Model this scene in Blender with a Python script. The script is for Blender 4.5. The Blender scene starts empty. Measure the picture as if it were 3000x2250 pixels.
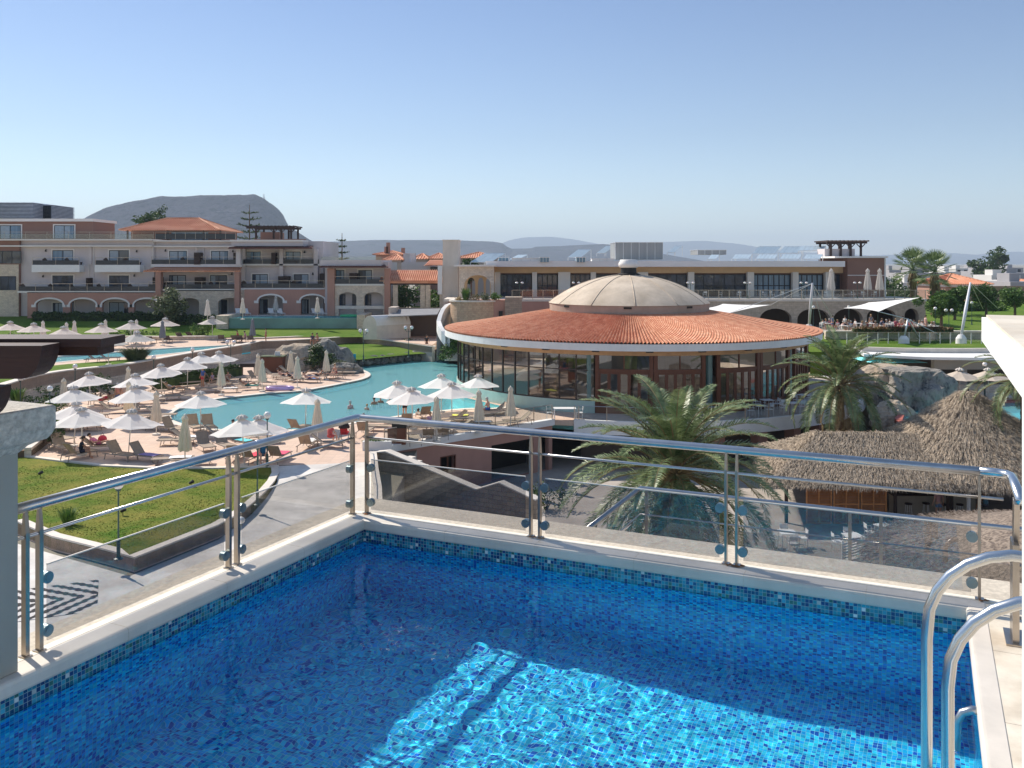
import bpy, bmesh, math, random
from math import sin, cos, pi, radians, sqrt, atan2, floor
from mathutils import Vector, Matrix, noise
random.seed(11)
scene = bpy.context.scene
COL = scene.collection
# ---- camera geometry: level camera, lens shifted down ----
F, CU, HV, H = 2620.0, 1500.0, 772.0, 10.5
def P(u, v, z=0.0):
    Y = (H - z) * F / (v - HV)
    return Vector(((u - CU) / F * Y, Y, z))
def Q(u, v, Y):
    return Vector(((u - CU) / F * Y, Y, H - (v - HV) / F * Y))

# ---- mesh builder ----
class MB:
    def __init__(s):
        s.v = []; s.f = []; s.mi = []; s.T = None; s.uv = None
    def add(s, vs, fs, mi=0):
        b = len(s.v)
        if s.T is not None:
            vs = [s.T @ Vector(p) for p in vs]
        s.v += [tuple(p) for p in vs]
        s.f += [tuple(b + i for i in f) for f in fs]
        s.mi += [mi] * len(fs)
        return s
    def box(s, x0, x1, y0, y1, z0, z1, mi=0):
        vs = [(x0,y0,z0),(x1,y0,z0),(x1,y1,z0),(x0,y1,z0),(x0,y0,z1),(x1,y0,z1),(x1,y1,z1),(x0,y1,z1)]
        return s.add(vs, [(0,3,2,1),(4,5,6,7),(0,1,5,4),(1,2,6,5),(2,3,7,6),(3,0,4,7)], mi)
    def cbox(s, c, sx, sy, sz, rot=0, tilt=0, mi=0):
        c = Vector(c); R = Matrix.Rotation(rot, 4, 'Z') @ Matrix.Rotation(tilt, 4, 'X')
        hx, hy, hz = sx/2, sy/2, sz/2
        vs = [c + (R @ Vector(p)) for p in [(-hx,-hy,-hz),(hx,-hy,-hz),(hx,hy,-hz),(-hx,hy,-hz),(-hx,-hy,hz),(hx,-hy,hz),(hx,hy,hz),(-hx,hy,hz)]]
        return s.add(vs, [(0,3,2,1),(4,5,6,7),(0,1,5,4),(1,2,6,5),(2,3,7,6),(3,0,4,7)], mi)
    def bar(s, a, b, w, h, up=(0,0,1), mi=0):
        a = Vector(a); b = Vector(b); d = (b - a).normalized(); up = Vector(up)
        x = d.cross(up)
        if x.length < 1e-5: x = d.cross(Vector((0,1,0)))
        x.normalize(); y = x.cross(d)
        vs = []
        for p in (a, b):
            for i, j in ((-1,-1),(1,-1),(1,1),(-1,1)):
                vs.append(p + x*(i*w/2) + y*(j*h/2))
        return s.add(vs, [(0,1,2,3),(7,6,5,4),(0,4,5,1),(1,5,6,2),(2,6,7,3),(3,7,4,0)], mi)
    def tube(s, pts, r, n=8, mi=0, cap=True):
        pts = [Vector(p) for p in pts]; k = len(pts)
        rr = r if isinstance(r, (list, tuple)) else [r]*k
        vs = []; x = None
        for i, p in enumerate(pts):
            d = (pts[min(i+1,k-1)] - pts[max(i-1,0)]).normalized()
            if x is None:
                x = d.cross(Vector((0,0,1)))
                if x.length < 1e-3: x = Vector((1,0,0))
            x = (x - d*x.dot(d)).normalized(); y = d.cross(x)
            for j in range(n):
                a = 2*pi*j/n
                vs.append(p + (x*cos(a) + y*sin(a))*rr[i])
        fs = []
        for i in range(k-1):
            for j in range(n):
                a = i*n+j; b = i*n+(j+1)%n
                fs.append((a, b, b+n, a+n))
        if cap:
            fs.append(tuple(range(n))[::-1]); fs.append(tuple((k-1)*n+j for j in range(n)))
        return s.add(vs, fs, mi)
    def lathe(s, prof, n=24, c=(0,0,0), a0=0, a1=2*pi, mi=0, close=True):
        c = Vector(c); full = abs(a1-a0-2*pi) < 1e-6; m = n if full else n+1
        vs = []
        for r, z in prof:
            for j in range(m):
                a = a0 + (a1-a0)*j/n
                vs.append(c + Vector((r*cos(a), r*sin(a), z)))
        fs = []
        for i in range(len(prof)-1):
            for j in range(n):
                a = i*m+j; b = i*m+(j+1) % m
                fs.append((a, b, b+m, a+m))
        return s.add(vs, fs, mi)
    def poly(s, pts, mi=0):
        return s.add(pts, [tuple(range(len(pts)))], mi)
    def prism(s, pts, z0, z1, mi=0, mtop=None):
        n = len(pts)
        ar = sum(pts[i][0]*pts[(i+1)%n][1]-pts[(i+1)%n][0]*pts[i][1] for i in range(n))
        if ar < 0: pts = pts[::-1]
        vs = [(p[0],p[1],z0) for p in pts] + [(p[0],p[1],z1) for p in pts]
        s.add(vs, [tuple(range(n))[::-1]] + [(i,(i+1)%n,n+(i+1)%n,n+i) for i in range(n)], mi)
        s.add(vs, [tuple(range(n,2*n))], mi if mtop is None else mtop)
        return s
    def vprism(s, a, b, prof, th, mi=0):
        """profile polygon (t along a-b in metres, z) extruded by th to the right-hand side"""
        a = Vector(a); b = Vector(b); d = (b-a); d.z = 0; d.normalize(); n = Vector((d.y, -d.x, 0))
        k = len(prof)
        vs = [(a.x+d.x*t, a.y+d.y*t, z) for t, z in prof] + [(a.x+d.x*t-n.x*th, a.y+d.y*t-n.y*th, z) for t, z in prof]
        return s.add(vs, [tuple(range(k)), tuple(range(k,2*k))[::-1]] + [(i,k+i,k+(i+1)%k,(i+1)%k) for i in range(k)], mi)
    def wall(s, pts, z0, z1, th, mi=0, closed=False):
        """wall strip along a path; z1 may be a list"""
        pts = [Vector((p[0],p[1],0)) for p in pts]; n = len(pts)
        zt = z1 if isinstance(z1,(list,tuple)) else [z1]*n
        zb = z0 if isinstance(z0,(list,tuple)) else [z0]*n
        vs = []
        for i, p in enumerate(pts):
            d = (pts[min(i+1,n-1)] - pts[max(i-1,0)]).normalized(); nn = Vector((-d.y, d.x, 0))
            for q, z in ((p, zb[i]), (p, zt[i]), (p+nn*th, zt[i]), (p+nn*th, zb[i])):
                vs.append((q.x, q.y, z))
        fs = [(3,2,1,0), tuple((n-1)*4+k for k in range(4))]
        for i in range(n-1):
            for k in range(4):
                a = i*4+k; b = i*4+(k+1)%4
                fs.append((a, b, b+4, a+4))
        return s.add(vs, fs, mi)
    def ball(s, c, r, n=12, m=8, sz=1.0, mi=0):
        prof = [(max(r*sin(pi*i/m),1e-4), -r*cos(pi*i/m)*sz) for i in range(m+1)]
        return s.lathe(prof, n, c, mi=mi)
    def build(s, name, mats, parent=None, smooth=False, fix=False):
        me = bpy.data.meshes.new(name); me.from_pydata(s.v, [], s.f)
        mats = mats if isinstance(mats, (list, tuple)) else [mats]
        for m in mats: me.materials.append(m)
        if len(mats) > 1: me.polygons.foreach_set('material_index', s.mi)
        if fix:
            bm = bmesh.new(); bm.from_mesh(me); bmesh.ops.recalc_face_normals(bm, faces=bm.faces); bm.to_mesh(me); bm.free()
        if smooth: me.polygons.foreach_set('use_smooth', [True]*len(me.polygons))
        me.update()
        autouv(me, s.uv)
        o = bpy.data.objects.new(name, me); COL.objects.link(o)
        if parent is not None:
            o.parent = parent
            if parent.get('_world'):
                o.matrix_parent_inverse = Matrix.Translation(parent.location).inverted()
        return o

def autouv(me, custom=None):
    uvl = me.uv_layers.new(name='UVMap')
    if custom is not None:
        flat = []
        for l in me.loops: flat += custom[l.vertex_index]
        uvl.data.foreach_set('uv', flat); return
    if len(me.polygons) > 60000: return
    flat = [0.0]*(2*len(me.loops)); vs = me.vertices
    for p in me.polygons:
        n = p.normal
        if abs(n.z) > .6:
            for li, vi in zip(p.loop_indices, p.vertices):
                c = vs[vi].co; flat[2*li] = c.x; flat[2*li+1] = c.y
        else:
            t = Vector((-n.y, n.x, 0)).normalized()
            for li, vi in zip(p.loop_indices, p.vertices):
                c = vs[vi].co; flat[2*li] = c.x*t.x + c.y*t.y; flat[2*li+1] = c.z
    uvl.data.foreach_set('uv', flat)

def holed(outer, holes, z0, z1):
    """2-D polygon with holes, as a slab mesh (verts, faces) from z0 to z1"""
    cu = bpy.data.curves.new('tmp', 'CURVE'); cu.dimensions = '2D'; cu.fill_mode = 'BOTH'
    cu.extrude = (z1-z0)/2
    for pts in [outer] + holes:
        sp = cu.splines.new('POLY'); sp.points.add(len(pts)-1); sp.use_cyclic_u = True
        for i, p in enumerate(pts): sp.points[i].co = (p[0], p[1], 0, 1)
    o = bpy.data.objects.new('tmp', cu); COL.objects.link(o)
    dg = bpy.context.evaluated_depsgraph_get(); dg.update()
    me = bpy.data.meshes.new_from_object(o.evaluated_get(dg), depsgraph=dg)
    vs = [(v.co.x, v.co.y, v.co.z+(z0+z1)/2) for v in me.vertices]; fs = [tuple(p.vertices) for p in me.polygons]
    COL.objects.unlink(o); bpy.data.objects.remove(o); bpy.data.curves.remove(cu); bpy.data.meshes.remove(me)
    return vs, fs
def facade(mb, a, ang, outer, holes, th, mi=0):
    """vertical wall with openings: local (x along ang, z up), front face at a, thickness goes back"""
    vs, fs = holed(outer, holes, 0, th)
    ca, sa = cos(ang), sin(ang); a = Vector(a)
    out = [(a.x + x*ca - d*sa, a.y + x*sa + d*ca, a.z + z) for x, z, d in vs]
    mb.add(out, fs, mi)
def rect(x0, x1, z0, z1): return [(x0,z0),(x1,z0),(x1,z1),(x0,z1)]
def arch(x0, x1, z0, zs, zt, n=10):
    c = (x0+x1)/2; r = (x1-x0)/2
    return [(x0,z0),(x1,z0)] + [(c+r*cos(pi*i/n), zs+(zt-zs)*sin(pi*i/n)) for i in range(n+1)]

# ---- scene split helpers ----
def tag(o, label=None, cat=None, group=None, kind=None):
    if label: o['label'] = label
    if cat: o['category'] = cat
    if group: o['group'] = group
    if kind: o['kind'] = kind
    return o
def thing(name, label, cat, loc=(0,0,0), rz=0, group=None, world=False):
    o = bpy.data.objects.new(name, None); COL.objects.link(o); o.empty_display_size = .2
    o.location = loc; o.rotation_euler = (0,0,rz)
    if world: o['_world'] = 1
    return tag(o, label, cat, group)
def struct(mb, name, m, **k): return tag(mb.build(name, m, **k), kind='structure')
KIDS = {}
def kids(o):
    return [c for c in bpy.data.objects if c.parent == o]
def proto(root):
    """remember a thing's tree so that copies are quick"""
    KIDS[root.name] = [(c, kids(c)) for c in kids(root)]; return root
USED = set()
def dup(root, loc, rz=0, label=None, group=None, sc=1.0, cat=None):
    key = root.name
    if key not in USED:
        USED.add(key); r = root
    else:
        r = root.copy(); COL.objects.link(r)
        for c, gs in KIDS[key]:
            d = c.copy(); COL.objects.link(d); d.parent = r
            for g in gs:
                e = g.copy(); COL.objects.link(e); e.parent = d
    r.location = loc; r.rotation_euler = (0,0,rz)
    r.scale = sc if isinstance(sc, (tuple, list)) else (sc,sc,sc)
    tag(r, label, cat, group)
    return r

# ---- materials ----
def nt(name):
    m = bpy.data.materials.new(name); m.use_nodes = True; t = m.node_tree
    return m, t, t.nodes['Principled BSDF'], t.nodes['Material Output']
def N(t, kind, **kw):
    n = t.nodes.new(kind)
    for k, v in kw.items():
        if k.startswith('i_'): n.inputs[k[2:].replace('_', ' ')].default_value = v
        else: setattr(n, k, v)
    return n
def L(t, a, b): t.links.new(a, b)
def c4(c): return (c[0], c[1], c[2], 1)
def sc3(c, k): return tuple(min(1, max(0, x*k)) for x in c)
def ramp(t, fac, stops, interp='LINEAR'):
    r = t.nodes.new('ShaderNodeValToRGB'); r.color_ramp.interpolation = interp
    e = r.color_ramp.elements
    while len(e) < len(stops): e.new(.5)
    for i, (p, c) in enumerate(stops):
        e[i].position = p; e[i].color = c4(c)
    L(t, fac, r.inputs[0]); return r
def mixc(t, fac, a, b, mode='MIX'):
    n = t.nodes.new('ShaderNodeMix'); n.data_type = 'RGBA'; n.blend_type = mode
    for s, x in ((n.inputs[0], fac), (n.inputs[6], a), (n.inputs[7], b)):
        if hasattr(x, 'links'): L(t, x, s)
        elif isinstance(x, (int, float)): s.default_value = x
        else: s.default_value = c4(x)
    return n.outputs[2]
def bumpn(t, b, h, strength=.3, dist=.02, prev=None):
    n = N(t, 'ShaderNodeBump'); n.inputs['Strength'].default_value = strength; n.inputs['Distance'].default_value = dist
    L(t, h, n.inputs['Height'])
    if prev is not None: L(t, prev, n.inputs['Normal'])
    L(t, n.outputs[0], b.inputs['Normal']); return n.outputs[0]
def noisen(t, vec, scale, detail=4, rough=.55, dist=0):
    n = N(t, 'ShaderNodeTexNoise'); n.inputs['Scale'].default_value = scale; n.inputs['Detail'].default_value = detail
    n.inputs['Roughness'].default_value = rough; n.inputs['Distortion'].default_value = dist
    L(t, vec, n.inputs['Vector']); return n.outputs[0]
def mapn(t, vec, scale=(1,1,1), loc=(0,0,0), rot=(0,0,0)):
    n = N(t, 'ShaderNodeMapping'); n.inputs['Scale'].default_value = scale; n.inputs['Location'].default_value = loc; n.inputs['Rotation'].default_value = rot
    L(t, vec, n.inputs['Vector']); return n.outputs[0]
def mth(t, op, a, b=None, c=None):
    n = N(t, 'ShaderNodeMath', operation=op)
    for i, x in enumerate((a, b, c)):
        if x is None: continue
        if hasattr(x, 'links'): L(t, x, n.inputs[i])
        else: n.inputs[i].default_value = x
    return n.outputs[0]
def M(name, col, rough=.7, var=.12, scale=1.5, bump=.0, bscale=20, metal=0, col2=None, spec=.4, stretch=(1,1,1), coord='Object', grime=0, dist=.02):
    m, t, b, o = nt(name)
    tc = N(t, 'ShaderNodeTexCoord'); vec = mapn(t, tc.outputs[coord], stretch)
    n1 = noisen(t, vec, scale, 6, .6)
    a = sc3(col, 1-var); c = sc3(col2 if col2 else col, 1+var)
    r = ramp(t, n1, [(.3, a), (.7, c)])
    out = r.outputs[0]
    if grime:
        n2 = noisen(t, mapn(t, tc.outputs['Object'], (1,1,.25)), .9, 8, .7)
        g = ramp(t, n2, [(.42, (1,1,1)), (.75, (1-grime,)*3)])
        out = mixc(t, 1.0, out, g.outputs[0], 'MULTIPLY')
    L(t, out, b.inputs['Base Color'])
    b.inputs['Roughness'].default_value = rough; b.inputs['Metallic'].default_value = metal
    b.inputs['Specular IOR Level'].default_value = spec
    if bump: bumpn(t, b, noisen(t, vec, bscale, 5, .6), bump, dist)
    return m
def Mbrick(name, c1, c2, mortar, w=.5, h=.2, rough=.85, bump=.5, off=.5, ms=.012, nvar=.25, dist=.02):
    m, t, b, o = nt(name); tc = N(t, 'ShaderNodeTexCoord')
    br = N(t, 'ShaderNodeTexBrick'); br.offset = off
    wob = noisen(t, tc.outputs['UV'], 1.3, 2)
    vec = N(t, 'ShaderNodeVectorMath', operation='MULTIPLY_ADD')
    L(t, wob, vec.inputs[0]); vec.inputs[1].default_value = (.12,.06,0); L(t, tc.outputs['UV'], vec.inputs[2])
    L(t, vec.outputs[0], br.inputs['Vector'])
    br.inputs['Color1'].default_value = c4(c1); br.inputs['Color2'].default_value = c4(c2); br.inputs['Mortar'].default_value = c4(mortar)
    br.inputs['Scale'].default_value = 1; br.inputs['Mortar Size'].default_value = ms; br.inputs['Bias'].default_value = 0
    br.inputs['Brick Width'].default_value = w; br.inputs['Row Height'].default_value = h; br.inputs['Mortar Smooth'].default_value = .3
    n1 = noisen(t, tc.outputs['UV'], 2.2, 8, .7)
    g = ramp(t, n1, [(.3, (1-nvar,)*3), (.7, (1+nvar*.4,)*3)])
    out = mixc(t, 1.0, br.outputs['Color'], g.outputs[0], 'MULTIPLY')
    L(t, out, b.inputs['Base Color']); b.inputs['Roughness'].default_value = rough; b.inputs['Specular IOR Level'].default_value = .2
    hgt = mth(t, 'SUBTRACT', noisen(t, tc.outputs['UV'], 9, 5), br.outputs['Fac'])
    bumpn(t, b, hgt, bump, dist)
    return m
def Mglass(name, tint=(.8,.85,.85), rough=.02, trans=.75):
    """thin window or balustrade glass: see-through mixed with a fresnel mirror"""
    m, t, b, o = nt(name); t.nodes.remove(b)
    tr = N(t, 'ShaderNodeBsdfTransparent'); tr.inputs[0].default_value = c4(tint)
    gl = N(t, 'ShaderNodeBsdfGlossy'); gl.inputs['Roughness'].default_value = rough
    lw = N(t, 'ShaderNodeLayerWeight'); lw.inputs[0].default_value = .5
    mx = N(t, 'ShaderNodeMixShader')
    f = mth(t, 'MULTIPLY_ADD', mth(t, 'POWER', lw.outputs['Facing'], 5.0), .8, .05*(1-trans)+.02)
    L(t, f, mx.inputs[0]); L(t, tr.outputs[0], mx.inputs[1]); L(t, gl.outputs[0], mx.inputs[2]); L(t, mx.outputs[0], o.inputs[0])
    return m
def Mpane(name, dark=(.02,.025,.03), rough=.05):
    """dark opaque window pane with a mirror coat"""
    m, t, b, o = nt(name); tc = N(t, 'ShaderNodeTexCoord')
    n1 = noisen(t, mapn(t, tc.outputs['Object'], (.7,.7,.5)), 1.1, 2)
    L(t, ramp(t, n1, [(.4, dark), (.62, sc3(dark, 3.2))]).outputs[0], b.inputs['Base Color'])
    b.inputs['Roughness'].default_value = rough; b.inputs['Specular IOR Level'].default_value = .6
    b.inputs['Coat Weight'].default_value = .15; b.inputs['Coat Roughness'].default_value = .03
    bumpn(t, b, noisen(t, tc.outputs['Object'], .6, 2), .12, .15)
    return m
def Mmosaic(name, size, cols, grout, wob=0.0, rough=.18, bandy=None):
    """square glass mosaic in metres of UV; cols = [(threshold, colour)]"""
    m, t, b, o = nt(name); tc = N(t, 'ShaderNodeTexCoord'); uv = tc.outputs['UV']
    s = N(t, 'ShaderNodeVectorMath', operation='SCALE'); s.inputs['Scale'].default_value = 1/size; L(t, uv, s.inputs[0])
    fl = N(t, 'ShaderNodeVectorMath', operation='FLOOR'); L(t, s.outputs[0], fl.inputs[0])
    fr = N(t, 'ShaderNodeVectorMath', operation='FRACTION'); L(t, s.outputs[0], fr.inputs[0])
    wn = N(t, 'ShaderNodeTexWhiteNoise', noise_dimensions='2D'); L(t, fl.outputs[0], wn.inputs['Vector'])
    rc = ramp(t, wn.outputs['Value'], cols, 'CONSTANT')
    jit = N(t, 'ShaderNodeTexWhiteNoise', noise_dimensions='3D'); 
    ad = N(t, 'ShaderNodeVectorMath', operation='ADD'); ad.inputs[1].default_value = (7.3, 3.1, 5.0); L(t, fl.outputs[0], ad.inputs[0]); L(t, ad.outputs[0], jit.inputs['Vector'])
    jc = ramp(t, jit.outputs['Value'], [(0, (.72,.72,.72)), (1, (1.2,1.2,1.2))])
    col = mixc(t, 1.0, rc.outputs[0], jc.outputs[0], 'MULTIPLY')
    sp = N(t, 'ShaderNodeSeparateXYZ'); L(t, fr.outputs[0], sp.inputs[0])
    ex = mth(t, 'ABSOLUTE', mth(t, 'SUBTRACT', sp.outputs[0], .5)); ey = mth(t, 'ABSOLUTE', mth(t, 'SUBTRACT', sp.outputs[1], .5))
    edge = mth(t, 'GREATER_THAN', mth(t, 'MAXIMUM', ex, ey), .455)
    out = mixc(t, edge, col, grout)
    L(t, out, b.inputs['Base Color']); b.inputs['Roughness'].default_value = rough
    bumpn(t, b, mth(t, 'SUBTRACT', 1.0, edge), .3, .003)
    return m
# ================= materials =================
m_marble = M('white_marble', (.67,.61,.53), .45, .10, 1.6, .12, 14, grime=.25, dist=.004)
m_strip = M('cream_stone', (.80,.74,.62), .6, .06, 3, .1, 30)
m_pebble = M('pebbled_stucco', (.60,.53,.43), .85, .20, 28, .5, 60, grime=.22, dist=.01)
m_travert = M('travertine', (.66,.55,.41), .55, .14, 2.2, .12, 15, col2=(.74,.67,.55), grime=.4)
m_whitewall = M('white_plaster', (.80,.77,.72), .8, .06, 3, .35, 34, grime=.16, dist=.008)
m_colpl = M('grey_column_plaster', (.34,.33,.29), .8, .05, 2, .12, 60, grime=.15, dist=.004)
m_capst = M('pitted_capital_stone', (.50,.465,.41), .9, .32, 26, 1.0, 22, grime=.35, dist=.02)
m_darkwood = M('dark_timber', (.045,.018,.014), .6, .3, 4, .15, 25, stretch=(.2,3,3))
m_steel = M('brushed_steel', (.50,.50,.50), .28, .12, 6, .05, 90, metal=1, stretch=(1,1,.3), dist=.002)
m_steelp = M('post_steel', (.43,.38,.33), .30, .22, 4, .05, 90, metal=1, grime=.35, dist=.002)
m_chrome = M('polished_steel', (.62,.62,.61), .22, .04, 6, metal=1)
m_rubber = M('clamp_metal', (.24,.30,.31), .35, .1, 8, metal=.8)
m_glass = Mglass('balustrade_glass', (.765,.765,.765), .02, 0)
m_glassfar = Mglass('far_balustrade_glass', (.86,.89,.89), .05, .3)
BL = [(0,(.01,.52,.90)),(.30,(.01,.38,.84)),(.52,(.03,.68,.95)),(.72,(.01,.11,.54)),(.90,(.08,.80,.95))]
m_mosb = Mmosaic('blue_mosaic', .030, BL, (.20,.55,.74))
m_mosf = Mmosaic('floor_mosaic', .030, BL, (.34,.74,.86))
m_most = Mmosaic('teal_mosaic', .030, [(0,(.02,.19,.27)),(.22,(.01,.05,.17)),(.42,(.03,.28,.38)),(.56,(.01,.09,.22)),(.70,(.04,.17,.15)),(.80,(.05,.33,.46)),(.965,(.55,.62,.62))], (.30,.42,.44))
def Mwater_near():
    m, t, b, o = nt('pool_water'); t.nodes.remove(b)
    g = N(t, 'ShaderNodeBsdfRefraction'); g.inputs['IOR'].default_value = 1.33; g.inputs['Roughness'].default_value = 0
    g.inputs['Color'].default_value = (.86,1,1,1); s = N(t, 'ShaderNodeBsdfGlossy'); s.inputs['Roughness'].default_value = .0
    f = N(t, 'ShaderNodeFresnel'); f.inputs[0].default_value = 1.33; mx = N(t, 'ShaderNodeMixShader')
    L(t, mth(t, 'MULTIPLY', f.outputs[0], .62), mx.inputs[0]); L(t, g.outputs[0], mx.inputs[1]); L(t, s.outputs[0], mx.inputs[2]); L(t, mx.outputs[0], o.inputs[0]); return m
m_water = Mwater_near()

# ================= the near terrace =================
TM = Matrix.Translation((-1.476, 8.89, 0)) @ Matrix.Rotation(radians(-24.9), 4, 'Z')
ZC = 7.96
def TB(): m = MB(); m.T = TM; return m
def TW(x, y, z): return TM @ Vector((x, y, z))
PW, PL = 5.37, 6.3      # pool width and length
ZW, ZF = 7.745, 6.32     # water, floor
pool = thing('rooftop_pool', 'rectangular rooftop plunge pool lined with blue glass mosaic, white marble coping', 'pool', TW(PW/2, -PL/2, ZF), world=True)
b = MB(); b.T = TM
def uvquad(b, pts, uvs):
    b.add(pts, [(0,1,2,3)]); b.uv = (b.uv or []) + uvs
zt = ZC - .10
def poolwall(b, p0, p1, z0, z1):
    l = (Vector(p1)-Vector(p0)).length
    uvquad(b, [(p0[0],p0[1],z0),(p1[0],p1[1],z0),(p1[0],p1[1],z1),(p0[0],p0[1],z1)], [(0,z0),(l,z0),(l,z1),(0,z1)])
cs = [(0,-PL),(0,0),(PW,0),(PW,-PL),(0,-PL)]
zb = ZC - .10 - 5*.030
for i in range(4): poolwall(b, cs[i+1], cs[i], ZF, zb)
b.build('basin_wall', m_mosb, pool)
b = TB()
for i in range(4): poolwall(b, cs[i+1], cs[i], zb, zt)
b.build('waterline_tiles', m_most, pool)
b = TB(); uvquad(b, [(0,-PL,ZF),(PW,-PL,ZF),(PW,0,ZF),(0,0,ZF)], [(0,0),(PW,0),(PW,PL),(0,PL)])
b.build('basin_floor', m_mosf, pool)
# marble coping with a rounded nosing, each run mitred at the corners
def coping_run(name, p0, p1, inw, width, mat, m0=True, m1=True):
    ep = .0012 if name == 'coping_joint' else 0
    p0 = Vector(p0); p1 = Vector(p1); d = (p1-p0).normalized(); inw = Vector(inw)
    prof = [(-.002,-.10),(.018,-.10-ep),(.026+ep,-.085),(.028+ep,-.03),(.022+ep,-.010+ep),(.010,-.002+ep),(-.004,0+ep),(-width,.002+ep),(-width,-.10)]
    b = TB(); vs = []
    for p, s, mt in ((p0, -1, m0), (p1, 1, m1)):
        for x, z in prof:
            q = p + inw*x + (d*(s*-x) if mt else Vector((0,0)))
            vs.append((q.x, q.y, ZC+z))
    k = len(prof)
    b.add(vs, [(i,(i+1)%k,k+(i+1)%k,k+i) for i in range(k)] + [tuple(range(k))[::-1], tuple(range(k,2*k))])
    return b.build(name, mat, pool, fix=True)
coping_run('coping', (0,-PL), (0,0), (1,0), .17, m_marble)
coping_run('coping', (0,0), (PW,0), (0,-1), .14, m_marble)
coping_run('coping', (PW,0), (PW,-PL), (-1,0), .10, m_marble)
_cr = coping_run
for k_ in range(1, 7):
    _cr('coping_joint', (0,-k_*.97), (0,-k_*.97+.004), (1,0), .17, m_pebble, False, False)
for k_ in range(1, 6):
    _cr('coping_joint', (k_*.93,0), (k_*.93+.004,0), (0,-1), .14, m_pebble, False, False)
# overflow bracket: short bent pipe on the right wall
b = TB(); b.tube([(PW+.02,-1.6,7.90),(PW-.05,-1.6,7.905),(PW-.10,-1.6,7.88),(PW-.13,-1.6,7.82),(PW-.135,-1.6,7.55)], .024, 12)
tag(b.build('wall_pipe', m_steel, smooth=True), 'short bent steel pipe poking from the right pool wall into the water', 'pipe')
# water surface
nx, ny = 240, 300
b = TB(); vs = []
for j in range(ny+1):
    for i in range(nx+1):
        x = PW*i/nx; y = -PL*j/ny
        w = TW(x, y, 0)
        lp = max(0, 1 - ((x-1.5)**2+(y+2.0)**2)/5.5); q_ = .45+.9*lp
        d = .0052*noise.noise(Vector((w.x*1.6, w.y*1.6, 3))) + .0036*q_*noise.noise(Vector((w.x*4.0+9, w.y*4.0, 1))) + .0012*q_*noise.noise(Vector((w.x*11, w.y*11, 7)))
        d += .0010*lp*noise.noise(Vector((w.x*22, w.y*22, 5)))
        vs.append((x, y, ZW+d))
b.add(vs, [(j*(nx+1)+i, (j+1)*(nx+1)+i, (j+1)*(nx+1)+i+1, j*(nx+1)+i+1) for j in range(ny) for i in range(nx)])
water = struct(b, 'water', m_water, smooth=True)
# building under the terrace
bld = thing('terrace_building', 'pebbled stucco ledge and wall of the building carrying the rooftop pool', 'building', TW(3, -5, 0), world=True)
b = TB()
b.box(-.54, -.185, -PL-4, .17, ZC-.25, ZC-.012)          # left ledge
b.box(-.54, 6.6, .17, .75, ZC-.25, ZC-.014)             # far ledge
b.build('ledge', m_pebble, bld)
b = TB(); b.box(-.235, -.165, -PL, .14, ZC-.06, ZC+.004); b.box(-.235, 6.6, .142, .212, ZC-.06, ZC+.006)
b.build('trim_strip', m_strip, bld)
b = TB(); b.box(-.50, 6.56, .45, .70, -3.3, ZC-.252); b.box(-.50, -.2, -PL-4, .449, -3.3, ZC-.252); b.box(6.3, 6.56, -PL-4, .449, -3.3, ZC-.13); b.box(-.2,6.3,-PL-4,-PL-3.8,-3.3,ZC-.13)
b.build('wall', m_colpl, bld)
b = TB()
x = PW+.10; y = .14
while y > -PL-3.9:
    y2 = y - (1.02 if y < 0 else .92)
    b.box(x, 6.6, y2+.004, y, ZC-.12, ZC-.003); y = y2
b.box(-.184, 6.6, -PL-3.9, -PL-.1, ZC-.12, ZC-.003)
b.build('deck_slabs', m_travert, bld)

# railing
rail = thing('balcony_railing', 'stainless steel and clear glass railing round the rooftop pool corner', 'railing', TW(0, .17, ZC), world=True)
ZR, ZM, RX, RY = 8.93, 8.735, -.195, .175
b = TB()
b.tube([TWp for TWp in [(RX,-3.60,ZR),(RX,-1.5,ZR),(RX,RY-.05,ZR),(RX+.02,RY-.01,ZR+.002),(RX+.06,RY,ZR),(2.0,RY,ZR),(4,RY,ZR),(5.44,RY,ZR)]], .034, 20)
b.build('handrail', m_steel, rail, smooth=True)
b = TB(); b.tube([(5.42,RY,ZR),(5.55,RY,ZR),(5.62,RY-.03,ZR),(5.65,RY-.10,ZR),(5.65,-.62,ZR-.01)], .033, 20)
b.build('rail_end', m_chrome, rail, smooth=True)
b = TB(); b.tube([(RX,-3.72,ZM),(RX,RY-.09,ZM)], .011, 10); b.build('mid_rail', m_steel, rail, smooth=True)
b = TB(); b.tube([(RX+.09,RY,ZM),(5.6,RY,ZM)], .011, 10); b.build('mid_rail', m_steel, rail, smooth=True)
def post(x, y, along, w=.048, th=.02, z1=ZR-.02):
    b = TB(); dx, dy = (1,0) if along == 'x' else (0,1)
    prof = [(ZC+.0,w,th),(8.76,w,th),(8.80,w*.8,th),(z1,w*.28,th*.9)]
    vs = []
    for z, ww, tt in prof:
        for i, j in ((-1,-1),(1,-1),(1,1),(-1,1)):
            hx, hy = (tt/2, ww/2) if along == 'x' else (ww/2, tt/2)
            vs.append((x+i*hx, y+j*hy, z))
    fs = [(0,3,2,1),(12,13,14,15)]
    for k in range(3):
        for j in range(4): a = k*4+j; c = k*4+(j+1)%4; fs.append((a,c,c+4,a+4))
    b.add(vs, fs)
    b.box(x-.03,x+.03,y-.03,y+.03,ZC+.004,ZC+.012)
    return b.build('post', m_steelp, rail)
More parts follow.
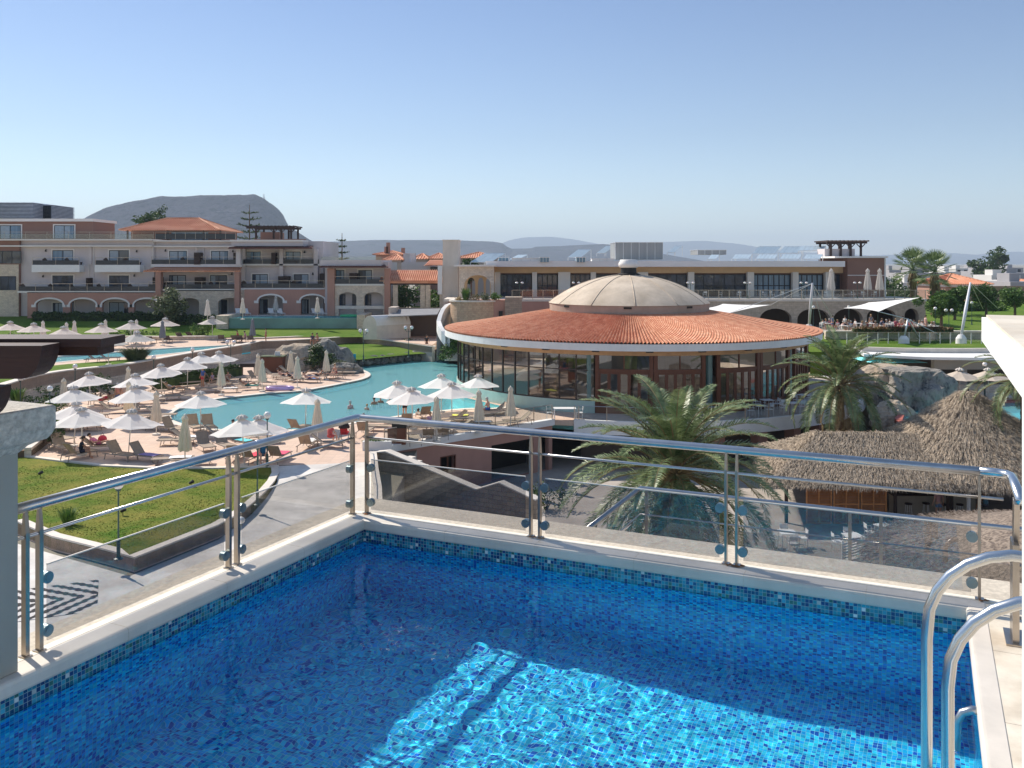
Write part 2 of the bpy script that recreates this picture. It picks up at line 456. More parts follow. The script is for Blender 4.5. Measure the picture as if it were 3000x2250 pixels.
def clamp(x, y, z, along):
    b = TB(); ax = Vector((0,1,0)) if along == 'x' else Vector((1,0,0)); c = Vector((x,y,z))
    b.tube([c-ax*.022, c+ax*.022], .040, 16); b.tube([c-ax*.026, c+ax*.026], .02, 12)
    return b.build('clamp', m_rubber, rail, smooth=False)
m_rust = M('rust_stain', (.30,.12,.04), .9, .4, 20)
def rust(x, y, s):
    rr = random.Random(int(x*100+y*37)); b = TB(); pts = []
    for i in range(14): a = 2*pi*i/14; r_ = .045*rr.uniform(.5,1.5); pts.append((x+cos(a)*r_, y+sin(a)*r_*.7, ZC+.0085+s*.0003))
    b.poly(pts); b.build('rust_stain', m_rust, rail)
xs = [-.08, 1.74, 1.83, 3.54, 3.63, 5.44]
ys = [.09, -1.58, -1.68, -3.43, -3.53]
for x in xs: post(x, RY, 'x')
for i_, x in enumerate(xs): rust(x+.01, RY-.02, i_)
for y in ys: post(RX, y, 'y', w=.044, th=.028)
for x0, x1 in ((-.08,1.74),(1.83,3.54),(3.63,5.44)):
    b = TB(); b.box(x0+.055, x1-.055, RY-.005, RY+.005, ZC+.05, 8.51); b.build('glass_panel', m_glass, rail)
    b = TB(); b.box(x0+.055, x1-.055, RY-.0062, RY+.0062, 8.5105, 8.5185); b.build('edge_highlight', m_marble, rail)  # pale strip added to stand in for the highlight along the glass edge
    for x in (x0+.05, x1-.05):
        for z in (8.43, 8.08): clamp(x, RY, z, 'x')
for y1, y0 in ((.09,-1.58),(-1.68,-3.43)):
    b = TB(); b.box(RX-.005, RX+.005, y0+.055, y1-.055, ZC+.05, 8.51); b.build('glass_panel', m_glass, rail)
    b = TB(); b.box(RX-.0062, RX+.0062, y0+.055, y1-.055, 8.5105, 8.5185); b.build('edge_highlight', m_marble, rail)
    for y in (y0+.05, y1-.05):
        for z in (8.43, 8.08): clamp(RX, y, z, 'y')
b = TB(); b.box(5.60,5.64,-.62,-.40,ZC+.01,8.62); b.cbox((5.63,-.48,8.74),.034,.13,.30,tilt=radians(8)); b.tube([(5.595,-.5,8.45),(5.66,-.5,8.45)],.014,10); b.tube([(5.595,-.5,8.1),(5.66,-.5,8.1)],.010,10)
b.box(5.56,5.70,-.66,-.36,ZC-.002,ZC+.010)
b.build('end_post', m_steelp, rail)

# lower balcony railing beyond the ledge
r2 = thing('balcony_railing', 'lower steel and glass railing of the next balcony down, in front of the palm', 'railing', TW(1.9,3.2,6.7), world=True)
b = TB(); b.tube([(1.88,.80,7.74),(1.88,3.1,7.74),(1.90,3.18,7.74),(1.97,3.2,7.74),(9.5,3.2,7.74)], .026, 16); b.build('handrail', m_steel, r2, smooth=True)
b = TB(); b.tube([(1.88,.80,7.42),(1.88,3.2,7.42),(9.5,3.2,7.42)], .010, 8); b.build('mid_rail', m_steel, r2, smooth=True)
for x in (1.96, 4.30, 4.62, 6.05, 6.3, 8.2):
    b = TB(); b.box(x-.018,x+.018,3.192,3.208,6.75,7.72); b.build('post', m_steelp, r2)
for x0, x1 in ((2.0,4.26),(4.66,6.0),(6.35,8.15)):
    b = TB(); b.box(x0,x1,3.195,3.205,6.8,7.36); b.build('glass_panel', m_glass, r2)
slab = thing('balcony', 'lower balcony floor with a stucco kerb below the pool ledge', 'balcony', TW(5,2,6.6), world=True)
b = TB(); b.box(1.7,9.6,.76,3.32,6.55,6.75); b.build('floor_slab', m_pebble, slab)
b = TB(); b.box(1.7,9.6,2.9,3.1,-3.3,6.548); b.build('support_wall', m_colpl, slab)

# pool ladder
lad = thing('pool_ladder', 'polished steel pool ladder with two arched handrails at the right pool edge', 'ladder', TW(5.2,-2.8,7.0), world=True)
def arch_rail(y, r, x0=5.09, up=0):
    pts = [(x0,y,6.9),(x0,y,7.6),(x0,y,8.3),(x0,y,8.62)]
    for i in range(1, 13):
        a = pi - pi*i/12*.93; pts.append((x0+.42+.42*cos(a), y, 8.64+up+.42*sin(a)))
    pts += [(x0+.84,y,8.3),(x0+.84,y,ZC)]
    b = TB(); b.tube(pts, r, 20); return b.build('arched_rail', m_chrome, lad, smooth=True)
arch_rail(-2.50, .0275, 5.08, .03); arch_rail(-3.02, .0275, 5.165)
for z in (7.45, 7.15):
    b = TB(); b.box(5.05,5.13,-3.0,-2.52,z,z+.03); b.build('step', m_chrome, lad)
b = TB(); b.box(5.05,5.14,-2.60,-2.52,7.74,7.86); b.build('bracket', m_steelp, lad)

# left column, capital, pergola
cl = thing('terrace_column', 'grey plastered column with a pitted stone capital at the left pool edge', 'column', TW(-.35,-4,ZC), world=True)
b = TB(); b.box(-.62,-.05,-4.3,-3.69,ZC+.004,9.32); b.build('shaft', m_colpl, cl)
b = TB()
prof = [(0,9.32),(.02,9.34),(.04,9.365),(.075,9.385),(.115,9.40),(.135,9.43),(.15,9.47),(.15,9.60),(.14,9.61)]
vs = []
for e, z in prof:
    vs += [(-.62-e,-4.3-e,z),(-.05+e,-4.3-e,z),(-.05+e,-3.69+e,z),(-.62-e,-3.69+e,z)]
k = len(prof); b.add(vs, [(i*4+j, i*4+(j+1)%4, i*4+4+(j+1)%4, i*4+4+j) for i in range(k-1) for j in range(4)] + [tuple(range(4*k-4,4*k))])
b.build('capital', m_capst, cl)
pg = thing('timber_pergola', 'dark brown timber pergola beams with carved ends above the left column', 'pergola', (-4,5,9.6), world=True)
def carved(b, x1, y0, y1, z0, z1, L_, up=0):
    n = 8; prof = [(x1-L_, z1), (x1-.03, z1)] + [(x1-.0-.10*(1-cos(pi/2*i/n))*1.1, z1-(z1-z0)*sin(pi/2*i/n)) for i in range(n+1)] + [(x1-L_, z0)]
    k = len(prof); vs = [(x,y0,z) for x,z in prof]+[(x,y1,z) for x,z in prof]
    b.add(vs, [tuple(range(k)), tuple(range(k,2*k))[::-1]] + [(i,k+i,k+(i+1)%k,(i+1)%k) for i in range(k)])
b = MB(); b.box(-6.2,-2.40,5.22,5.55,10.012,10.06); b.box(-6.2,-2.455,5.30,5.52,9.955,10.01); b.build('roof_board', m_darkwood, pg)
b = MB(); carved(b, -2.63, 5.0, 5.20, 9.855, 10.04, 3.5); b.build('beam', m_darkwood, pg, fix=True)
b = MB(); carved(b, -2.90, 5.02, 5.18, 9.62, 9.80, 3.2); b.build('beam', m_darkwood, pg, fix=True)
for x in (-4.6,-4.1): b = MB(); b.box(x,x+.2,5.0,5.2,9.80,9.86); b.build('spacer', m_darkwood, pg)

# right parapet wall with moulded cap
rw = thing('parapet_wall', 'tall white plastered wall with a thick beige-topped cap at the right edge', 'wall', TW(5.8,-5.5,ZC), world=True)
b = TB(); b.box(5.39,5.9,-9,-3.77,ZC-.01,10.16); b.build('shaft', m_whitewall, rw)
b = TB(); b.box(5.35,5.94,-9.04,-3.72,10.162,10.205); b.box(5.27,6.0,-9.1,-3.60,10.207,10.296); b.build('cap', m_whitewall, rw)
b = TB(); b.box(5.285,5.99,-9.09,-3.615,10.298,10.306); b.build('cap_top', m_travert, rw)
# ================= ground, terraces, pools =================
def grassmat(name, a, b_, sc=.25):
    m, t, b, o = nt(name); tc = N(t, 'ShaderNodeTexCoord'); v = tc.outputs['Object']
    n1 = noisen(t, v, sc, 5, .65); n2 = noisen(t, v, 14, 4, .7)
    r = ramp(t, n1, [(.32, a), (.5, tuple((x+y)/2 for x, y in zip(a, b_))), (.68, b_)])
    g = ramp(t, n2, [(.3, (.6,.62,.6)), (.7, (1.25,1.2,1.2))])
    L(t, mixc(t, 1.0, r.outputs[0], g.outputs[0], 'MULTIPLY'), b.inputs['Base Color'])
    b.inputs['Roughness'].default_value = .95; b.inputs['Specular IOR Level'].default_value = .1
    bumpn(t, b, noisen(t, v, 30, 3, .7), .8, .05); return m
m_lawn = grassmat('dry_lawn', (.075,.155,.012), (.26,.235,.05), .5)
m_green = grassmat('green_lawn', (.075,.165,.015), (.16,.225,.04))
m_plain = M('dry_plain', (.16,.15,.11), .95, .3, .004, col2=(.30,.27,.22), coord='Object')
m_deckp = Mbrick('deck_paving', (.66,.49,.38), (.60,.44,.34), (.42,.32,.26), .6, .6, .8, .15, 0, .008, .10, .004)
m_path = M('grey_path', (.60,.565,.52), .9, .12, .5, .2, 30, col2=(.68,.64,.59), grime=.3, dist=.01)
m_court = M('court_paving', (.36,.315,.275), .9, .12, .5, .1, 20, col2=(.43,.38,.33))
m_stone = Mbrick('beige_stone_wall', (.76,.64,.51), (.64,.53,.43), (.46,.38,.31), .42, .18, .9, .6)
m_stoneg = Mbrick('grey_stone_wall', (.40,.315,.24), (.31,.25,.20), (.20,.165,.14), .5, .22, .9, .6)
m_kerb = M('kerb_stone', (.68,.61,.53), .8, .08, 1.5, .2, 25, grime=.1)
m_pink = M('terracotta_plaster', (.44,.24,.185), .9, .06, .6, .1, 25, grime=.12)
m_white2 = M('white_paint', (.78,.76,.73), .7, .05, 1, .05, 20, grime=.08)
m_soil = M('bark_soil', (.16,.10,.06), .95, .3, 3, .6, 12)
m_aqua = M('aqua_tiles', (.25,.86,.88), .5, .06, .25, col2=(.34,.90,.90))
m_aqua2 = M('deep_aqua_tiles', (.10,.62,.70), .5, .08, .25)
def Mwater(name, tint=(.72,.95,.97), bs=1.6, st=.6):
    m, t, b, o = nt(name); t.nodes.remove(b)
    tr = N(t, 'ShaderNodeBsdfTransparent'); tr.inputs[0].default_value = c4(tint)
    gl = N(t, 'ShaderNodeBsdfGlossy'); gl.inputs['Roughness'].default_value = .04
    tc = N(t, 'ShaderNodeTexCoord'); v = mapn(t, tc.outputs['Object'], (1, .8, 1))
    h = mth(t, 'ADD', noisen(t, v, bs, 3, .6, 1.0), mth(t, 'MULTIPLY', noisen(t, v, bs*3.3, 2), .35))
    bp = N(t, 'ShaderNodeBump'); bp.inputs['Strength'].default_value = st; bp.inputs['Distance'].default_value = .12; L(t, h, bp.inputs['Height'])
    fr = N(t, 'ShaderNodeFresnel'); fr.inputs[0].default_value = 1.33; L(t, bp.outputs[0], fr.inputs['Normal']); L(t, bp.outputs[0], gl.inputs['Normal'])
    df = N(t, 'ShaderNodeBsdfDiffuse'); df.inputs[0].default_value = (.30,.90,.93,1)
    m1 = N(t, 'ShaderNodeMixShader'); m1.inputs[0].default_value = .35; L(t, tr.outputs[0], m1.inputs[1]); L(t, df.outputs[0], m1.inputs[2])
    mx = N(t, 'ShaderNodeMixShader'); L(t, mth(t, 'MULTIPLY', fr.outputs[0], .42), mx.inputs[0]); L(t, m1.outputs[0], mx.inputs[1]); L(t, gl.outputs[0], mx.inputs[2]); L(t, mx.outputs[0], o.inputs[0])
    return m
m_w2 = Mwater('turquoise_water', bs=2.4, st=1.0)

m_path0 = M('yard_paving', (.50,.45,.39), .9, .12, .5)
# ground: one sheet: far plain, left terrace level, sunken court
b = MB()
X0, X1, Y0, Y1, S = -150, 78, -80, 123.6, 42000
zo, zl, zc = 2.5, -.5, -3.3
ov = [(-S,-S,zo),(S,-S,zo),(S,S,zo),(-S,S,zo),(X0,Y0,zo),(X1,Y0,zo),(X1,Y1,zo),(X0,Y1,zo)]
b.add(ov, [(0,1,5,4),(1,2,6,5),(2,3,7,6),(3,0,4,7)])
XM = -5.6
b.add([(X0,Y0,zl),(XM,Y0,zl),(XM,Y1,zl),(X0,Y1,zl)], [(0,1,2,3)])
b.add([(XM,Y0,zc),(X1,Y0,zc),(X1,Y1,zc),(XM,Y1,zc)], [(0,1,2,3)], 1)
b.add([(XM,Y0,zl),(XM,Y1,zl),(XM,Y1,zc),(XM,Y0,zc)], [(0,1,2,3)], 1)
for a_, c_ in (((X0,Y0),(XM,Y0)),((X0,Y1),(XM,Y1)),((X0,Y0),(X0,Y1))): b.add([(*a_,zl),(*c_,zl),(*c_,zo),(*a_,zo)], [(0,1,2,3)])
for a_, c_ in (((XM,Y0),(X1,Y0)),((XM,Y1),(X1,Y1)),((X1,Y0),(X1,Y1))): b.add([(*a_,zc),(*c_,zc),(*c_,zo),(*a_,zo)], [(0,1,2,3)])
struct(b, 'ground', [m_plain, m_court])
b = MB(); b.box(-8.2,77.9,99.42,123.59,-3.2,.9); struct(b, 'service_yard', m_path0)

def smoothpoly(pts, it=2, closed=True):
    for _ in range(it):
        n = len(pts); out = []
        for i in range(n if closed else n-1):
            a = Vector(pts[i]); c = Vector(pts[(i+1) % n])
            if not closed and i == 0: out.append(a)
            out.append(a*.75+c*.25); out.append(a*.25+c*.75)
        if not closed: out.append(Vector(pts[-1]))
        pts = out
    return [(p[0], p[1]) for p in pts]
def pxy(l, z): return [tuple(P(u, v, z)[:2]) for u, v in l]

# main pool outline at deck level
poolpx = [(500,1220),(512,1203),(560,1183),(640,1168),(720,1160),(800,1151),(880,1147),(950,1135),(1020,1121),(1068,1111),(1088,1100),(1082,1091),(1062,1083),(1036,1075),(1040,1068),(1150,1057),(1250,1051),(1345,1047)]
pout = smoothpoly(pxy(poolpx, 0), 2, False)
RC = Vector((10.0, 76.7, 0))
ringp = [(RC.x+15.2*sin(radians(a)), RC.y-15.2*cos(radians(a))) for a in (-125,-105,-85,-65,-45,-30,-22)]
near = smoothpoly(pxy([(1500,1190),(1440,1197),(1380,1195),(1290,1203),(1200,1214),(1100,1228),(1000,1243),(900,1257),(800,1262),(700,1262),(600,1255),(540,1244),(508,1232)], 0), 2, False)
POOL = pout + ringp + near
deck_out = [tuple(P(45,1335)[:2])] + [tuple(P(u,v)[:2]) for u, v in [(160,1349),(300,1364),(450,1371),(640,1371),(815,1362)]] + [(-10.6,46.6),(-7.6,47.2),(-7.3,51.3),(2.7,60.1)] \
    + [(RC.x+17.9*sin(radians(a)), RC.y-17.9*cos(radians(a))) for a in range(-18,101,6)] + [(30,84),(20,99.4),(-95,99.4),(-95,60),(-40,47)]
vs, fs = holed(deck_out, [POOL], -.35, 0)
b = MB(); b.add(vs, fs); struct(b, 'pool_deck', m_deckp)
mpool = thing('lagoon_pool', 'large free-form turquoise swimming pool curving round the domed restaurant', 'pool', (-8,68,-1.2), world=True)
b = MB(); b.poly([(x,y,-1.15) for x, y in POOL]); b.build('basin_floor', m_aqua, mpool, fix=True)
b = MB(); n = len(POOL); b.add([(x,y,-1.15) for x,y in POOL]+[(x,y,-.02) for x,y in POOL], [(i,(i+1)%n,n+(i+1)%n,n+i) for i in range(n)]); b.build('basin_wall', m_aqua, mpool)
def rim(pts, w_, z0, z1, closed=False):
    b = MB(); n = len(pts); vs = []
    for i, p in enumerate(pts):
        p = Vector((*p,0)); q = Vector((*pts[min(i+1,n-1)],0)); r = Vector((*pts[max(i-1,0)],0)); d = (q-r).normalized(); nn = Vector((-d.y,d.x,0))*w_
        vs += [(p.x,p.y,z0),(p.x,p.y,z1),(p.x+nn.x,p.y+nn.y,z1),(p.x+nn.x,p.y+nn.y,z0)]
    b.add(vs, [(i*4+k,i*4+(k+1)%4,i*4+4+(k+1)%4,i*4+4+k) for i in range(n-1) for k in range(4)])
    return b
rim(pout, .5, -.30, .03).build('coping', m_kerb, mpool, fix=True)
rim(near, .5, -.30, .03).build('coping', m_kerb, mpool, fix=True)
b = MB(); b.poly([(x,y,-.12) for x, y in POOL]); struct(b, 'water', m_w2)

# near lawn with its raised planter rim
lawnpx = [(45,1335),(160,1350),(300,1366),(450,1373),(640,1373),(815,1368),(818,1385),(805,1410),(778,1442),(735,1480),(690,1512),(640,1540),(394,1636),(330,1618),(260,1600),(150,1573),(45,1528),(-120,1480),(-120,1320)]
lawn = pxy(lawnpx, .0)
b = MB(); b.prism(lawn, -.45, -.02); struct(b, 'lawn', m_lawn)
rg_ = random.Random(8); b = MB()
def inside(x, y, pl):
    c = False; j = len(pl)-1
    for i in range(len(pl)):
        if (pl[i][1] > y) != (pl[j][1] > y) and x < (pl[j][0]-pl[i][0])*(y-pl[i][1])/(pl[j][1]-pl[i][1])+pl[i][0]: c = not c
        j = i
    return c
for i in range(22000):
    x, y = rg_.uniform(-30,-10.5), rg_.uniform(31.5,46.5)
    if not inside(x, y, lawn): continue
    a = rg_.uniform(0, pi); hh = rg_.uniform(.008,.03)*(1+.8*noise.noise(Vector((x*.7,y*.7,0)))); dx, dy = cos(a)*.03, sin(a)*.03
    b.add([(x-dx,y-dy,-.02),(x+dx,y+dy,-.02),(x+rg_.uniform(-.03,.03),y+rg_.uniform(-.03,.03),-.02+hh)], [(0,1,2)])
tag(b.build('grass', m_lawn), 'short patchy green and straw coloured grass on the front lawn', kind='stuff')
pw = thing('planter_wall', 'low pinkish stone wall with pale capping round the front lawn', 'wall', (lawn[12][0],lawn[12][1],-.5), world=True)
seg = lawn[5:17]
b = rim(seg, -.02, -.55, .0); 
b = MB(); b.wall([Vector(p) for p in seg], -.62, -.04, -.22); b.build('wall_face', Mbrick('pink_stone', (.78,.56,.44), (.68,.50,.41), (.50,.38,.32), .45, .5, .9, .4), pw, fix=True)
b = MB(); b.wall([Vector(p) for p in seg], -.04, .05, -.36); b.build('capping', m_kerb, pw, fix=True)
k = thing('lawn_kerb', 'thin white curved kerb between the front lawn and the sunbathing deck', 'kerb', (lawn[3][0],lawn[3][1],0), world=True)
b = MB(); b.wall([Vector(p) for p in lawn[:6]], -.2, .05, .28); tag(b.build('stone_edge', m_kerb, k, fix=True))
bed = thing('planting_bed', 'raised soil bed with low orange-beige stone edging at the left end of the deck', 'planter', pxy([(100,1290)],0)[0]+(0,), world=True)
bp_ = pxy([(92,1338),(150,1292),(205,1245),(150,1215),(60,1225),(-120,1260),(-140,1345)], 0)
b = MB(); b.prism(bp_, -.2, .34); b.build('soil', m_soil, bed)
b = MB(); b.wall([Vector(p) for p in bp_[:3]], -.2, .42, .35); b.build('edging', m_stone, bed, fix=True)
b = MB(); b.wall([Vector(p) for p in bp_[:3]], .422, .50, .38); b.build('capping', m_kerb, bed, fix=True)
# paved path ramping down from the deck
rp = [(-5.62,37.5),(-5.62,30),(-5.62,10)]
b = MB()
L_ = [Vector((p[0],p[1],0)) for p in pxy([(815,1366),(812,1405),(778,1445),(735,1483),(640,1545)],0)]
R_ = [Vector((-7.5,47.3,0)),Vector((-6.9,44,0)),Vector((-6.3,41,0)),Vector((-5.75,37.5,0)),Vector((-5.62,33,0))]
zz = [.012,-.12,-.26,-.38,-.49]
vs = []
for l, r, z in zip(L_, R_, zz): vs += [(l.x,l.y,z),(r.x,r.y,z)]
b.add(vs, [(2*i,2*i+1,2*i+3,2*i+2) for i in range(4)])
b.add([(L_[4].x,L_[4].y,-.49),(-5.62,33,-.49),(-5.62,-8,-.494),(-150,-8,-.494),(-150,44,-.494),(-34,44,-.494),(lawn[12][0],lawn[12][1]-.4,-.494)], [tuple(range(7))])
struct(b, 'path', m_path)

# upper terrace (level +1.7) carrying the second pool
ZU = 1.7
wpx = [(-260,1200),(-100,1165),(30,1125),(90,1107),(163,1092),(260,1081),(353,1073),(461,1054),(600,1029),(706,1014),(766,1001)]
wl = smoothpoly(pxy(wpx, ZU), 1, False)
up2px = [(-60,1062),(150,1045),(353,1030),(461,1021),(600,1014),(700,1009),(745,1008),(700,1014),(600,1026),(480,1040),(400,1046),(271,1052),(150,1065),(-60,1085)]
UP = smoothpoly(pxy(up2px, ZU), 1)
wr = pxy([(839,999),(1046,986),(1150,998),(1266,1011)], ZU)
uo = wl + wr + [(-8,112),(-8,123.5),(-130,123.5),(-130,70),(-60,50)]
vs, fs = holed(uo, [UP], .9, ZU); b = MB(); b.add(vs, fs); struct(b, 'upper_terrace', m_deckp)
u2 = thing('upper_pool', 'long narrow turquoise pool on the upper terrace before the hotel', 'pool', (-38,88,.8), world=True)
b = MB(); b.poly([(x,y,.75) for x,y in UP]); b.build('basin_floor', m_aqua2, u2, fix=True)
b = MB(); n = len(UP); b.add([(x,y,.75) for x,y in UP]+[(x,y,1.68) for x,y in UP], [(i,(i+1)%n,n+(i+1)%n,n+i) for i in range(n)]); b.build('basin_wall', m_aqua2, u2)
b = MB(); b.poly([(x,y,1.6) for x,y in UP]); struct(b, 'water', m_w2)
rim(UP+UP[:1], -.4, 1.5, 1.73).build('coping', m_kerb, u2, fix=True)
def gwall(name, label, pts, z0, z1, th, mat, capm=None, capw=.12, ch=.10):
    o = thing(name, label, 'wall', (pts[len(pts)//2][0], pts[len(pts)//2][1], z0 if not isinstance(z0, list) else z0[0]), world=True)
    b = MB(); b.wall(pts, z0, z1, th); b.build('wall_face', mat, o, fix=True)
    if capm:
        zt = z1 if isinstance(z1, list) else [z1]*len(pts)
        ps = []
        for i, p in enumerate(pts):
            d = (Vector(pts[min(i+1,len(pts)-1)])-Vector(pts[max(i-1,0)])).normalized(); nn = Vector((-d.y,d.x)); ps.append(Vector(p[:2])-nn*capw*(1 if th > 0 else -1))
        b = MB(); b.wall(ps, zt, [z+ch for z in zt], th+2*capw*(1 if th > 0 else -1)); b.build('capping', capm, o, fix=True)
    return o
gwall('retaining_wall', 'long curved beige stone retaining wall with pale capping under the upper lawn', wl, -.1, ZU+.02, .45, m_stone, m_kerb)
gwall('retaining_wall', 'brown stone wall in shade behind the artificial rocks', [wl[-1]]+wr[:1], -.1, ZU, .45, m_stone, m_kerb)
gwall('retaining_wall', 'plain beige wall behind the lawn strip, twin globe lamps before it', [wr[0],wr[1],wr[2],wr[3]], -.1, [ZU,ZU,ZU-.1,ZU-.2], .4, M('beige_render',(.50,.42,.34),.9,.1,.4,.1,20,grime=.2), m_kerb)
b = MB(); b.prism(pxy([(-240,1195),(-100,1160),(30,1122),(163,1090),(353,1071),(440,1056),(420,1050),(330,1058),(200,1068),(60,1082),(-100,1100)], ZU), ZU-.1, ZU+.05); struct(b, 'lawn', m_green)
fl = pxy([(-100,991),(200,991),(430,990),(470,992),(560,991),(660,990),(700,988),(840,986),(1040,981),(1180,975),(1200,972)], ZU) + [(-15,123),(-125,123)]
b = MB(); b.prism(fl, ZU-.1, ZU+.06); struct(b, 'lawn', m_green)
# grass slope up to hotel level
b = MB(); b.add([(-125,106,ZU+.08),(-14,106,ZU+.08),(-14,121.9,3.35),(-125,121.9,3.35),(-14,121.9,-3),(-14,106,-3)], [(0,1,2,3),(1,5,4,2)]); struct(b, 'grass_bank', m_green)
gwall('garden_wall', 'low reddish stone wall along the back of the upper sunbathing terrace', pxy([(300,996),(430,996),(470,997),(560,996),(655,995)], ZU), ZU, ZU+.35, .4, m_stone, m_kerb)
gwall('garden_wall', 'low brown stone kerb wall beside the glass fence on the upper lawn', pxy([(690,996),(840,990),(1040,981),(1180,970)], ZU), ZU-.1, ZU+.1, .3, m_stone, m_kerb, .12, .06)
# grass strip and boulders behind main pool
b = MB(); gp = pxy([(1000,1076),(1100,1064),(1200,1054),(1350,1044)], .15); gb = [(wr[1][0]-6,wr[1][1]-.5),(wr[1][0]+1,wr[1][1]-.5),(wr[2][0],wr[2][1]-.5),(wr[3][0]+3,wr[3][1]-.5)]
gp = gp + [(0.5,99)] ; b.add([(x,y,.7) for x,y in gp]+[(gb[3][0],gb[3][1],1.1),(gb[2][0],gb[2][1],1.1),(gb[1][0],gb[1][1],1.0),(gb[0][0],gb[0][1],.9),(-17.5,92,.8)], [tuple(range(len(gp)+5))]); struct(b, 'lawn', m_green)

# court side: pink wall, stair wall etc.
def P3(u, v, Y): return Q(u, v, Y)
pinkw = thing('deck_support_wall', 'terracotta plastered wall with dark openings below the sunbathing deck', 'wall', (-2,55,-3.3), world=True)
a0 = Vector((-7.3,51.2,-3.3)); a1 = Vector((2.7,60.0,-3.3)); dd = a1-a0; Lw = dd.length; ang = atan2(dd.y, dd.x)
b = MB(); facade(b, a0, ang, rect(0,Lw,0,2.95), [rect(4.0,5.1,1.2,2.1), rect(8.0,11.6,0.01,2.3), rect(12.2,13.0,.01,2.3)], .35); b.build('wall_face', m_pink, pinkw, fix=True)
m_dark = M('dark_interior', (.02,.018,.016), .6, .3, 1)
m_brownframe = M('mahogany_frames', (.14,.045,.022), .45, .15, 3, .05, 20, stretch=(1,1,.2))
def along(a, ang, x, d, z): return (a.x + x*cos(ang) - d*sin(ang), a.y + x*sin(ang) + d*cos(ang), a.z + z)
def obox(b, a, ang, x0, x1, d0, d1, z0, z1, mi=0):
    vs = [along(a,ang,x,d,z) for x,d,z in [(x0,d0,z0),(x1,d0,z0),(x1,d1,z0),(x0,d1,z0),(x0,d0,z1),(x1,d0,z1),(x1,d1,z1),(x0,d1,z1)]]
    return b.add(vs, [(0,3,2,1),(4,5,6,7),(0,1,5,4),(1,2,6,5),(2,3,7,6),(3,0,4,7)], mi)
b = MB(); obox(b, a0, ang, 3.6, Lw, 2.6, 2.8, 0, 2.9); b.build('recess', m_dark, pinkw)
b = MB()
for x0,x1,z0,z1 in ((3.96,5.14,1.14,1.2),(3.96,5.14,2.1,2.16),(3.96,4.02,1.2,2.1),(5.08,5.14,1.2,2.1),(4.5,4.56,1.2,2.1)): obox(b,a0,ang,x0,x1,-.03,.08,z0,z1)
b.build('window_frame', m_brownframe, pinkw)
b = MB(); obox(b, a0, ang, -.3, Lw+.1, -.14, .3, 2.96, 3.36); b.build('fascia', m_white2, pinkw)
br_ = thing('glass_fence', 'low glass balustrade along the raised deck edge above the terracotta wall', 'fence', (-2,55.5,0), world=True)
b = MB(); obox(b, a0, ang, 0, Lw, .02, .06, 4.30, 4.34); b.build('top_rail', m_steel, br_)
b = MB(); obox(b, a0, ang, 0, Lw, .03, .042, 3.42, 4.29); b.build('glass_panel', m_glassfar, br_)
for i in range(9):
    b = MB(); x = Lw*i/8; obox(b, a0, ang, x-.02, x+.02, .0, .04, 3.36, 4.30); b.build('post', m_steelp, br_)
# stone stair wall going down to the court
sw = thing('stair_wall', 'grey stone stair wall with white capping stepping down to the court', 'wall', (-4,45,-3.3), world=True)
A_ = Q(1097,1322,47.5); B_ = Q(1570,1463,43.0)
def zpt(u, v, t):  # t along
    return v
n_ = 7; prf = [(1097,1324),(1130,1321),(1390,1430),(1397,1432),(1463,1412),(1475,1418),(1570,1463)]
dirw = Vector((B_.x-A_.x, B_.y-A_.y, 0)); Ls = dirw.length; an = atan2(dirw.y, dirw.x)
pf = []
for u, v in prf:
    # intersect pixel column with the wall line
    k = (u-CU)/F; t_ = (k*A_.y - A_.x)/(cos(an)-k*sin(an)); Yw = A_.y + t_*sin(an); pf.append((t_, H-(v-HV)/F*Yw))
base = Vector((A_.x, A_.y, 0))
def vslab(b, prof, d0, d1):
    vs = [along(base,an,t_,d0,z) for t_,z in prof]+[along(base,an,t_,d1,z) for t_,z in prof]; k = len(prof)
    b.add(vs, [tuple(range(k))[::-1], tuple(range(k,2*k))]+[(i,(i+1)%k,k+(i+1)%k,k+i) for i in range(k)])
b = MB(); vslab(b, [(pf[0][0],-3.3),(pf[-1][0],-3.3)]+[(t_,z-.064) for t_,z in pf[::-1]], 0, .4); b.build('wall_face', m_stoneg, sw, fix=True)
b = MB(); vslab(b, [(t_,z-.062) for t_,z in pf]+[(t_,z) for t_,z in pf[::-1]], -.06, .46); b.build('capping', m_kerb, sw, fix=True)
b = MB()
for i in range(18):
    t0 = .6+i*.42; obox(b, base, an, t0, t0+.42, .42, 2.4, -3.3, -.1-.175*i)
b.build('step', m_kerb, sw)
# curved parapet with handrail on the right of the path
R2 = [(-7.5,47.3),(-6.9,44),(-6.3,41),(-5.75,37.5),(-5.6,33),(-5.6,20)]
gwall('parapet_wall', 'cream curved parapet wall on the right of the ramped path', R2, [-3.3]*6, [.5,.35,.2,.1,0,0], .30, m_strip, m_kerb, .03, .06)
hr = thing('handrail', 'thin grey steel handrail curving along the ramped path', 'handrail', (-6.2,41,0), world=True)
pts = [(p[0]-.25,p[1],z) for p, z in zip(smoothpoly(R2[:5],1,False), [1.15,1.12,1.0,.92,.85,.75,.65,.6,.55])]
b = MB(); b.tube(pts, .025, 6); b.tube([(x,y,z-.35) for x,y,z in pts], .018, 6); b.build('rail', m_steelp, hr, smooth=True)
for p in pts[::2]:
    b = MB(); b.tube([(p[0],p[1],p[2]-1.3),p], .02, 6); b.build('post', m_steelp, hr)
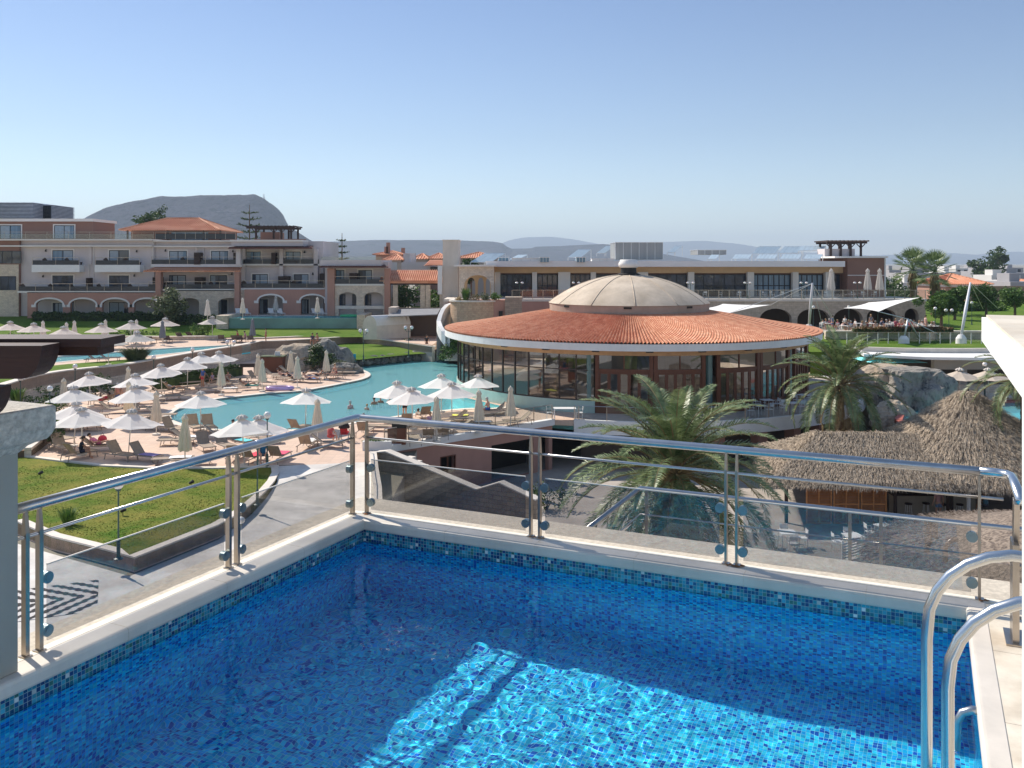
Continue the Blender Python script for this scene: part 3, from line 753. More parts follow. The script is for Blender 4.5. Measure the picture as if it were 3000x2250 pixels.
# ================= rotunda =================
m_soffit = M('timber_soffit', (.56,.33,.17), .6, .12, 2)
m_dome = M('weathered_dome', (.54,.44,.33), .9, .14, .5, .3, 8, col2=(.60,.50,.39), grime=.2)
m_drum = M('drum_render', (.40,.33,.26), .9, .10, .5, .2, 12, col2=(.44,.33,.27), grime=.2)
def Mtile(name, stripe=None):
    m, t, b, o = nt(name); tc = N(t, 'ShaderNodeTexCoord'); v = tc.outputs['UV']
    fl = N(t, 'ShaderNodeVectorMath', operation='FLOOR'); L(t, v, fl.inputs[0])
    wn = N(t, 'ShaderNodeTexWhiteNoise', noise_dimensions='2D'); L(t, fl.outputs[0], wn.inputs['Vector'])
    r = ramp(t, wn.outputs['Value'], [(0,(.56,.23,.135)),(.3,(.63,.28,.165)),(.7,(.68,.33,.20)),(1,(.73,.40,.26))])
    n1 = noisen(t, tc.outputs['Object'], .35, 5, .65)
    g = ramp(t, n1, [(.3,(.93,.92,.91)),(.7,(1.05,1.06,1.06))])
    L(t, mixc(t, 1.0, r.outputs[0], g.outputs[0], 'MULTIPLY'), b.inputs['Base Color']); b.inputs['Roughness'].default_value = .85
    b.inputs['Specular IOR Level'].default_value = .25
    return m
m_tile = Mtile('clay_tiles')
m_turq = M('pale_green_render', (.42,.56,.50), .8, .06, .5, .1, 15, grime=.15)
m_bronze = M('dark_bronze_frames', (.055,.035,.028), .45, .1, 2)
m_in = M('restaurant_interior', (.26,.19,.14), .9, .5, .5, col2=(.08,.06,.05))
rot = thing('round_restaurant', 'round glazed restaurant with wide conical clay tile roof and shallow pale dome', 'restaurant', (RC.x, RC.y, 0), world=True)
ZE = 4.95
# tiled cone with real corrugation and stepped courses
nr, sub, rows = 372, 6, 26
b = MB(); uv = []; vs = []; idx = 0
rad = []; 
for j in range(rows):
    f0, f1 = j/rows, (j+1)/rows
    for f, dz in ((f0, .05), (f1, 0.0)):
        r = 15.75 + (6.65-15.75)*f; z = ZE + (6.45-ZE)*(f**1.12) + dz; rad.append((r, z, j))
na = nr*sub
amp = [0, .5, .85, .85, .5, 0]
for r, z, j in rad:
    for i in range(na):
        k = i % sub; a = 2*pi*i/na; h = .14*(sin(pi*(k)/sub))*min(1, r/9)
        vs.append((RC.x+r*sin(a), RC.y-r*cos(a), z+h)); uv.append((i//sub+.01*k+.1, j+.5))
fs = []
for q in range(len(rad)-1):
    for i in range(na):
        a = q*na+i; c = q*na+(i+1)%na; fs.append((a, c, c+na, a+na))
b.add(vs, fs)
b.uv = uv
o = b.build('tiled_roof', m_tile, rot)
ctr = (RC.x, RC.y, 0)
b = MB(); b.lathe([(15.55,ZE-.46),(15.72,ZE-.46),(15.72,ZE+.03),(15.5,ZE+.03)], 128, ctr); b.build('fascia', m_white2, rot, fix=True)
b = MB(); b.lathe([(14.3,ZE-.62),(15.1,ZE-.45),(15.56,ZE-.40)], 128, ctr); b.build('soffit', m_soffit, rot)
for a in range(-90, 90, 14):
    if abs(a) < 60:
        b = MB(); aa = radians(a+4); c = (RC.x+15.2*sin(aa), RC.y-15.2*cos(aa), ZE-.52); b.cbox(c, .5, .22, .14, rot=aa); b.build('downlight', m_bronze, rot)
b = MB(); b.lathe([(6.75,6.2),(6.78,7.15),(6.7,7.18)], 96, ctr); b.build('drum', m_drum, rot)
for a in (-8, 38, -55):
    aa = radians(a); b = MB(); b.cbox((RC.x+6.76*sin(aa), RC.y-6.76*cos(aa), 7.0), .62, .1, .16, rot=aa); b.build('vent_slot', m_dark, rot)
Rd, hd = 6.85, 2.38; RS = (Rd*Rd+hd*hd)/(2*hd)
b = MB(); prof = []
for i in range(17):
    a = math.asin(Rd/RS)*(1-i/16); prof.append((max(RS*sin(a), .01), 7.17 + RS*cos(a)-(RS-hd)))
b.lathe(prof, 96, ctr); dm = b.build('dome', m_dome, rot, smooth=True)
for k_ in range(12):
    b = MB(); aa = radians(k_*30-3); b.tube([(RC.x+p*sin(aa), RC.y-p*cos(aa), z+.01) for p, z in prof[:-1]], .035, 5); b.build('dome_seam', m_dome, dm, smooth=True)
for q in range(1, 13, 3):
    pass
b = MB(); b.lathe([(1.0,9.50),(1.0,9.60),(.8,9.66)], 24, ctr); b.lathe([(.70,9.5),(.66,10.3)], 24, ctr); b.build('vent_neck', m_dark, rot)
b = MB(); b.lathe([(.60,10.12),(.80,10.18),(.88,10.36),(.86,10.55),(.76,10.66),(.74,10.82),(.58,10.84),(.01,10.80)], 24, ctr); b.build('vent_cowl', m_white2, rot, smooth=True)
b = MB(); b.lathe([(14.66,4.08),(14.72,4.10),(14.72,4.52),(14.4,4.56)], 96, ctr); b.build('timber_frieze', m_soffit, rot)
# glazed ring
Rg = 14.6; ZS = .85
def gp_(a, r, z): a = radians(a); return Vector((RC.x+r*sin(a), RC.y-r*cos(a), z))
def radbar(b, a, r, w_, d_, z0, z1): b.cbox(gp_(a, r, (z0+z1)/2), w_, d_, z1-z0, rot=radians(a))
m_ring = Mglass('restaurant_glass', (.55,.60,.58), .03, -2.4)
m_ring2 = m_ring
fr = MB()
for a in range(-117, -17, 5):
    fr = MB(); radbar(fr, a, Rg, .09, .12, ZS, 4.45); fr.build('mullion', m_bronze, rot)
b = MB(); pts = [gp_(a, Rg, 3.0) for a in range(-120, -16, 2)]
for i in range(len(pts)-1): b.bar(pts[i], pts[i+1], .06, .07); b.bar(pts[i]+Vector((0,0,-2.13)), pts[i+1]+Vector((0,0,-2.13)), .12, .12)
b.build('transom', m_bronze, rot)
for a in range(-117, -19, 5):
    b = MB(); b.add([gp_(a,Rg,ZS+.05),gp_(a+5,Rg,ZS+.05),gp_(a+5,Rg,4.5),gp_(a,Rg,4.5)], [(0,1,2,3)]); b.build('glass_panel', m_ring, rot)
b = MB(); b.lathe([(Rg+.12,-1.2),(Rg+.12,ZS),(Rg-.15,ZS)], 60, ctr, radians(-90-120), radians(-90-16.6)); b.build('base_wall', m_turq, rot)
bays = [(-16.6,-.7),(-.7,13.9),(17.2,32.2),(32.2,46.8),(50,64),(64,78),(81,95)]
for bi, (a0_, a1_) in enumerate(bays):
    fb = MB()
    for a in (a0_+.6, a1_-.6): radbar(fb, a, Rg, .26, .22, .35, 4.45)
    n = 8
    for i in range(n):
        p0 = gp_(a0_+(a1_-a0_)*i/n, Rg, 0); p1 = gp_(a0_+(a1_-a0_)*(i+1)/n, Rg, 0)
        for z, hh in ((4.33,.16),(3.02,.22),(.42,.16)): fb.bar(p0+Vector((0,0,z)), p1+Vector((0,0,z)), .16, hh)
    frame = fb.build('door_frame', m_brownframe, rot)
    mid = (a0_+a1_)/2
    b = MB(); radbar(b, mid, Rg, .08, .1, 3.1, 4.3); b.build('mullion', m_brownframe, frame)
    for i in range(5):
        c0 = a0_+1.1+(a1_-a0_-2.2)*i/5; c1 = a0_+1.1+(a1_-a0_-2.2)*(i+1)/5
        d = MB()
        for a in (c0+.22, c1-.22): radbar(d, a, Rg-.02, .11, .09, .5, 2.93)
        for z in (.6, 2.86): d.bar(gp_(c0+.2,Rg-.02,z), gp_(c1-.2,Rg-.02,z), .08, .16)
        dd_ = d.build('door', m_brownframe, rot)
        d = MB(); d.add([gp_(c0+.3,Rg-.02,.6),gp_(c1-.3,Rg-.02,.6),gp_(c1-.3,Rg-.02,2.9),gp_(c0+.3,Rg-.02,2.9)], [(0,1,2,3)]); d.build('pane', m_ring2, dd_)
    b = MB()
    for c0, c1 in ((a0_+1.1, mid), (mid, a1_-1.1)): b.add([gp_(c0,Rg-.01,3.1),gp_((c0+c1)/2,Rg-.01,3.1),gp_(c1,Rg-.01,3.1),gp_(c1,Rg-.01,4.35),gp_((c0+c1)/2,Rg-.01,4.35),gp_(c0,Rg-.01,4.35)], [(0,1,4,5),(1,2,3,4)])
    b.build('pane', m_ring2, frame)
m_col = M('teal_column', (.09,.17,.17), .15, .2, 1, spec=.8)
for a in (-18.3, 15.5, 48.4, 79.5):
    b = MB(); c = gp_(a, Rg-.2, 0); b.lathe([(.24,.3),(.24,4.1)], 20, c); b.build('column', m_col, rot, smooth=True)
# interior: floor, core, ceiling
b = MB(); b.lathe([(.01,.42),(Rg,.42)], 64, ctr); b.build('floor', M('restaurant_floor', (.35,.25,.18), .5), rot)
b = MB(); b.lathe([(Rg,4.5),(.01,4.9)], 64, ctr); b.build('ceiling', M('restaurant_ceiling', (.42,.34,.26), .8), rot)
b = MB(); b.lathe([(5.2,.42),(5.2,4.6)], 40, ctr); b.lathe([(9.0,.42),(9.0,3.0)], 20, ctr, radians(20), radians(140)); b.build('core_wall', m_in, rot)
m_cloth = M('white_chair_plastic', (.74,.73,.71), .5, .04)
# terrace slab around the front and right
tr_ = thing('restaurant_terrace', 'curved cream terrace slab wrapping the front and right of the round restaurant', 'terrace', (RC.x+5, RC.y-17, 0), world=True)
TA = [-19]+list(range(-18, 109, 6))
def trr(a): return 18.05 + (max(0, a-35)/65)*1.6
edge = [gp_(a, trr(a), 0) for a in TA]
b = MB()
b.add([p+Vector((0,0,.10)) for p in edge]+[p+Vector((0,0,-.82)) for p in edge], [(i+1,i,len(edge)+i,len(edge)+i+1) for i in range(len(edge)-1)])
ins = [gp_(a, trr(a)-.22, .10) for a in TA]
b.add([p+Vector((0,0,.10)) for p in edge]+ins, [(i,i+1,len(edge)+i+1,len(edge)+i) for i in range(len(edge)-1)])
b.add([ins[0],ins[0]+Vector((0,0,-.08))]+[edge[0]+Vector((0,0,.1)),edge[0]+Vector((0,0,-.8))],[(0,1,3,2)])
b.build('edge_band', m_white2, tr_)
b = MB()
ins2 = [gp_(a, 14.4, .02) for a in TA]
b.add([p+Vector((0,0,-.07)) for p in ins]+ins2, [(i,i+1,len(TA)+i+1,len(TA)+i) for i in range(len(TA)-1)]); b.build('floor', m_court, tr_)
b = MB()
in3 = [gp_(a, 15.2, -1.25) for a in TA]
b.add([p+Vector((0,0,-.82)) for p in edge]+in3, [(i+1,i,len(TA)+i,len(TA)+i+1) for i in range(len(TA)-1)]); b.build('soffit', m_soffit, tr_)
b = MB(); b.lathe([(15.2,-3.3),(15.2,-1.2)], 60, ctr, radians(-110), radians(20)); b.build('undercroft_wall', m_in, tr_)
for a in (2, 14, 26, 38, 50, 62, 74):
    b = MB(); c = gp_(a, 16.3, 0); b.cbox((c.x,c.y,-2.1), .8, .8, 2.4, rot=radians(a)); b.build('pillar', m_pink, tr_)
b = MB(); b.lathe([(Rg+.05,-.01),(Rg+.05,.42),(Rg-.4,.42)], 60, ctr, radians(-90-17), radians(-90+100)); b.build('plinth', m_brownframe, tr_)
tf = thing('glass_fence', 'glass balustrade with steel rail round the restaurant terrace edge', 'fence', (RC.x+5, RC.y-17.9, 0), world=True)
b = MB()
e2 = [gp_(a, trr(a)-.1, 1.02) for a in TA[:-2]]
b.tube(e2, .025, 6); b.build('top_rail', m_steel, tf)
for i in range(len(e2)-1):
    b = MB(); b.add([e2[i]+Vector((0,0,-.9)), e2[i+1]+Vector((0,0,-.9)), e2[i+1]+Vector((0,0,-.04)), e2[i]+Vector((0,0,-.04))], [(0,1,2,3)]); b.build('glass_panel', m_glassfar, tf)
    b = MB(); b.cbox(e2[i]+Vector((0,0,-.46)), .04, .04, .92); b.build('post', m_steelp, tf)

# ================= hotel on the left =================
m_grey = M('taupe_plaster', (.60,.54,.53), .9, .05, .3, .1, 12, grime=.08)
m_trim = M('cream_trim', (.74,.70,.66), .8, .04, .5)
m_brn = M('brown_plaster', (.27,.15,.115), .9, .06, .3, .1, 12)
m_pane = Mpane('window_pane', (.015,.022,.035))
m_curtain = M('curtain_cloth', (.34,.40,.45), .9, .12, 3)
m_frame = M('window_frame_dark', (.03,.035,.045), .5)
m_curt = M('curtained_pane', (.15,.24,.33), .2, .3, .8, spec=.5, stretch=(4,4,.3))
m_balgl = M('balcony_tinted_glass', (.035,.04,.05), .2, .2, 1, spec=.4)
m_div = M('balcony_divider_timber', (.04,.022,.018), .7)
m_balw = M('balcony_white', (.80,.79,.78), .8, .04)
m_roofdk = M('dark_tile_eaves', (.12,.045,.035), .8, .2, 3)
class PL_:
    def __init__(s, Y): s.Y = Y
    def x(s, u): return (u-CU)/F*s.Y
    def z(s, v): return H-(v-HV)/F*s.Y
YH = 122.0
ph = PL_(YH)
hotel = thing('hotel_building', 'long three-storey taupe plastered hotel wing with arcades, balconies and roof terraces', 'hotel', (ph.x(480), YH, 3.3), world=True)
def bx(b, pl, u0, u1, v0, v1, y0, y1, mi=0): return b.box(pl.x(u0), pl.x(u1), y0, y1, pl.z(v1), pl.z(v0), mi)
def window(root, pl, u0, u1, v0, v1, n=2, trim=True, curt=None, tm=None):
    x0, x1, z1, z0 = pl.x(u0), pl.x(u1), pl.z(v0), pl.z(v1); Y = pl.Y
    b = MB()
    if trim:
        w_ = .16
        b.box(x0-w_, x0, Y-.06, Y+.05, z0, z1+w_); b.box(x1, x1+w_, Y-.06, Y+.05, z0, z1+w_); b.box(x0, x1, Y-.058, Y+.05, z1, z1+w_)
    w_ = .09
    b.box(x0, x0+w_, Y-.045, Y+.04, z0, z1, 1); b.box(x1-w_, x1, Y-.045, Y+.04, z0, z1, 1); b.box(x0+w_, x1-w_, Y-.045, Y+.04, z1-w_, z1, 1)
    for i in range(1, n):
        x = x0+(x1-x0)*i/n; b.box(x-.05, x+.05, Y-.045, Y+.04, z0, z1-w_, 1)
    f = b.build('window', [tm or m_trim, m_frame], root)
    c = random.random() if curt is None else curt
    b = MB(); b.add([(x0,Y-.02,z0),(x1,Y-.02,z0),(x1,Y-.02,z1),(x0,Y-.02,z1)], [(0,1,2,3)])
    b.build('pane', m_curt if c > .45 else m_pane, f)
    if c > .15:
        b = MB(); k = random.choice([.28,.45,.8]); xa = x0+.1 if random.random() < .6 else x1-.1-(x1-x0-.2)*k; nn = 10; vs = []
        for i in range(nn+1):
            for zz in (z0+.02, z1-.1): vs.append((xa+(x1-x0-.2)*k*i/nn, Y-.026-.006*(i%2), zz))
        b.add(vs, [(2*i,2*i+2,2*i+3,2*i+1) for i in range(nn)]); b.build('curtain', m_curtain, f)
def balcony(root, pl, u0, u1, vt, vb, depth, mat=None, rails=True, hgt=1.0):
    """slab/parapet from pixel rows vt..vb, projecting towards the viewer, glass rail on top"""
    b = MB(); Y = pl.Y; b.box(pl.x(u0), pl.x(u1), Y-depth, Y-.002, pl.z(vb), pl.z(vt)); o = b.build('balcony', mat or m_balw, root)
    if rails:
        z = pl.z(vt); g = MB(); g.box(pl.x(u0)+.08, pl.x(u1)-.08, Y-depth+.08, Y-depth+.10, z+.01, z+hgt*.62); g.build('glass_rail', m_balgl, o)
        g = MB(); g.box(pl.x(u0)+.05, pl.x(u1)-.05, Y-depth+.06, Y-depth+.11, z+hgt-.05, z+hgt)
        n = max(2, int((pl.x(u1)-pl.x(u0))/2.2))
        for i in range(n+1):
            x = pl.x(u0)+.08+(pl.x(u1)-pl.x(u0)-.16)*i/n; g.box(x-.02, x+.02, Y-depth+.06, Y-depth+.1, z, z+hgt-.05)
        g.build('top_rail', m_steelp, o)
    return o
def archtrim(root, pl, Yf, arches, zs, zt, mat, w_=.22, pro=.06, col=True):
    for u0, u1 in arches:
        b = MB(); x0, x1 = pl.x(u0), pl.x(u1); c = (x0+x1)/2; r = (x1-x0)/2; n = 14
        vs = []
        for i in range(n+1):
            a = pi*i/n
            for rr in (0, w_):
                px, pz = c+(r+rr)*cos(a), zs+(zt-zs+rr)*sin(a)
                vs += [(px, Yf-pro, pz), (px, Yf+.02, pz)]
        fs = []
        for i in range(n):
            k_ = i*4; fs += [(k_,k_+2,k_+6,k_+4),(k_,k_+4,k_+5,k_+1),(k_+2,k_+3,k_+7,k_+6)]
        b.add(vs, fs)
        if col:
            for xx in (x0-.55, x1-.02): b.box(xx, xx+.57, Yf-pro-.05, Yf+.05, zs-.32, zs+.02)
        b.build('arch_trim', mat, root, fix=True)
zg = 3.3
b = MB()
bx(b, ph, 62, 452, 704, 930, YH, YH+12)              # S1
bx(b, ph, 452, 716, 706, 930, YH+.4, YH+12)          # S2
bx(b, ph, 716, 942, 706, 930, YH+1.0, YH+12)         # S3
b.build('main_wall', m_grey, hotel)
b = MB(); bx(b, ph, -60, 62, 704, 930, YH-.5, YH+12); b.build('side_wall', m_brn, hotel)
b = MB(); bx(b, ph, -60, 61, 775, 930, YH-.56, YH-.501); b.build('stone_facing', m_stone, hotel)
# cornices
b = MB(); bx(b, ph, -60, 452, 701, 705, YH-.9, YH+12.1); bx(b, ph, 0-60, 450, 719, 723, YH-.7, YH+.1); bx(b, ph, 452, 716, 704, 708, YH-.4, YH+12); bx(b, ph, 452, 700, 720, 724, YH-.2, YH+.5)
bx(b, ph, 690, 898, 704, 709, YH-2.4, YH+1.2); b.build('cornice', m_trim, hotel)
bb = MB(); bx(bb, ph, 692, 898, 709, 722, YH-2.2, YH+1.1); bb.build('parapet', m_grey, hotel)
# dark tiled eaves
def eave(root, pl, u0, u1, v0, v1, y0, y1, mat):
    b = MB(); x0, x1 = pl.x(u0), pl.x(u1); zt, zb_ = pl.z(v0), pl.z(v1)
    b.add([(x0,y0,zb_),(x1,y0,zb_),(x1-.8,y1,zt),(x0+.8,y1,zt),(x0,y0,zb_+.12),(x1,y0,zb_+.12)], [(0,1,5,4),(4,5,2,3),(0,3,2,1),(0,4,3),(1,2,5)])
    n = int((x1-x0)/.3)
    for i in range(n): b.tube([(x0+.15+i*.3,y0-.02,zb_+.14),(x0+.15+min(max(i*.3,.7),x1-x0-1.0),y1,zt+.02)], .09, 5)
    return b.build('tiled_eaves', mat, root)
eave(hotel, ph, 690, 930, 721, 730, YH-3.2, YH+.9, m_roofdk)
eave(hotel, ph, 446, 724, 781, 796, YH-3.0, YH+.3, m_tile)
# windows: top floor and first floor
w1 = PL_(YH); w2 = PL_(YH+.4); w3 = PL_(YH+1.0)
for u0, u1, pl in ((154,215,w1),(320,378,w1)):
    window(hotel, pl, u0, u1, 733, 778, curt=.9 if u0 < 300 else .2); window(hotel, pl, u0, u1, 807, 853, curt=.1)
for u0, u1 in ((496,548),(619,669)):
    window(hotel, w2, u0, u1, 735, 775, curt=.9)
for u0, u1 in ((496,545),(616,666)): window(hotel, w2, u0, u1, 806, 845, curt=.2, trim=u0>600)
for u0, u1 in ((721,764),(837,881)): window(hotel, w3, u0, u1, 737, 770, curt=.9)
for u0, u1 in ((739,785),(861,904)): window(hotel, w3, u0, u1, 803, 843, curt=.3)
wsd = PL_(YH-.56)
for v0, v1 in ((735,772),(809,850)): window(hotel, wsd, -20, 62 if v0 < 800 else 47, v0, v1, n=3, trim=False, curt=.1)
# balconies
balcony(hotel, w1, 110, 248, 776, 797, 1.5); balcony(hotel, w1, 292, 423, 776, 797, 1.5)
balcony(hotel, w2, 452, 716, 774, 782, 1.2, m_trim); balcony(hotel, w3, 716, 940, 773, 778, .8, m_trim)
balcony(hotel, w2, 455, 714, 845, 851, 2.6, m_trim); balcony(hotel, w1, 82, 480, 851, 856, 2.6, m_trim)
balcony(hotel, w3, 716, 965, 842, 848, 3.2, m_trim)
for pl, u0, u1, v0, v1 in ((w2,578,596,740,775),(w2,580,603,812,848),(w3,692,705,741,775),(w3,802,813,741,774),(w3,822,852,809,845),(w1,265,272,814,853),(w3,942,961,801,845),(w1,458,480,812,853),(w1,78,90,640,640)):
    if v0 != v1:
        b = MB(); bx(b, pl, u0, u1, v0, v1, pl.Y-1.3, pl.Y-.02); b.build('balcony_divider', m_div, hotel)
# square pillars
b_ = [(480,495,795,862,m_pink,YH-2.9),(706,720,797,925,m_pink,YH-2.9),(707,720,728,776,m_grey,YH-2.4),(817,828,728,842,m_grey,YH+.2),(918,930,728,842,m_grey,YH+.2),(590,596,728,776,m_grey,YH+.2),(260,270,724,775,m_grey,YH-.2)]
for u0, u1, v0, v1, mt, y in b_:
    b = MB(); bx(b, ph, u0, u1, v0, v1, y, y+.9 if y < YH-1 else y+1.2); b.build('pillar', mt, hotel)
m_wl = M('wall_lamp_dark', (.03,.03,.03), .6)
for pl_w, u, v in [(w1,136,733),(w1,402,735),(w1,128,808),(w1,395,806),(w2,486,733),(w2,683,735),(w3,893,737),(w3,917,801),(w2,680,801),(w3,717,802)]:
    b = MB(); x, z = pl_w.x(u), pl_w.z(v); b.lathe([(.01,.1),(.14,-.12),(.10,-.2),(.01,-.2)], 8, (x, pl_w.Y-.2, z)); b.box(x-.06,x+.06,pl_w.Y-.2,pl_w.Y-.01,z+.05,z+.12); b.build('wall_lamp', m_wl, hotel)
for u, v0, v1 in [(262,725,850),(275,725,850),(449,706,775),(575,724,774),(707,724,728)]:
    b = MB(); x = ph.x(u); b.tube([(x,YH-.1,ph.z(v0)),(x,YH-.1,ph.z(v1))], .05, 6); b.build('downpipe', m_trim, hotel)
for u, Yb, v in [(168,YH-1.1,776),(232,YH-1.1,776),(345,YH-1.1,776),(403,YH-1.1,776),(110,YH-1.6,851),(190,YH-1.6,851),(250,YH-1.6,851),(330,YH-1.6,851),(420,YH-1.6,851),(520,YH-1,845),(650,YH-1,845),(560,YH,774),(745,YH-1,842),(890,YH-1,842),(850,YH+.4,773)]:
    b = MB(); x, z = ph.x(u), ph.z(v)+.02; b.box(x-.9,x+.9,Yb-.25,Yb+.25,z+.3,z+.36); b.box(x-.85,x-.78,Yb-.2,Yb+.2,z,z+.3); b.box(x+.78,x+.85,Yb-.2,Yb+.2,z,z+.3); b.bar((x-.9,Yb,z+.33),(x-1.3,Yb,z+.85),.5,.05,up=(0,1,0)); b.build('balcony_seat', m_div, hotel)
# pink arcade on the left: arches
def arcade(root, pl, Yf, u0, u1, vtop, arches, vspring, varch, mat, tmat=None, th=.5, vbase=930):
    x0 = pl.x(u0); zb_ = zg-.1; zt = pl.z(vtop)
    b = MB(); hs = [[(x-x0, z-zb_) for x, z in arch(pl.x(a), pl.x(c), zb_+.12, pl.z(vspring), pl.z(varch))] for a, c in arches]
    facade(b, (x0, Yf, zb_), 0, rect(0, pl.x(u1)-x0, 0, zt-zb_), hs, th); b.build('arcade_wall', mat, root, fix=True)
    if tmat: archtrim(root, pl, Yf, arches, pl.z(vspring), pl.z(varch), tmat)
a1_ = PL_(YH-2.6)
arcade(hotel, a1_, a1_.Y, 80, 482, 856, [(105,184),(205,281),(299,376),(393,468)], 893, 876, m_pink, m_trim)
arcade(hotel, PL_(YH-2.2), YH-2.2, 482, 716, 850, [(528,583),(639,708)], 886, 873, m_stone)
arcade(hotel, PL_(YH-2.6), YH-2.6, 716, 967, 848, [(757,829),(881,951)], 881, 865, m_pink, m_trim)
for pl, u0, u1, v0, v1 in ((w1,155,187,887,928),(w1,205,218,885,928),(w1,320,376,885,920),(w2,530,545,875,920),(w2,640,666,878,925),(w3,760,785,877,920),(w3,842,867,880,921),(w3,883,905,877,920)):
    window(hotel, pl, u0, u1, v0, v1, trim=True, curt=.2)
# penthouse, roof terrace
pt = PL_(YH+5)
b = MB(); bx(b, pt, -60, 272, 648, 703, pt.Y, pt.Y+7); b.build('penthouse_wall', m_brn, hotel)
b = MB(); bx(b, pt, -60, 277, 641, 649, pt.Y-.5, pt.Y+7.2); b.build('penthouse_cornice', m_trim, hotel)
for u0, u1 in ((0,62),(159,218)): window(hotel, pt, u0, u1, 660, 699, curt=.9)
window(hotel, pt, -50, -14, 660, 699)
rg = PL_(YH-.5)
for i, (u0, u1) in enumerate(((-50,450),(455,690))):
    b = MB(); b.box(rg.x(u0), rg.x(u1), rg.Y, rg.Y+.02, ph.z(701)+.02, ph.z(701)+.75); b.build('terrace_glass', m_balgl if i else m_glassfar, hotel)
    b = MB(); b.box(rg.x(u0), rg.x(u1), rg.Y-.02, rg.Y+.04, ph.z(701)+.95, ph.z(701)+1.0)
    for j in range(9):
        x = rg.x(u0)+(rg.x(u1)-rg.x(u0))*j/8; b.box(x-.02, x+.02, rg.Y-.01, rg.Y+.03, ph.z(701), ph.z(701)+.95)
    b.build('terrace_rail', m_steelp, hotel)
# tiled pavilion on the roof
def hiproof(root, name, mat, x0, x1, y0, y1, ze, zr, inset=None, ov=.0, sp=.32):
    """hipped roof with ridged tile rows"""
    b = MB(); w_ = (y1-y0)/2; ins = inset if inset is not None else w_; xa, xb = x0+ins, x1-ins; ym = (y0+y1)/2
    A = [(x0,y0,ze),(x1,y0,ze),(x1,y1,ze),(x0,y1,ze),(xa,ym,zr),(xb,ym,zr)]
    b.add(A, [(0,1,5,4),(1,2,5),(2,3,4,5),(3,0,4),(3,2,1,0)])
    n = max(3, int((x1-x0)/sp))
    for i in range(n+1):
        x = x0+(x1-x0)*i/n; f = min(1, (x-x0)/ins if x < xa else 1, (x1-x)/ins if x > xb else 1)
        if f > .03:
            for ya, yb in ((y0, y0+(ym-y0)*f), (y1, y1-(y1-ym)*f)): b.tube([(x,ya,ze+.03),(x,yb,ze+(zr-ze)*f+.03)], sp*.26, 5)
    n = max(3, int((y1-y0)/sp))
    for i in range(n+1):
        y = y0+(y1-y0)*i/n; f = 1-abs(y-ym)/w_
        if f > .03:
            for xa_, xb_ in ((x0, x0+ins*f), (x1, x1-ins*f)): b.tube([(xa_,y,ze+.03),(xb_,y,ze+(zr-ze)*f+.03)], sp*.26, 5)
    for p, q in ((0,4),(1,5),(2,5),(3,4),(4,5)): b.tube([Vector(A[p])+Vector((0,0,.08)), Vector(A[q])+Vector((0,0,.08))], .13, 6)
    return b.build(name, mat, root)
pv = PL_(YH+6)
pav = thing('roof_pavilion', 'terracotta hip-roofed pavilion standing on the hotel roof terrace', 'pavilion', (pv.x(500), pv.Y, ph.z(703)), world=True)
hiproof(pav, 'tiled_roof', m_tile, pv.x(366), pv.x(656), pv.Y-2, pv.Y+9, pv.z(676), pv.z(637), inset=4.8)
b = MB(); bx(b, pv, 384, 500, 676, 706, pv.Y, pv.Y+7); bx(b, pv, 610, 650, 676, 706, pv.Y, pv.Y+7); b.build('wall', m_brn, pav)
b = MB(); bx(b, pv, 500, 610, 680, 704, pv.Y+.3, pv.Y+.5); b.build('glass_screen', m_curt, pav)
for u in (503, 606, 655, 386):
    b = MB(); bx(b, pv, u-2, u+2, 676, 706, pv.Y-1.5, pv.Y-1.3); b.build('post', m_div, pav)
# timber pergola on the roof
def pergola(label, pl, u0, u1, vtop, vfoot, us, depth=4, group=None):
    x0, x1 = pl.x(u0), pl.x(u1); zt = pl.z(vtop); o = thing('roof_pergola', label, 'pergola', ((x0+x1)/2, pl.Y, pl.z(vfoot)), world=True)
    b = MB(); b.box(x0, x1, pl.Y-.1, pl.Y+.1, zt-.42, zt-.17); b.box(x0, x1, pl.Y+depth-.1, pl.Y+depth+.1, zt-.42, zt-.17); b.build('beam', m_div, o)
    n = int((x1-x0)/.5); b = MB()
    for i in range(n+1):
        x = x0+(x1-x0)*i/n; b.box(x-.06, x+.06, pl.Y-.6, pl.Y+depth+.6, zt-.17, zt)
    b.build('slat_roof', m_div, o)
    for u in us:
        b = MB(); x = pl.x(u)
        for y in (pl.Y, pl.Y+depth): b.box(x-.12, x+.12, y-.12, y+.12, pl.z(vfoot), zt-.42)
        for s in (-1, 1): b.bar((x, pl.Y, zt-1.0), (x+s*.55, pl.Y, zt-.45), .1, .1)
        b.build('post', m_div, o)
    return o
pergola('dark timber pergola on the left hotel roof in front of the conifer', PL_(YH+3), 722, 862, 661, 706, (750,802,825,853))
b = MB(); bx(b, PL_(YH+5), 763, 817, 680, 706, YH+5, YH+8); bx(b, PL_(YH+2), 745, 895, 700, 705, YH+2, YH+2.3); b.build('rooftop_hut', m_brn, hotel)
lv = PL_(YH+14)
lb = thing('plant_screen', 'blue-grey louvred plant screen box on the far left roof', 'screen', (lv.x(40), lv.Y, lv.z(640)), world=True)
b = MB(); bx(b, lv, -60, 95, 594, 641, lv.Y+.3, lv.Y+6); bx(b, lv, -60, 120, 598, 645, lv.Y+3, lv.Y+10); b.build('core', M('louvre_dark', (.05,.06,.08), .6), lb)
m_louv = M('louvre_blue_grey', (.40,.44,.52), .5)
b = MB()
for i in range(12):
    v = 593+i*4; bx(b, lv, -60, 96, v, v+2.2, lv.Y, lv.Y+6.2); bx(b, lv, 90, 123, v+3, v+5.2, lv.Y+3, lv.Y+10.1)
b.build('louvre_blades', m_louv, lb)
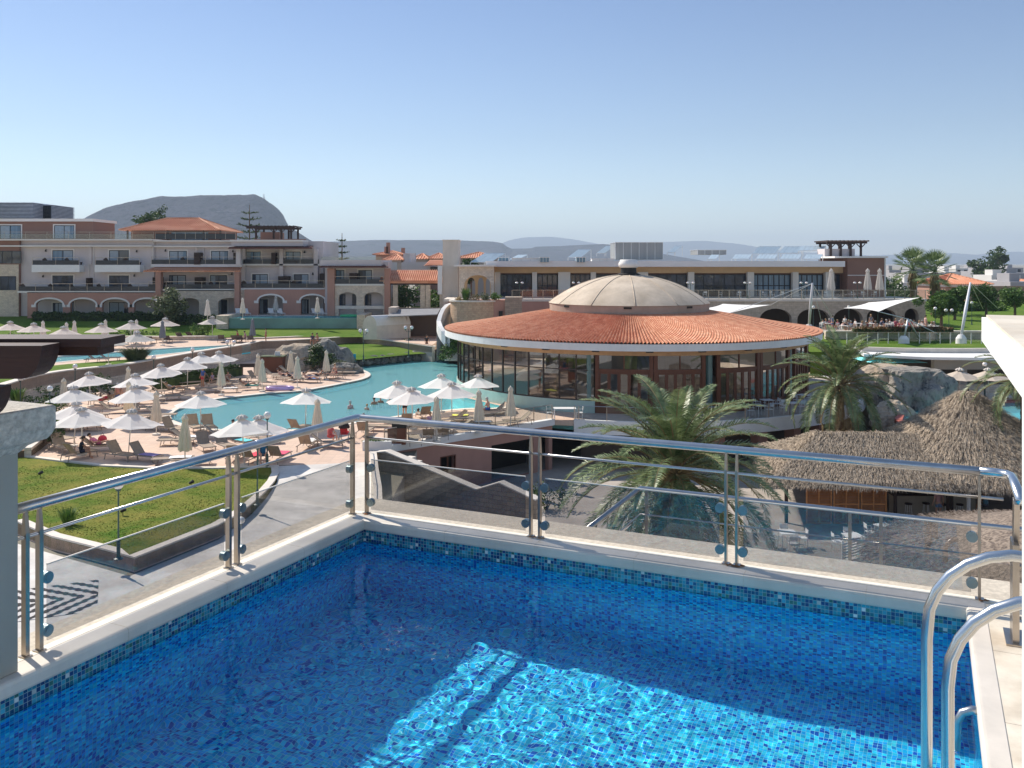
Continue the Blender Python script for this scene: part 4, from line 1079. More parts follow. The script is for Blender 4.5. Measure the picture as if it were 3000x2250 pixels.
# raised lap pool with glazed-tile front
ip = PL_(112)
rp_ = thing('raised_pool', 'raised pool with long teal tiled front wall before the hotel arcade', 'pool', (ip.x(860), 112, ZU), world=True)
m_teal = M('teal_tile_wall', (.11,.23,.22), .35, .12, .4, .05, 20, col2=(.13,.29,.26), spec=.6)
b = MB(); b.box(ip.x(671), ip.x(1046), 112, 112.4, ZU-1, 3.66); b.build('tiled_front', m_teal, rp_)
b = MB(); b.box(ip.x(636), ip.x(670), 111.6, 117, ZU-1, 4.0); b.box(ip.x(1047), ip.x(1071), 111.6, 117, ZU-1, 4.1); b.build('stone_pier', m_stone, rp_)
b = MB(); b.box(ip.x(671), ip.x(1046), 112.41, 117, 3.4, 3.62); b.build('water_surface', m_w2, rp_)
b = MB(); b.box(ip.x(636), ip.x(1071), 117, 123, ZU, 3.64); b.box(ip.x(671), ip.x(1046), 112.42, 117, ZU, 2.6); b.build('deck', m_kerb, rp_)
# lower right wing of the hotel
YR = 117.0; pr = PL_(YR)
h2 = thing('hotel_wing', 'lower two-storey hotel wing with stone arcade and terracotta corner pillars', 'hotel', (pr.x(1040), YR, 3.3), world=True)
b = MB(); bx(b, pr, 945, 1132, 768, 936, YR+1.5, YR+11); b.build('main_wall', m_grey, h2)
b = MB(); bx(b, pr, 940, 1118, 762, 779, YR-.6, YR+10); b.build('parapet', m_grey, h2)
eave(h2, pr, 942, 1142, 777, 784, YR-1.2, YR+1.4, m_roofdk)
arcade(h2, pr, YR, 980, 1135, 833, [(992,1044),(1067,1122)], 870, 856, m_stone, vbase=905)
b = MB(); bx(b, pr, 982, 1134, 896, 905, YR-.02, YR+.6); b.build('balustrade_wall', m_kerb, h2)
for u0, u1 in ((960,981),(1127,1143)):
    b = MB(); bx(b, pr, u0, u1, 786, 925, YR-.3, YR+.7); b.build('pillar', m_pink, h2)
balcony(h2, PL_(YR+1.5), 978, 1130, 831, 836, 1.6, m_trim)
wr2 = PL_(YR+1.5)
for u0, u1 in ((984,1009),(1050,1090)): window(h2, wr2, u0, u1, 791, 830, curt=.5 if u0 < 1000 else .2)
for u0, u1 in ((992,1012),(1032,1044),(1068,1088)): window(h2, wr2, u0, u1, 862, 895, trim=False, curt=.1)
for u0, u1 in ((1028,1050),):
    b = MB(); bx(b, wr2, u0, u1, 800, 831, YR+.3, YR+1.4); b.build('balcony_divider', m_div, h2)
b = MB(); bx(b, PL_(YR-.5), 940, 1118, 752, 762, YR-.5, YR-.46); b.build('terrace_glass', m_glassfar, h2)
# ================= mountains =================
def Mhill(name, c1, c2, c3, sc=.004):
    m, t, b, o = nt(name); tc = N(t, 'ShaderNodeTexCoord'); v = tc.outputs['Object']
    n1 = noisen(t, v, sc, 8, .65); n2 = noisen(t, v, sc*6, 5, .7)
    r = ramp(t, n1, [(.35, c1), (.65, c2)]); f = ramp(t, n2, [(.52, (0,0,0)), (.62, (1,1,1))])
    L(t, mixc(t, f.outputs[0], r.outputs[0], c3), b.inputs['Base Color']); b.inputs['Roughness'].default_value = 1; b.inputs['Specular IOR Level'].default_value = 0
    bumpn(t, b, noisen(t, v, sc*5, 6, .65), 1, 30); return m
m_hill = Mhill('rocky_scrub_hill', (.085,.08,.10), (.052,.052,.07), (.018,.022,.028), .007)
m_hill2 = Mhill('distant_hill', (.07,.068,.085), (.048,.05,.064), (.028,.033,.038), .002)
def hillside(name, Y, prof, depth, mat, seed=0, rough=1.0, base=None, rows=26):
    """terrain ridge: foot towards the viewer, crest following prof, then falling away behind"""
    us = []; step = 8 if prof[-1][0]-prof[0][0] < 1200 else 14
    u = prof[0][0]
    while u <= prof[-1][0]:
        for (ua, va), (ub, vb) in zip(prof[:-1], prof[1:]):
            if ua <= u <= ub: us.append((u, va+(vb-va)*(u-ua)/(ub-ua))); break
        u += step
    b = MB(); vs = []; n = len(us)
    for j in range(rows+1):
        f = j/rows
        for u, v in us:
            hc = H-(v-HV)/F*Y; x0 = (u-CU)/F*Y
            if f <= .6:
                g = f/.6; hh = 2.0 + (hc-2)*(g**1.25*.75+.25*g**3) ; y = Y-depth+depth*g
            else:
                g = (f-.6)/.4; hh = 2.0 + (hc-2)*max(0,1-g*g); y = Y+depth*g*1.6
            k = 1 - abs(f-.6)*.4
            nz = noise.fractal(Vector((x0/(.09*Y)+seed, y/(.09*Y), 0)), 1.0, 2.0, 5)
            nn = noise.fractal(Vector((x0/(.02*Y)+seed, y/(.02*Y), 2)), 1.0, 2.0, 4)
            if f <= .58 and f > 0: hh += (nz*.10+nn*.03)*hc*rough*sin(pi*min(1, f/.6))
            elif abs(f-.6) < .03: hh += nn*.018*hc*rough
            vs.append((x0*(max(1,y/Y)), y, max(hh, 1.0) if 0 < f < 1 else 0))
    b.add(vs, [(j*n+i, j*n+i+1, (j+1)*n+i+1, (j+1)*n+i) for j in range(rows) for i in range(n-1)])
    return struct(b, name, mat, smooth=False)
hillside('mountain', 2600, [(150,700),(205,672),(250,642),(265,628),(300,611),(330,600),(370,590),(400,583),(450,575),(500,571),(560,570),(640,568),(700,567),(748,567),(775,580),(800,597),(817,612),(830,628),(838,645),(842,658),(852,664),(875,680),(900,697),(925,712),(990,745)], 700, m_hill, 3)
hillside('hill', 4600, [(800,745),(860,722),(900,713),(950,708),(1060,703),(1200,702),(1340,703),(1440,707),(1470,710),(1482,720),(1500,728),(1555,727),(1568,722),(1640,720),(1700,717),(1770,714),(1790,716),(1850,730),(1950,745),(2050,762)], 900, m_hill2, 9, .6)
hillside('hill', 11500, [(1380,760),(1430,735),(1480,707),(1500,701),(1540,694),(1610,692),(1680,700),(1760,715),(1850,718),(1950,708),(2060,704),(2150,712),(2300,735),(2420,742),(2560,748),(2640,744),(2680,725),(2700,730),(2725,741),(2800,741),(2860,746),(2900,741),(2960,737),(3050,736),(3200,744),(3400,760)], 2500, m_hill2, 15, .35)
ms = thing('radio_mast', 'thin lattice radio mast on the summit of the flat-topped mountain', 'mast', tuple(Q(773,582,2600)), world=True)
p = Q(773, 582, 2600); b = MB(); b.tube([p, p+Vector((0,0,14))], [2.0, .8], 4); b.build('lattice_tower', m_white2, ms)
b = MB(); b.box(p.x-2.5,p.x+2.5,p.y-2,p.y+2,p.z-1,p.z+3); b.build('base_hut', m_white2, ms)

# ================= tower, houses behind =================
m_towerL = M('pale_tower_render', (.66,.58,.50), .9, .08, .3, .1, 10, grime=.15)
pT = PL_(112)
tw = thing('stone_tower', 'tall plain rectangular beige tower between the hotel and reception building', 'tower', (pT.x(1320), 112, 3), world=True)
b = MB(); x0, x1 = pT.x(1297), pT.x(1343); b.box(x0, x1, 112, 116.5, 2.0, pT.z(704)); b.build('shaft', m_towerL, tw)
b = MB(); b.box(x0-.12, x1+.12, 111.9, 116.6, pT.z(704)+.002, pT.z(702)); b.build('coping', m_trim, tw)
b = MB(); b.box(pT.x(1283), pT.x(1296), 111.7, 112.3, pT.z(862), pT.z(778)); b.build('buttress', m_white2, tw)
m_wallc = M('cream_render', (.50,.42,.36), .9, .05, .3, grime=.08)
m_wallr = M('salmon_render', (.42,.24,.18), .9, .05, .3, grime=.08)
houses = [
 ('terracotta-roofed house with two tall thin chimneys, left of the row', 1092, 1185, 175, 746, 735, 11, m_wallr, [(1128,722),(1134,710),(1178,726)]),
 ('orange hip-roofed house with a plain grey chimney block', 1122, 1182, 150, 762, 746, 9, m_wallc, [(1196,742)]),
 ('small orange pyramid-roofed house with dark ridge lines', 1206, 1255, 155, 759, 744, 9, m_wallc, []),
 ('orange hip-roofed house just left of the tall tower', 1248, 1310, 160, 758, 742, 11, m_wallr, []),
 ('wide terracotta-roofed house just right of the tall tower', 1335, 1462, 165, 756, 739, 12, m_wallc, []),
]
for lab, u0, u1, Y, ve, vr, dp, wm, ch in houses:
    p = PL_(Y); ht = thing('tiled_house', lab, 'house', (p.x((u0+u1)/2), Y, 2.5), world=True, group='tiled houses behind the tower')
    x0, x1 = p.x(u0), p.x(u1); ze, zr = p.z(ve), p.z(vr)
    b = MB(); b.box(x0+.5, x1-.5, Y+.6, Y+dp-.6, 2.3, ze); b.build('wall', wm, ht)
    hiproof(ht, 'tiled_roof', m_tile, x0, x1, Y, Y+dp, ze, zr, inset=min((x1-x0)/2-.1, dp/2), sp=.42)
    for cu, cv in ch:
        b = MB(); w_ = .35 if lab.startswith('terracotta-roofed house with') else 1.0; x = p.x(cu); b.box(x-w_, x+w_, Y+1.4, Y+1.4+w_*1.6, ze-4, p.z(cv)); b.build('chimney', m_wallr if w_ < .5 else m_grey, ht)
pl = PL_(140)
gh = thing('annex_building', 'plain cream and grey flat-roofed annex behind the covered walkway', 'building', (pl.x(1200), 140, 2.5), world=True)
b = MB(); bx(b, pl, 1112, 1176, 772, 812, 140.3, 150); b.build('cream_wall', m_wallc, gh)
b = MB(); bx(b, pl, 1176, 1262, 768, 815, 140, 150); bx(b, pl, 1185, 1199, 744, 768, 140.5, 143); b.build('grey_wall', m_grey, gh)
b = MB(); bx(b, pl, 1255, 1300, 780, 812, 138.5, 150); b.build('recess_wall', m_grey, gh)
window(gh, PL_(138.4), 1261, 1296, 782, 805, trim=False, curt=0)
o = MB(); 
x0, x1 = pl.x(1248), pl.x(1302); o.add([(x0,136,pl.z(778)),(x1,136,pl.z(778)),(x1,141,pl.z(763)),(x0+1,141,pl.z(763))], [(0,1,2,3)])
for i in range(12): o.tube([(x0+.3+i*.24*(x1-x0)/2.9,136,pl.z(778)+.05),(x0+.6+i*.23*(x1-x0)/2.9,141,pl.z(763)+.05)], .1, 5)
o.build('tiled_eaves', m_tile, gh)
# covered walkway
pw_ = PL_(118)
cw = thing('covered_walkway', 'long low terracotta-tiled canopy on stone columns between hotel and tower', 'walkway', (pw_.x(1200), 118, 3.2), world=True)
x0, x1 = pw_.x(1114), pw_.x(1299); zt, zb_ = pw_.z(807), pw_.z(824)
b = MB(); b.add([(x0,117,zb_),(x1,117,zb_),(x1,121,zt+.6),(x0,121,zt+.6),(x0,117,zb_-.25),(x1,117,zb_-.25)], [(0,1,2,3),(4,5,1,0)])
n = int((x1-x0)/.27)
for i in range(n): b.tube([(x0+.13+i*.27,116.95,zb_+.06),(x0+.13+i*.27,121,zt+.66)], .10, 5)
b.build('tiled_roof', m_tile, cw)
b = MB(); b.box(x0, x1, 117.1, 117.3, zb_-.45, zb_-.2); b.build('beam', m_div, cw)
for u in (1160, 1240, 1255, 1296):
    b = MB(); b.box(pw_.x(u)-.3, pw_.x(u)+.3, 117.2, 117.8, 2.6, zb_-.4); b.build('column', m_stone, cw)
for u in (1128, 1168, 1250): pass
# terrace behind hotel wing: lawn slab & garden wall
b = MB(); b.box(pw_.x(1135), pw_.x(1335), 113, 150, 2.0, 3.35); struct(b, 'garden_terrace', m_green)
gwall('garden_wall', 'long low lilac-grey wall below the covered walkway', [(pw_.x(1140)-.5,109.5),(pw_.x(1262),109.5)], 1.0, 3.95, .4, m_grey, m_kerb)
gwall('garden_wall', 'short brown terrace wall above the grey one near the tower', [(pw_.x(1140),112.4),(pw_.x(1258),112.4)], 2.8, 3.75, .3, m_stone, None)
# service building with awning (below, in shade)
ps = PL_(106)
sv = thing('service_building', 'low service building with grey awning and dark open front', 'building', (ps.x(1210), 106, 1), world=True)
b = MB(); bx(b, ps, 1150, 1285, 905, 990, 108.5, 109); b.build('back_wall', m_in, sv)
b = MB(); bx(b, ps, 1140, 1162, 900, 985, 105.5, 108.4); bx(b, ps, 1180, 1192, 916, 985, 106.2, 108.4); b.build('pier', m_wallc, sv)
b = MB(); bx(b, ps, 1163, 1179, 926, 984, 107, 107.2); b.build('door', m_brownframe, sv)
b = MB(); x0, x1 = ps.x(1145), ps.x(1286); b.add([(x0,103.5,ps.z(923)),(x1,103.5,ps.z(917)),(x1,108.6,ps.z(906)),(x0,108.6,ps.z(908)),(x0,103.5,ps.z(923)-.1),(x1,103.5,ps.z(917)-.1)], [(0,1,2,3),(4,5,1,0)]); b.build('awning', M('grey_awning', (.22,.22,.23), .8), sv)
# barrel-roofed shed
bs = thing('barrel_shed', 'small white barrel-roofed shed beside the raised pool', 'shed', (ps.x(1110), 105, ZU), world=True)
xa, xb = ps.x(1076), ps.x(1110); zc_ = ps.z(934); b = MB(); n = 12; vs = []
rr_ = (xb-xa)/2; cx = (xa+xb)/2
sx = 3.6
for y, dx in ((103.5, 0), (106.5, sx)):
    for i in range(n+1): a = pi-pi*i/n; vs.append((cx+dx+rr_*1.15*cos(a), y, ps.z(950)+ (ps.z(921)-ps.z(950))*sin(a)))
b.add(vs, [(i,i+1,n+2+i,n+1+i) for i in range(n)]); b.build('barrel_roof', m_white2, bs)
b = MB(); b.add(vs[:n+1]+[(vs[n][0],103.5,ZU),(vs[0][0],103.5,ZU)], [tuple(range(n+3))]); b.add([vs[n],(vs[n][0],vs[n][1],ZU),(vs[2*n+1][0],vs[2*n+1][1],ZU),vs[2*n+1]], [(0,1,2,3)]); b.build('wall', m_kerb, bs, fix=True)

# ================= round planted bastion and curved stair =================
pB = PL_(93)
bs2 = thing('round_bastion', 'round orange-beige stone planter bastion left of the dome', 'bastion', (pB.x(1390), 98, 0), world=True)
cB = Vector((pB.x(1392), 98.5, 0)); rB = 2.95; zB = 10.5-(886-772)/2620*95
ztop = zB
b = MB(); b.lathe([(rB+.05,-.5),(rB,ztop)], 40, cB); b.build('stone_drum', Mbrick('orange_stone', (.62,.44,.29), (.54,.36,.24), (.42,.30,.21), .45, .2, .9, .5), bs2, fix=True)
b = MB(); b.box(cB.x, pB.x(1500), 96.2, 99, -.5, ztop+.2); b.build('stone_wing', m_pink, bs2)
b = MB(); b.box(pB.x(1496)-.6, pB.x(1536)-.2, 95.9, 99.2, -.5, ztop+.5); b.build('stone_pier', m_stoneg, bs2)
b = MB(); b.lathe([(rB+.15,ztop),(rB+.15,ztop+.16),(rB-.4,ztop+.16),(rB-.4,ztop)], 40, cB); b.build('coping', m_kerb, bs2)
b = MB(); b.lathe([(.01,ztop+.05),(rB-.39,ztop+.05)], 30, cB); b.build('soil', m_soil, bs2)
b = MB(); b.box(pB.x(1460), pB.x(1472), 95.98, 96.19, pB.z(938), pB.z(916)); b.build('slit_window', m_dark, bs2)
st = thing('curved_stair', 'curved outdoor stair with smooth cream parapet left of the stone bastion', 'staircase', (pB.x(1300), 95, 1), world=True)
cur = [(1322,886,100),(1303,893,99),(1292,905,98),(1284,922,97),(1279,940,96),(1284,955,94.5),(1293,970,93.5),(1305,985,93)]
b = MB(); pts = [Q(u,v,Y) for u,v,Y in cur]
for wdt in (0,):
    vs = []
    for p in pts: vs += [(p.x,p.y,p.z),(p.x+.45,p.y,p.z),(p.x+.45,p.y,p.z-1.1),(p.x,p.y,p.z-1.1)]
    b.add(vs, [(i*4+k,i*4+(k+1)%4,i*4+4+(k+1)%4,i*4+4+k) for i in range(len(pts)-1) for k in range(4)])
b.build('parapet', m_white2, st, fix=True)
b = MB(); b.add([(pts[i].x,pts[i].y,pts[i].z-.8) for i in range(len(pts))]+[(pts[i].x,pts[i].y,.0) for i in range(len(pts))], [(i,i+1,len(pts)+i+1,len(pts)+i) for i in range(4)]); b.build('base_wall', m_white2, st)
b = MB()
for i in range(14): b.box(pts[2].x+.6, cB.x, 94.5+i*.35, 99, 0.2+i*.25, .45+i*.25)
b.build('step', m_kerb, st)

# ================= reception / restaurant block =================
YA = 105.0; pa = PL_(YA); YB = 113.0; pb = PL_(YB)
rec = thing('reception_building', 'long low reception building with ochre frieze, cream pillars and big windows', 'building', (pb.x(1950), YB, 3), world=True)
ZT = pa.z(876)
m_och = M('ochre_frieze', (.72,.50,.29), .8, .08, .5, .05, 10)
m_cream = M('cream_pillar', (.82,.76,.69), .85, .05, .5)
b = MB(); bx(b, pb, 1440, 2470, 780, 800, YB, YB+12); b.build('frieze', m_och, rec)
b = MB(); bx(b, pb, 1440, 2470, 800, 880, YB+.6, YB+12); b.build('main_wall', m_brn, rec)
b = MB(); b.box(pb.x(1425), PL_(106).x(2508), 109.5, 127, 10.10, 10.80); b.build('roof_slab', M('roof_edge', (.72,.69,.68), .8, .04, .3), rec)
for u0, u1 in [(1446,1466),(1559,1573),(1635,1670),(1730,1745),(1868,1897),(2014,2032),(2187,2206),(2319,2336),(2415,2440)]:
    b = MB(); bx(b, pb, u0, u1, 797, 882, YB-.5, YB+.3); b.build('pillar', m_cream, rec)
def bigwin(u0, u1, v0, v1, nx, mats, nzs=(.55,)):
    x0, x1, z1, z0 = pb.x(u0), pb.x(u1), pb.z(v0), pb.z(v1); b = MB(); Y = YB+.5
    for i in range(nx+1): x = x0+(x1-x0)*i/nx; b.box(x-.06, x+.06, Y-.08, Y, z0, z1)
    for f in (0, 1)+tuple(nzs): z = z0+(z1-z0)*f; b.box(x0, x1, Y-.075, Y-.003, z-.06, z+.06)
    f = b.build('window', m_frame, rec)
    b = MB(); b.add([(x0,Y-.03,z0),(x1,Y-.03,z0),(x1,Y-.03,z1),(x0,Y-.03,z1)], [(0,1,2,3)]); b.build('pane', mats, f)
for u0, u1, n, mt in [(1467,1557,5,m_pane),(1575,1633,4,m_pane),(1672,1729,4,m_pane),(1747,1866,6,m_pane),(1898,2013,4,m_pane),(2033,2186,5,m_pane),(2207,2317,7,m_curt),(2337,2413,5,m_curt),(2441,2463,1,m_pane)]:
    bigwin(u0, u1, 805, 876, n, mt)
# brown end block
b = MB(); bx(b, pb, 2470, 2578, 756, 880, YB-1.5, YB+9); b.build('end_wall', m_brn, rec)
b = MB(); bx(b, pb, 2430, 2584, 751, 756, YB-1.9, YB+9.3); b.build('end_cornice', m_trim, rec)
b = MB(); bx(b, pb, 2470, 2580, 805, 807, YB-1.56, YB-1.5); bx(b, pb, 2576, 2580, 757, 876, YB-1.6, YB-1.5); b.build('trim_band', m_trim, rec)
pergola('dark timber pergola over a grey plinth on the right end roof', PL_(YB+2), 2422, 2540, 704, 752, (2434,2463,2492,2522))
b = MB(); bx(b, pb, 2434, 2524, 728, 752, YB+2.2, YB+5); b.build('grey_plinth', m_grey, rec)
# arcade below the terrace
arc = thing('arcade_terrace', 'upper terrace over brown stone arcade with deep round arches', 'terrace', (pa.x(2300), YA, 3), world=True)
zg3 = pa.z(966)
AR = [(1905,1990),(2062,2148),(2226,2320),(2336,2432),(2442,2528),(2540,2625),(2650,2692)]
b = MB(); xL, xR = pa.x(1500), pa.x(2712)
hs = [[(x-xL, z-zg3) for x, z in arch(pa.x(a), pa.x(c), zg3+.05, pa.z(935 if i < 5 else 925), pa.z(904), 12)] for i, (a, c) in enumerate(AR)]
hs.append([(pa.x(1540)-xL, pa.z(940)-zg3),(pa.x(1640)-xL, pa.z(940)-zg3),(pa.x(1640)-xL, pa.z(905)-zg3),(pa.x(1540)-xL, pa.z(905)-zg3)])
facade(b, (xL, YA, zg3), 0, rect(0, xR-xL, 0, ZT-zg3-.03), hs, .9); b.build('arcade_wall', Mbrick('warm_stone_arcade', (.58,.47,.36), (.50,.41,.31), (.38,.31,.25), .5, .22, .9, .4), arc, fix=True)
b = MB(); b.box(xL, pa.x(1560)+6, YA-.05, YA-.01, zg3, ZT-.3); b.build('pink_facing', m_pink, arc)
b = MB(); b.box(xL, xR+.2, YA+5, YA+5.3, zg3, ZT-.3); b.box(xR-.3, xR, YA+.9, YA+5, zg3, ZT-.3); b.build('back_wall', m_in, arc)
b = MB(); b.box(xL-8, xR+.1, YA-.08, YB+.6, ZT-.28, ZT); b.build('terrace_floor', m_kerb, arc)
b = MB(); b.box(pa.x(1310), xL-.1, YA+2, YB+4, ZT-3.3, ZT-.29); b.build('side_wall', m_pink, arc)
gf = thing('glass_fence', 'long glass balustrade with thin posts along the upper terrace edge', 'fence', (pa.x(2200), YA, ZT), world=True)
b = MB(); b.box(pa.x(1500), xR, YA+.05, YA+.12, ZT+1.02, ZT+1.07); b.build('top_rail', m_steelp, gf)
b = MB(); b.box(pa.x(1500), xR, YA+.07, YA+.09, ZT+.05, ZT+1.0); b.build('glass_panel', m_balgl if False else m_glassfar, gf)
for i in range(41):
    u = 1500+(2712-1500)*i/40; b = MB(); x = pa.x(u); b.box(x-.035, x+.035, YA+.0, YA+.06, ZT-.02, ZT+1.05); b.build('post', m_steelp, gf)
# portico with big arch
po = thing('entrance_portico', 'stone entrance portico with one large round arch beside the tower', 'portico', (pa.x(1395), 108, ZT), world=True)
pp = PL_(108); b = MB(); xl, xr = pp.x(1345), pp.x(1447); facade(b, (xl,108,ZT-.5), 0, rect(0,xr-xl,0,pp.z(781)-ZT+.5), [[(x-xl, z-ZT+.5) for x, z in arch(pp.x(1360), pp.x(1438), ZT+.01, pp.z(835), pp.z(806), 12)]], .7); b.build('arch_wall', m_stone, po, fix=True)
facade_b = MB(); facade(facade_b, (xl,112,ZT-.5), 0, rect(0,xr-xl,0,pp.z(781)-ZT+.5), [[(x-xl, z-ZT+.5) for x, z in arch(pp.x(a_), pp.x(c_), ZT+.01, pp.z(834), pp.z(815), 8)] for a_, c_ in ((1364,1388),(1396,1414),(1420,1434))], .4); facade_b.box(xr-.5, xr, 108.71, 111.99, ZT, pp.z(781)); facade_b.build('rear_wall', m_och, po, fix=True)
b = MB(); b.box(pp.x(1330), pp.x(1452), 107.5, 113, pp.z(781)+.005, pp.z(776)); b.build('flat_roof', m_trim, po)
# roof equipment
m_solar = M('solar_collector', (.50,.60,.66), .3, .06, 1, spec=.9, coord='Object')
m_solarf = M('collector_frame', (.62,.64,.66), .4, .05, 1, metal=.6)
def solar(lab, u0, u1, v0, v1, Y, n, skew=18):
    """tilted rack: low edge near, panels rising to the right-rear"""
    p = PL_(Y); x0, x1 = p.x(u0), p.x(u1); z0, z1 = p.z(v1), p.z(v0); sk = p.x(u0+skew)-p.x(u0); dy = max(1.2, (z1-z0)*1.1)
    o = thing('solar_rack', lab, 'solar panels', ((x0+x1)/2, Y, z0-.3), world=True, group='solar collector racks on the flat roof')
    b = MB(); b.bar((x0,Y,z0),(x1,Y,z0),.07,.07); b.bar((x0+sk,Y+dy,z1),(x1+sk,Y+dy,z1),.07,.07); b.bar((x1+sk,Y+dy,z1),(x1+sk,Y+dy,z0-.4),.07,.07); b.bar((x0+sk,Y+dy,z1),(x0+sk,Y+dy,z0-.4),.07,.07); b.bar((x0,Y,z0),(x0,Y,z0-.4),.07,.07); b.bar((x1,Y,z0),(x1,Y,z0-.4),.07,.07)
    b.build('rack_frame', m_solarf, o)
    for i in range(n):
        a, c = x0+(x1-x0)*(i+.04)/n, x0+(x1-x0)*(i+.96)/n; b = MB()
        b.add([(a,Y,z0+.05),(c,Y,z0+.05),(c+sk,Y+dy,z1+.05),(a+sk,Y+dy,z1+.05),(a,Y,z0-.03),(c,Y,z0-.03),(c+sk,Y+dy,z1-.03),(a+sk,Y+dy,z1-.03)], [(0,1,2,3),(4,7,6,5),(0,4,5,1),(1,5,6,2),(2,6,7,3),(3,7,4,0)]); b.build('panel', m_solar, o)
solar('tilted solar collector rack above the portico', 1378, 1440, 742, 768, 112, 3, 40)
solar('small solar collector rack with dark supports behind, second from the tower', 1492, 1520, 747, 760, 115, 2, 26)
solar('solar collector rack left of the metal plant box, lower one', 1664, 1702, 731, 754, 116, 4, 32)
solar('solar collector rack left of the metal plant box, upper one', 1748, 1772, 721, 742, 120, 3, 30)
solar('two-panel solar collector rack just right of the metal plant box', 1955, 1976, 720, 740, 118, 2, 28)
solar('nearest solar rack with three panels, left end of the front row', 2074, 2098, 747, 759, 112, 3, 16)
solar('five-panel solar rack, second in the front row', 2144, 2192, 746, 759, 112, 5, 18)
solar('five-panel solar rack, third in the front row', 2214, 2270, 746, 759, 112, 5, 18)
solar('five-panel solar rack, fourth in the front row', 2285, 2340, 746, 759, 112, 5, 18)
solar('five-panel solar rack at the right end of the front row', 2354, 2402, 746, 759, 112, 5, 18)
solar('high six-panel solar rack, left one of the rear row', 2204, 2270, 722, 744, 118, 6, 26)
solar('high four-panel solar rack, middle one of the rear row', 2280, 2335, 722, 742, 118, 4, 26)
solar('high solar rack of the rear row beside the roof pergola', 2340, 2412, 721, 735, 118, 5, 16)
m_met = M('ribbed_metal_box', (.30,.31,.31), .5, .08, 1, metal=.3, stretch=(3,1,.1))
def rbox(name, lab, cat, u0, u1, v0, v1, Y, dp, mat, extra=None):
    p = PL_(Y); o = thing(name, lab, cat, (p.x((u0+u1)/2), Y, p.z(v1)), world=True)
    b = MB(); b.box(p.x(u0), p.x(u1), Y, Y+dp, p.z(v1), p.z(v0)); b.build('casing', mat, o)
    b = MB(); w_ = (p.x(u1)-p.x(u0)); n = max(3, int(w_/.9))
    for i in range(n+1): x = p.x(u0)+w_*i/n; b.box(x-.03, x+.03, Y-.05, Y-.002, p.z(v1), p.z(v0))
    b.box(p.x(u0)-.06, p.x(u1)+.06, Y-.08, Y+dp+.06, p.z(v0)+.002, p.z(v0)+.08); b.build('ribs', m_solarf, o)
    return o
rbox('plant_housing', 'large grey ribbed metal plant housing on the reception roof', 'plant box', 1803, 1942, 711, 760, 114, 6, m_met)
rbox('plant_housing', 'long low grey plant housing behind the solar racks', 'plant box', 2044, 2128, 733, 746, 122, 5, m_met)
rbox('plant_housing', 'small blue-grey roof unit, left one', 'plant box', 1582, 1609, 755, 768, 109, 2, M('blue_unit', (.16,.27,.34), .5))
rbox('plant_housing', 'small blue-grey roof unit, right one', 'plant box', 1689, 1715, 755, 768, 109, 2, M('blue_unit2', (.16,.27,.34), .5))
rbox('plant_housing', 'small blue-grey roof unit on the far left of the roof', 'plant box', 1461, 1490, 755, 768, 112, 2, M('blue_unit3', (.16,.27,.34), .5))
rbox('roof_cabinet', 'low white roof cabinet beside the left blue-grey unit', 'cabinet', 1500, 1580, 757, 768, 110, 2, m_white2)
rbox('roof_cabinet', 'low white roof cabinet left of the dome cowl', 'cabinet', 1735, 1800, 759, 768, 110, 2, m_white2)

# ================= shade sails and masts =================
m_sail = M('white_sail_fabric', (.78,.76,.72), .85, .03, .5)
def sail(lab, corners, sag=.7, n=14):
    c = [Q(*x) for x in corners]; o = thing('shade_sail', lab, 'shade sail', tuple((c[0]+c[2])/2), world=True)
    b = MB(); vs = []
    for j in range(n+1):
        for i in range(n+1):
            s, t_ = i/n, j/n
            # pinched edges
            e = .16; s2 = s; t2 = t_
            p = (c[0]*(1-s2)+c[1]*s2)*(1-t2)+(c[3]*(1-s2)+c[2]*s2)*t2; m_ = (c[0]+c[1]+c[2]+c[3])/4
            k = e*(4*s*(1-s)*(1-4*t_*(1-t_))+4*t_*(1-t_)*(1-4*s*(1-s))); p = p+(m_-p)*k
            p.z -= sag*0
            vs.append(p)
    b.add(vs, [(j*(n+1)+i, j*(n+1)+i+1, (j+1)*(n+1)+i+1, (j+1)*(n+1)+i) for j in range(n) for i in range(n)]); b.build('fabric', m_sail, o, smooth=True)
    return o, c
s1, c1 = sail('white tensioned shade sail just right of the dome', [(2050,906,90),(2133,919,84),(2258,893,97),(2118,890,99)])
s2_, c2 = sail('white tensioned shade sail at the right end of the arcade', [(2470,903,88),(2574,913,84),(2695,871,98),(2545,886,100)])
def mast(lab, base, top, r, cables):
    a, c = Q(*base), Q(*top); o = thing('sail_mast', lab, 'mast', tuple(a), world=True)
    b = MB(); b.tube([a, a*.5+c*.5, c], [r*.8, r, r*.55], 12); b.build('pole', M('mast_white', (.68,.68,.70), .5, .04), o, smooth=True)
    b = MB(); b.lathe([(.5,a.z-.9),(.48,a.z-.2),(.25,a.z+.15),(.01,a.z+.15)], 16, (a.x,a.y,0)); b.build('footing', m_white2, o)
    for q in cables:
        b = MB(); b.tube([c, Q(*q)], .025, 5); b.build('cable', m_solarf, o)
mast('leaning white sail mast rising behind the roof edge', (2370,955,92), (2380,830,90), .15, [(2412,965,92),(2460,965,94),(2258,893,97),(2133,919,84)])
mast('tall leaning white sail mast on the right lawn', (2816,985,86), (2843,828,88), .16, [(2925,905,99),(2880,905,99)])
a_ = Q(2660, 935, 86)
tp = thing('sail_anchor', 'white inverted-V steel anchor frame holding the sail cable', 'anchor', tuple(Q(2650,990,86)), world=True)
b = MB(); b.tube([Q(2649,990,86), a_], .09, 8); b.tube([Q(2692,990,88), a_], .07, 8); b.build('strut', m_solarf, tp, smooth=True)
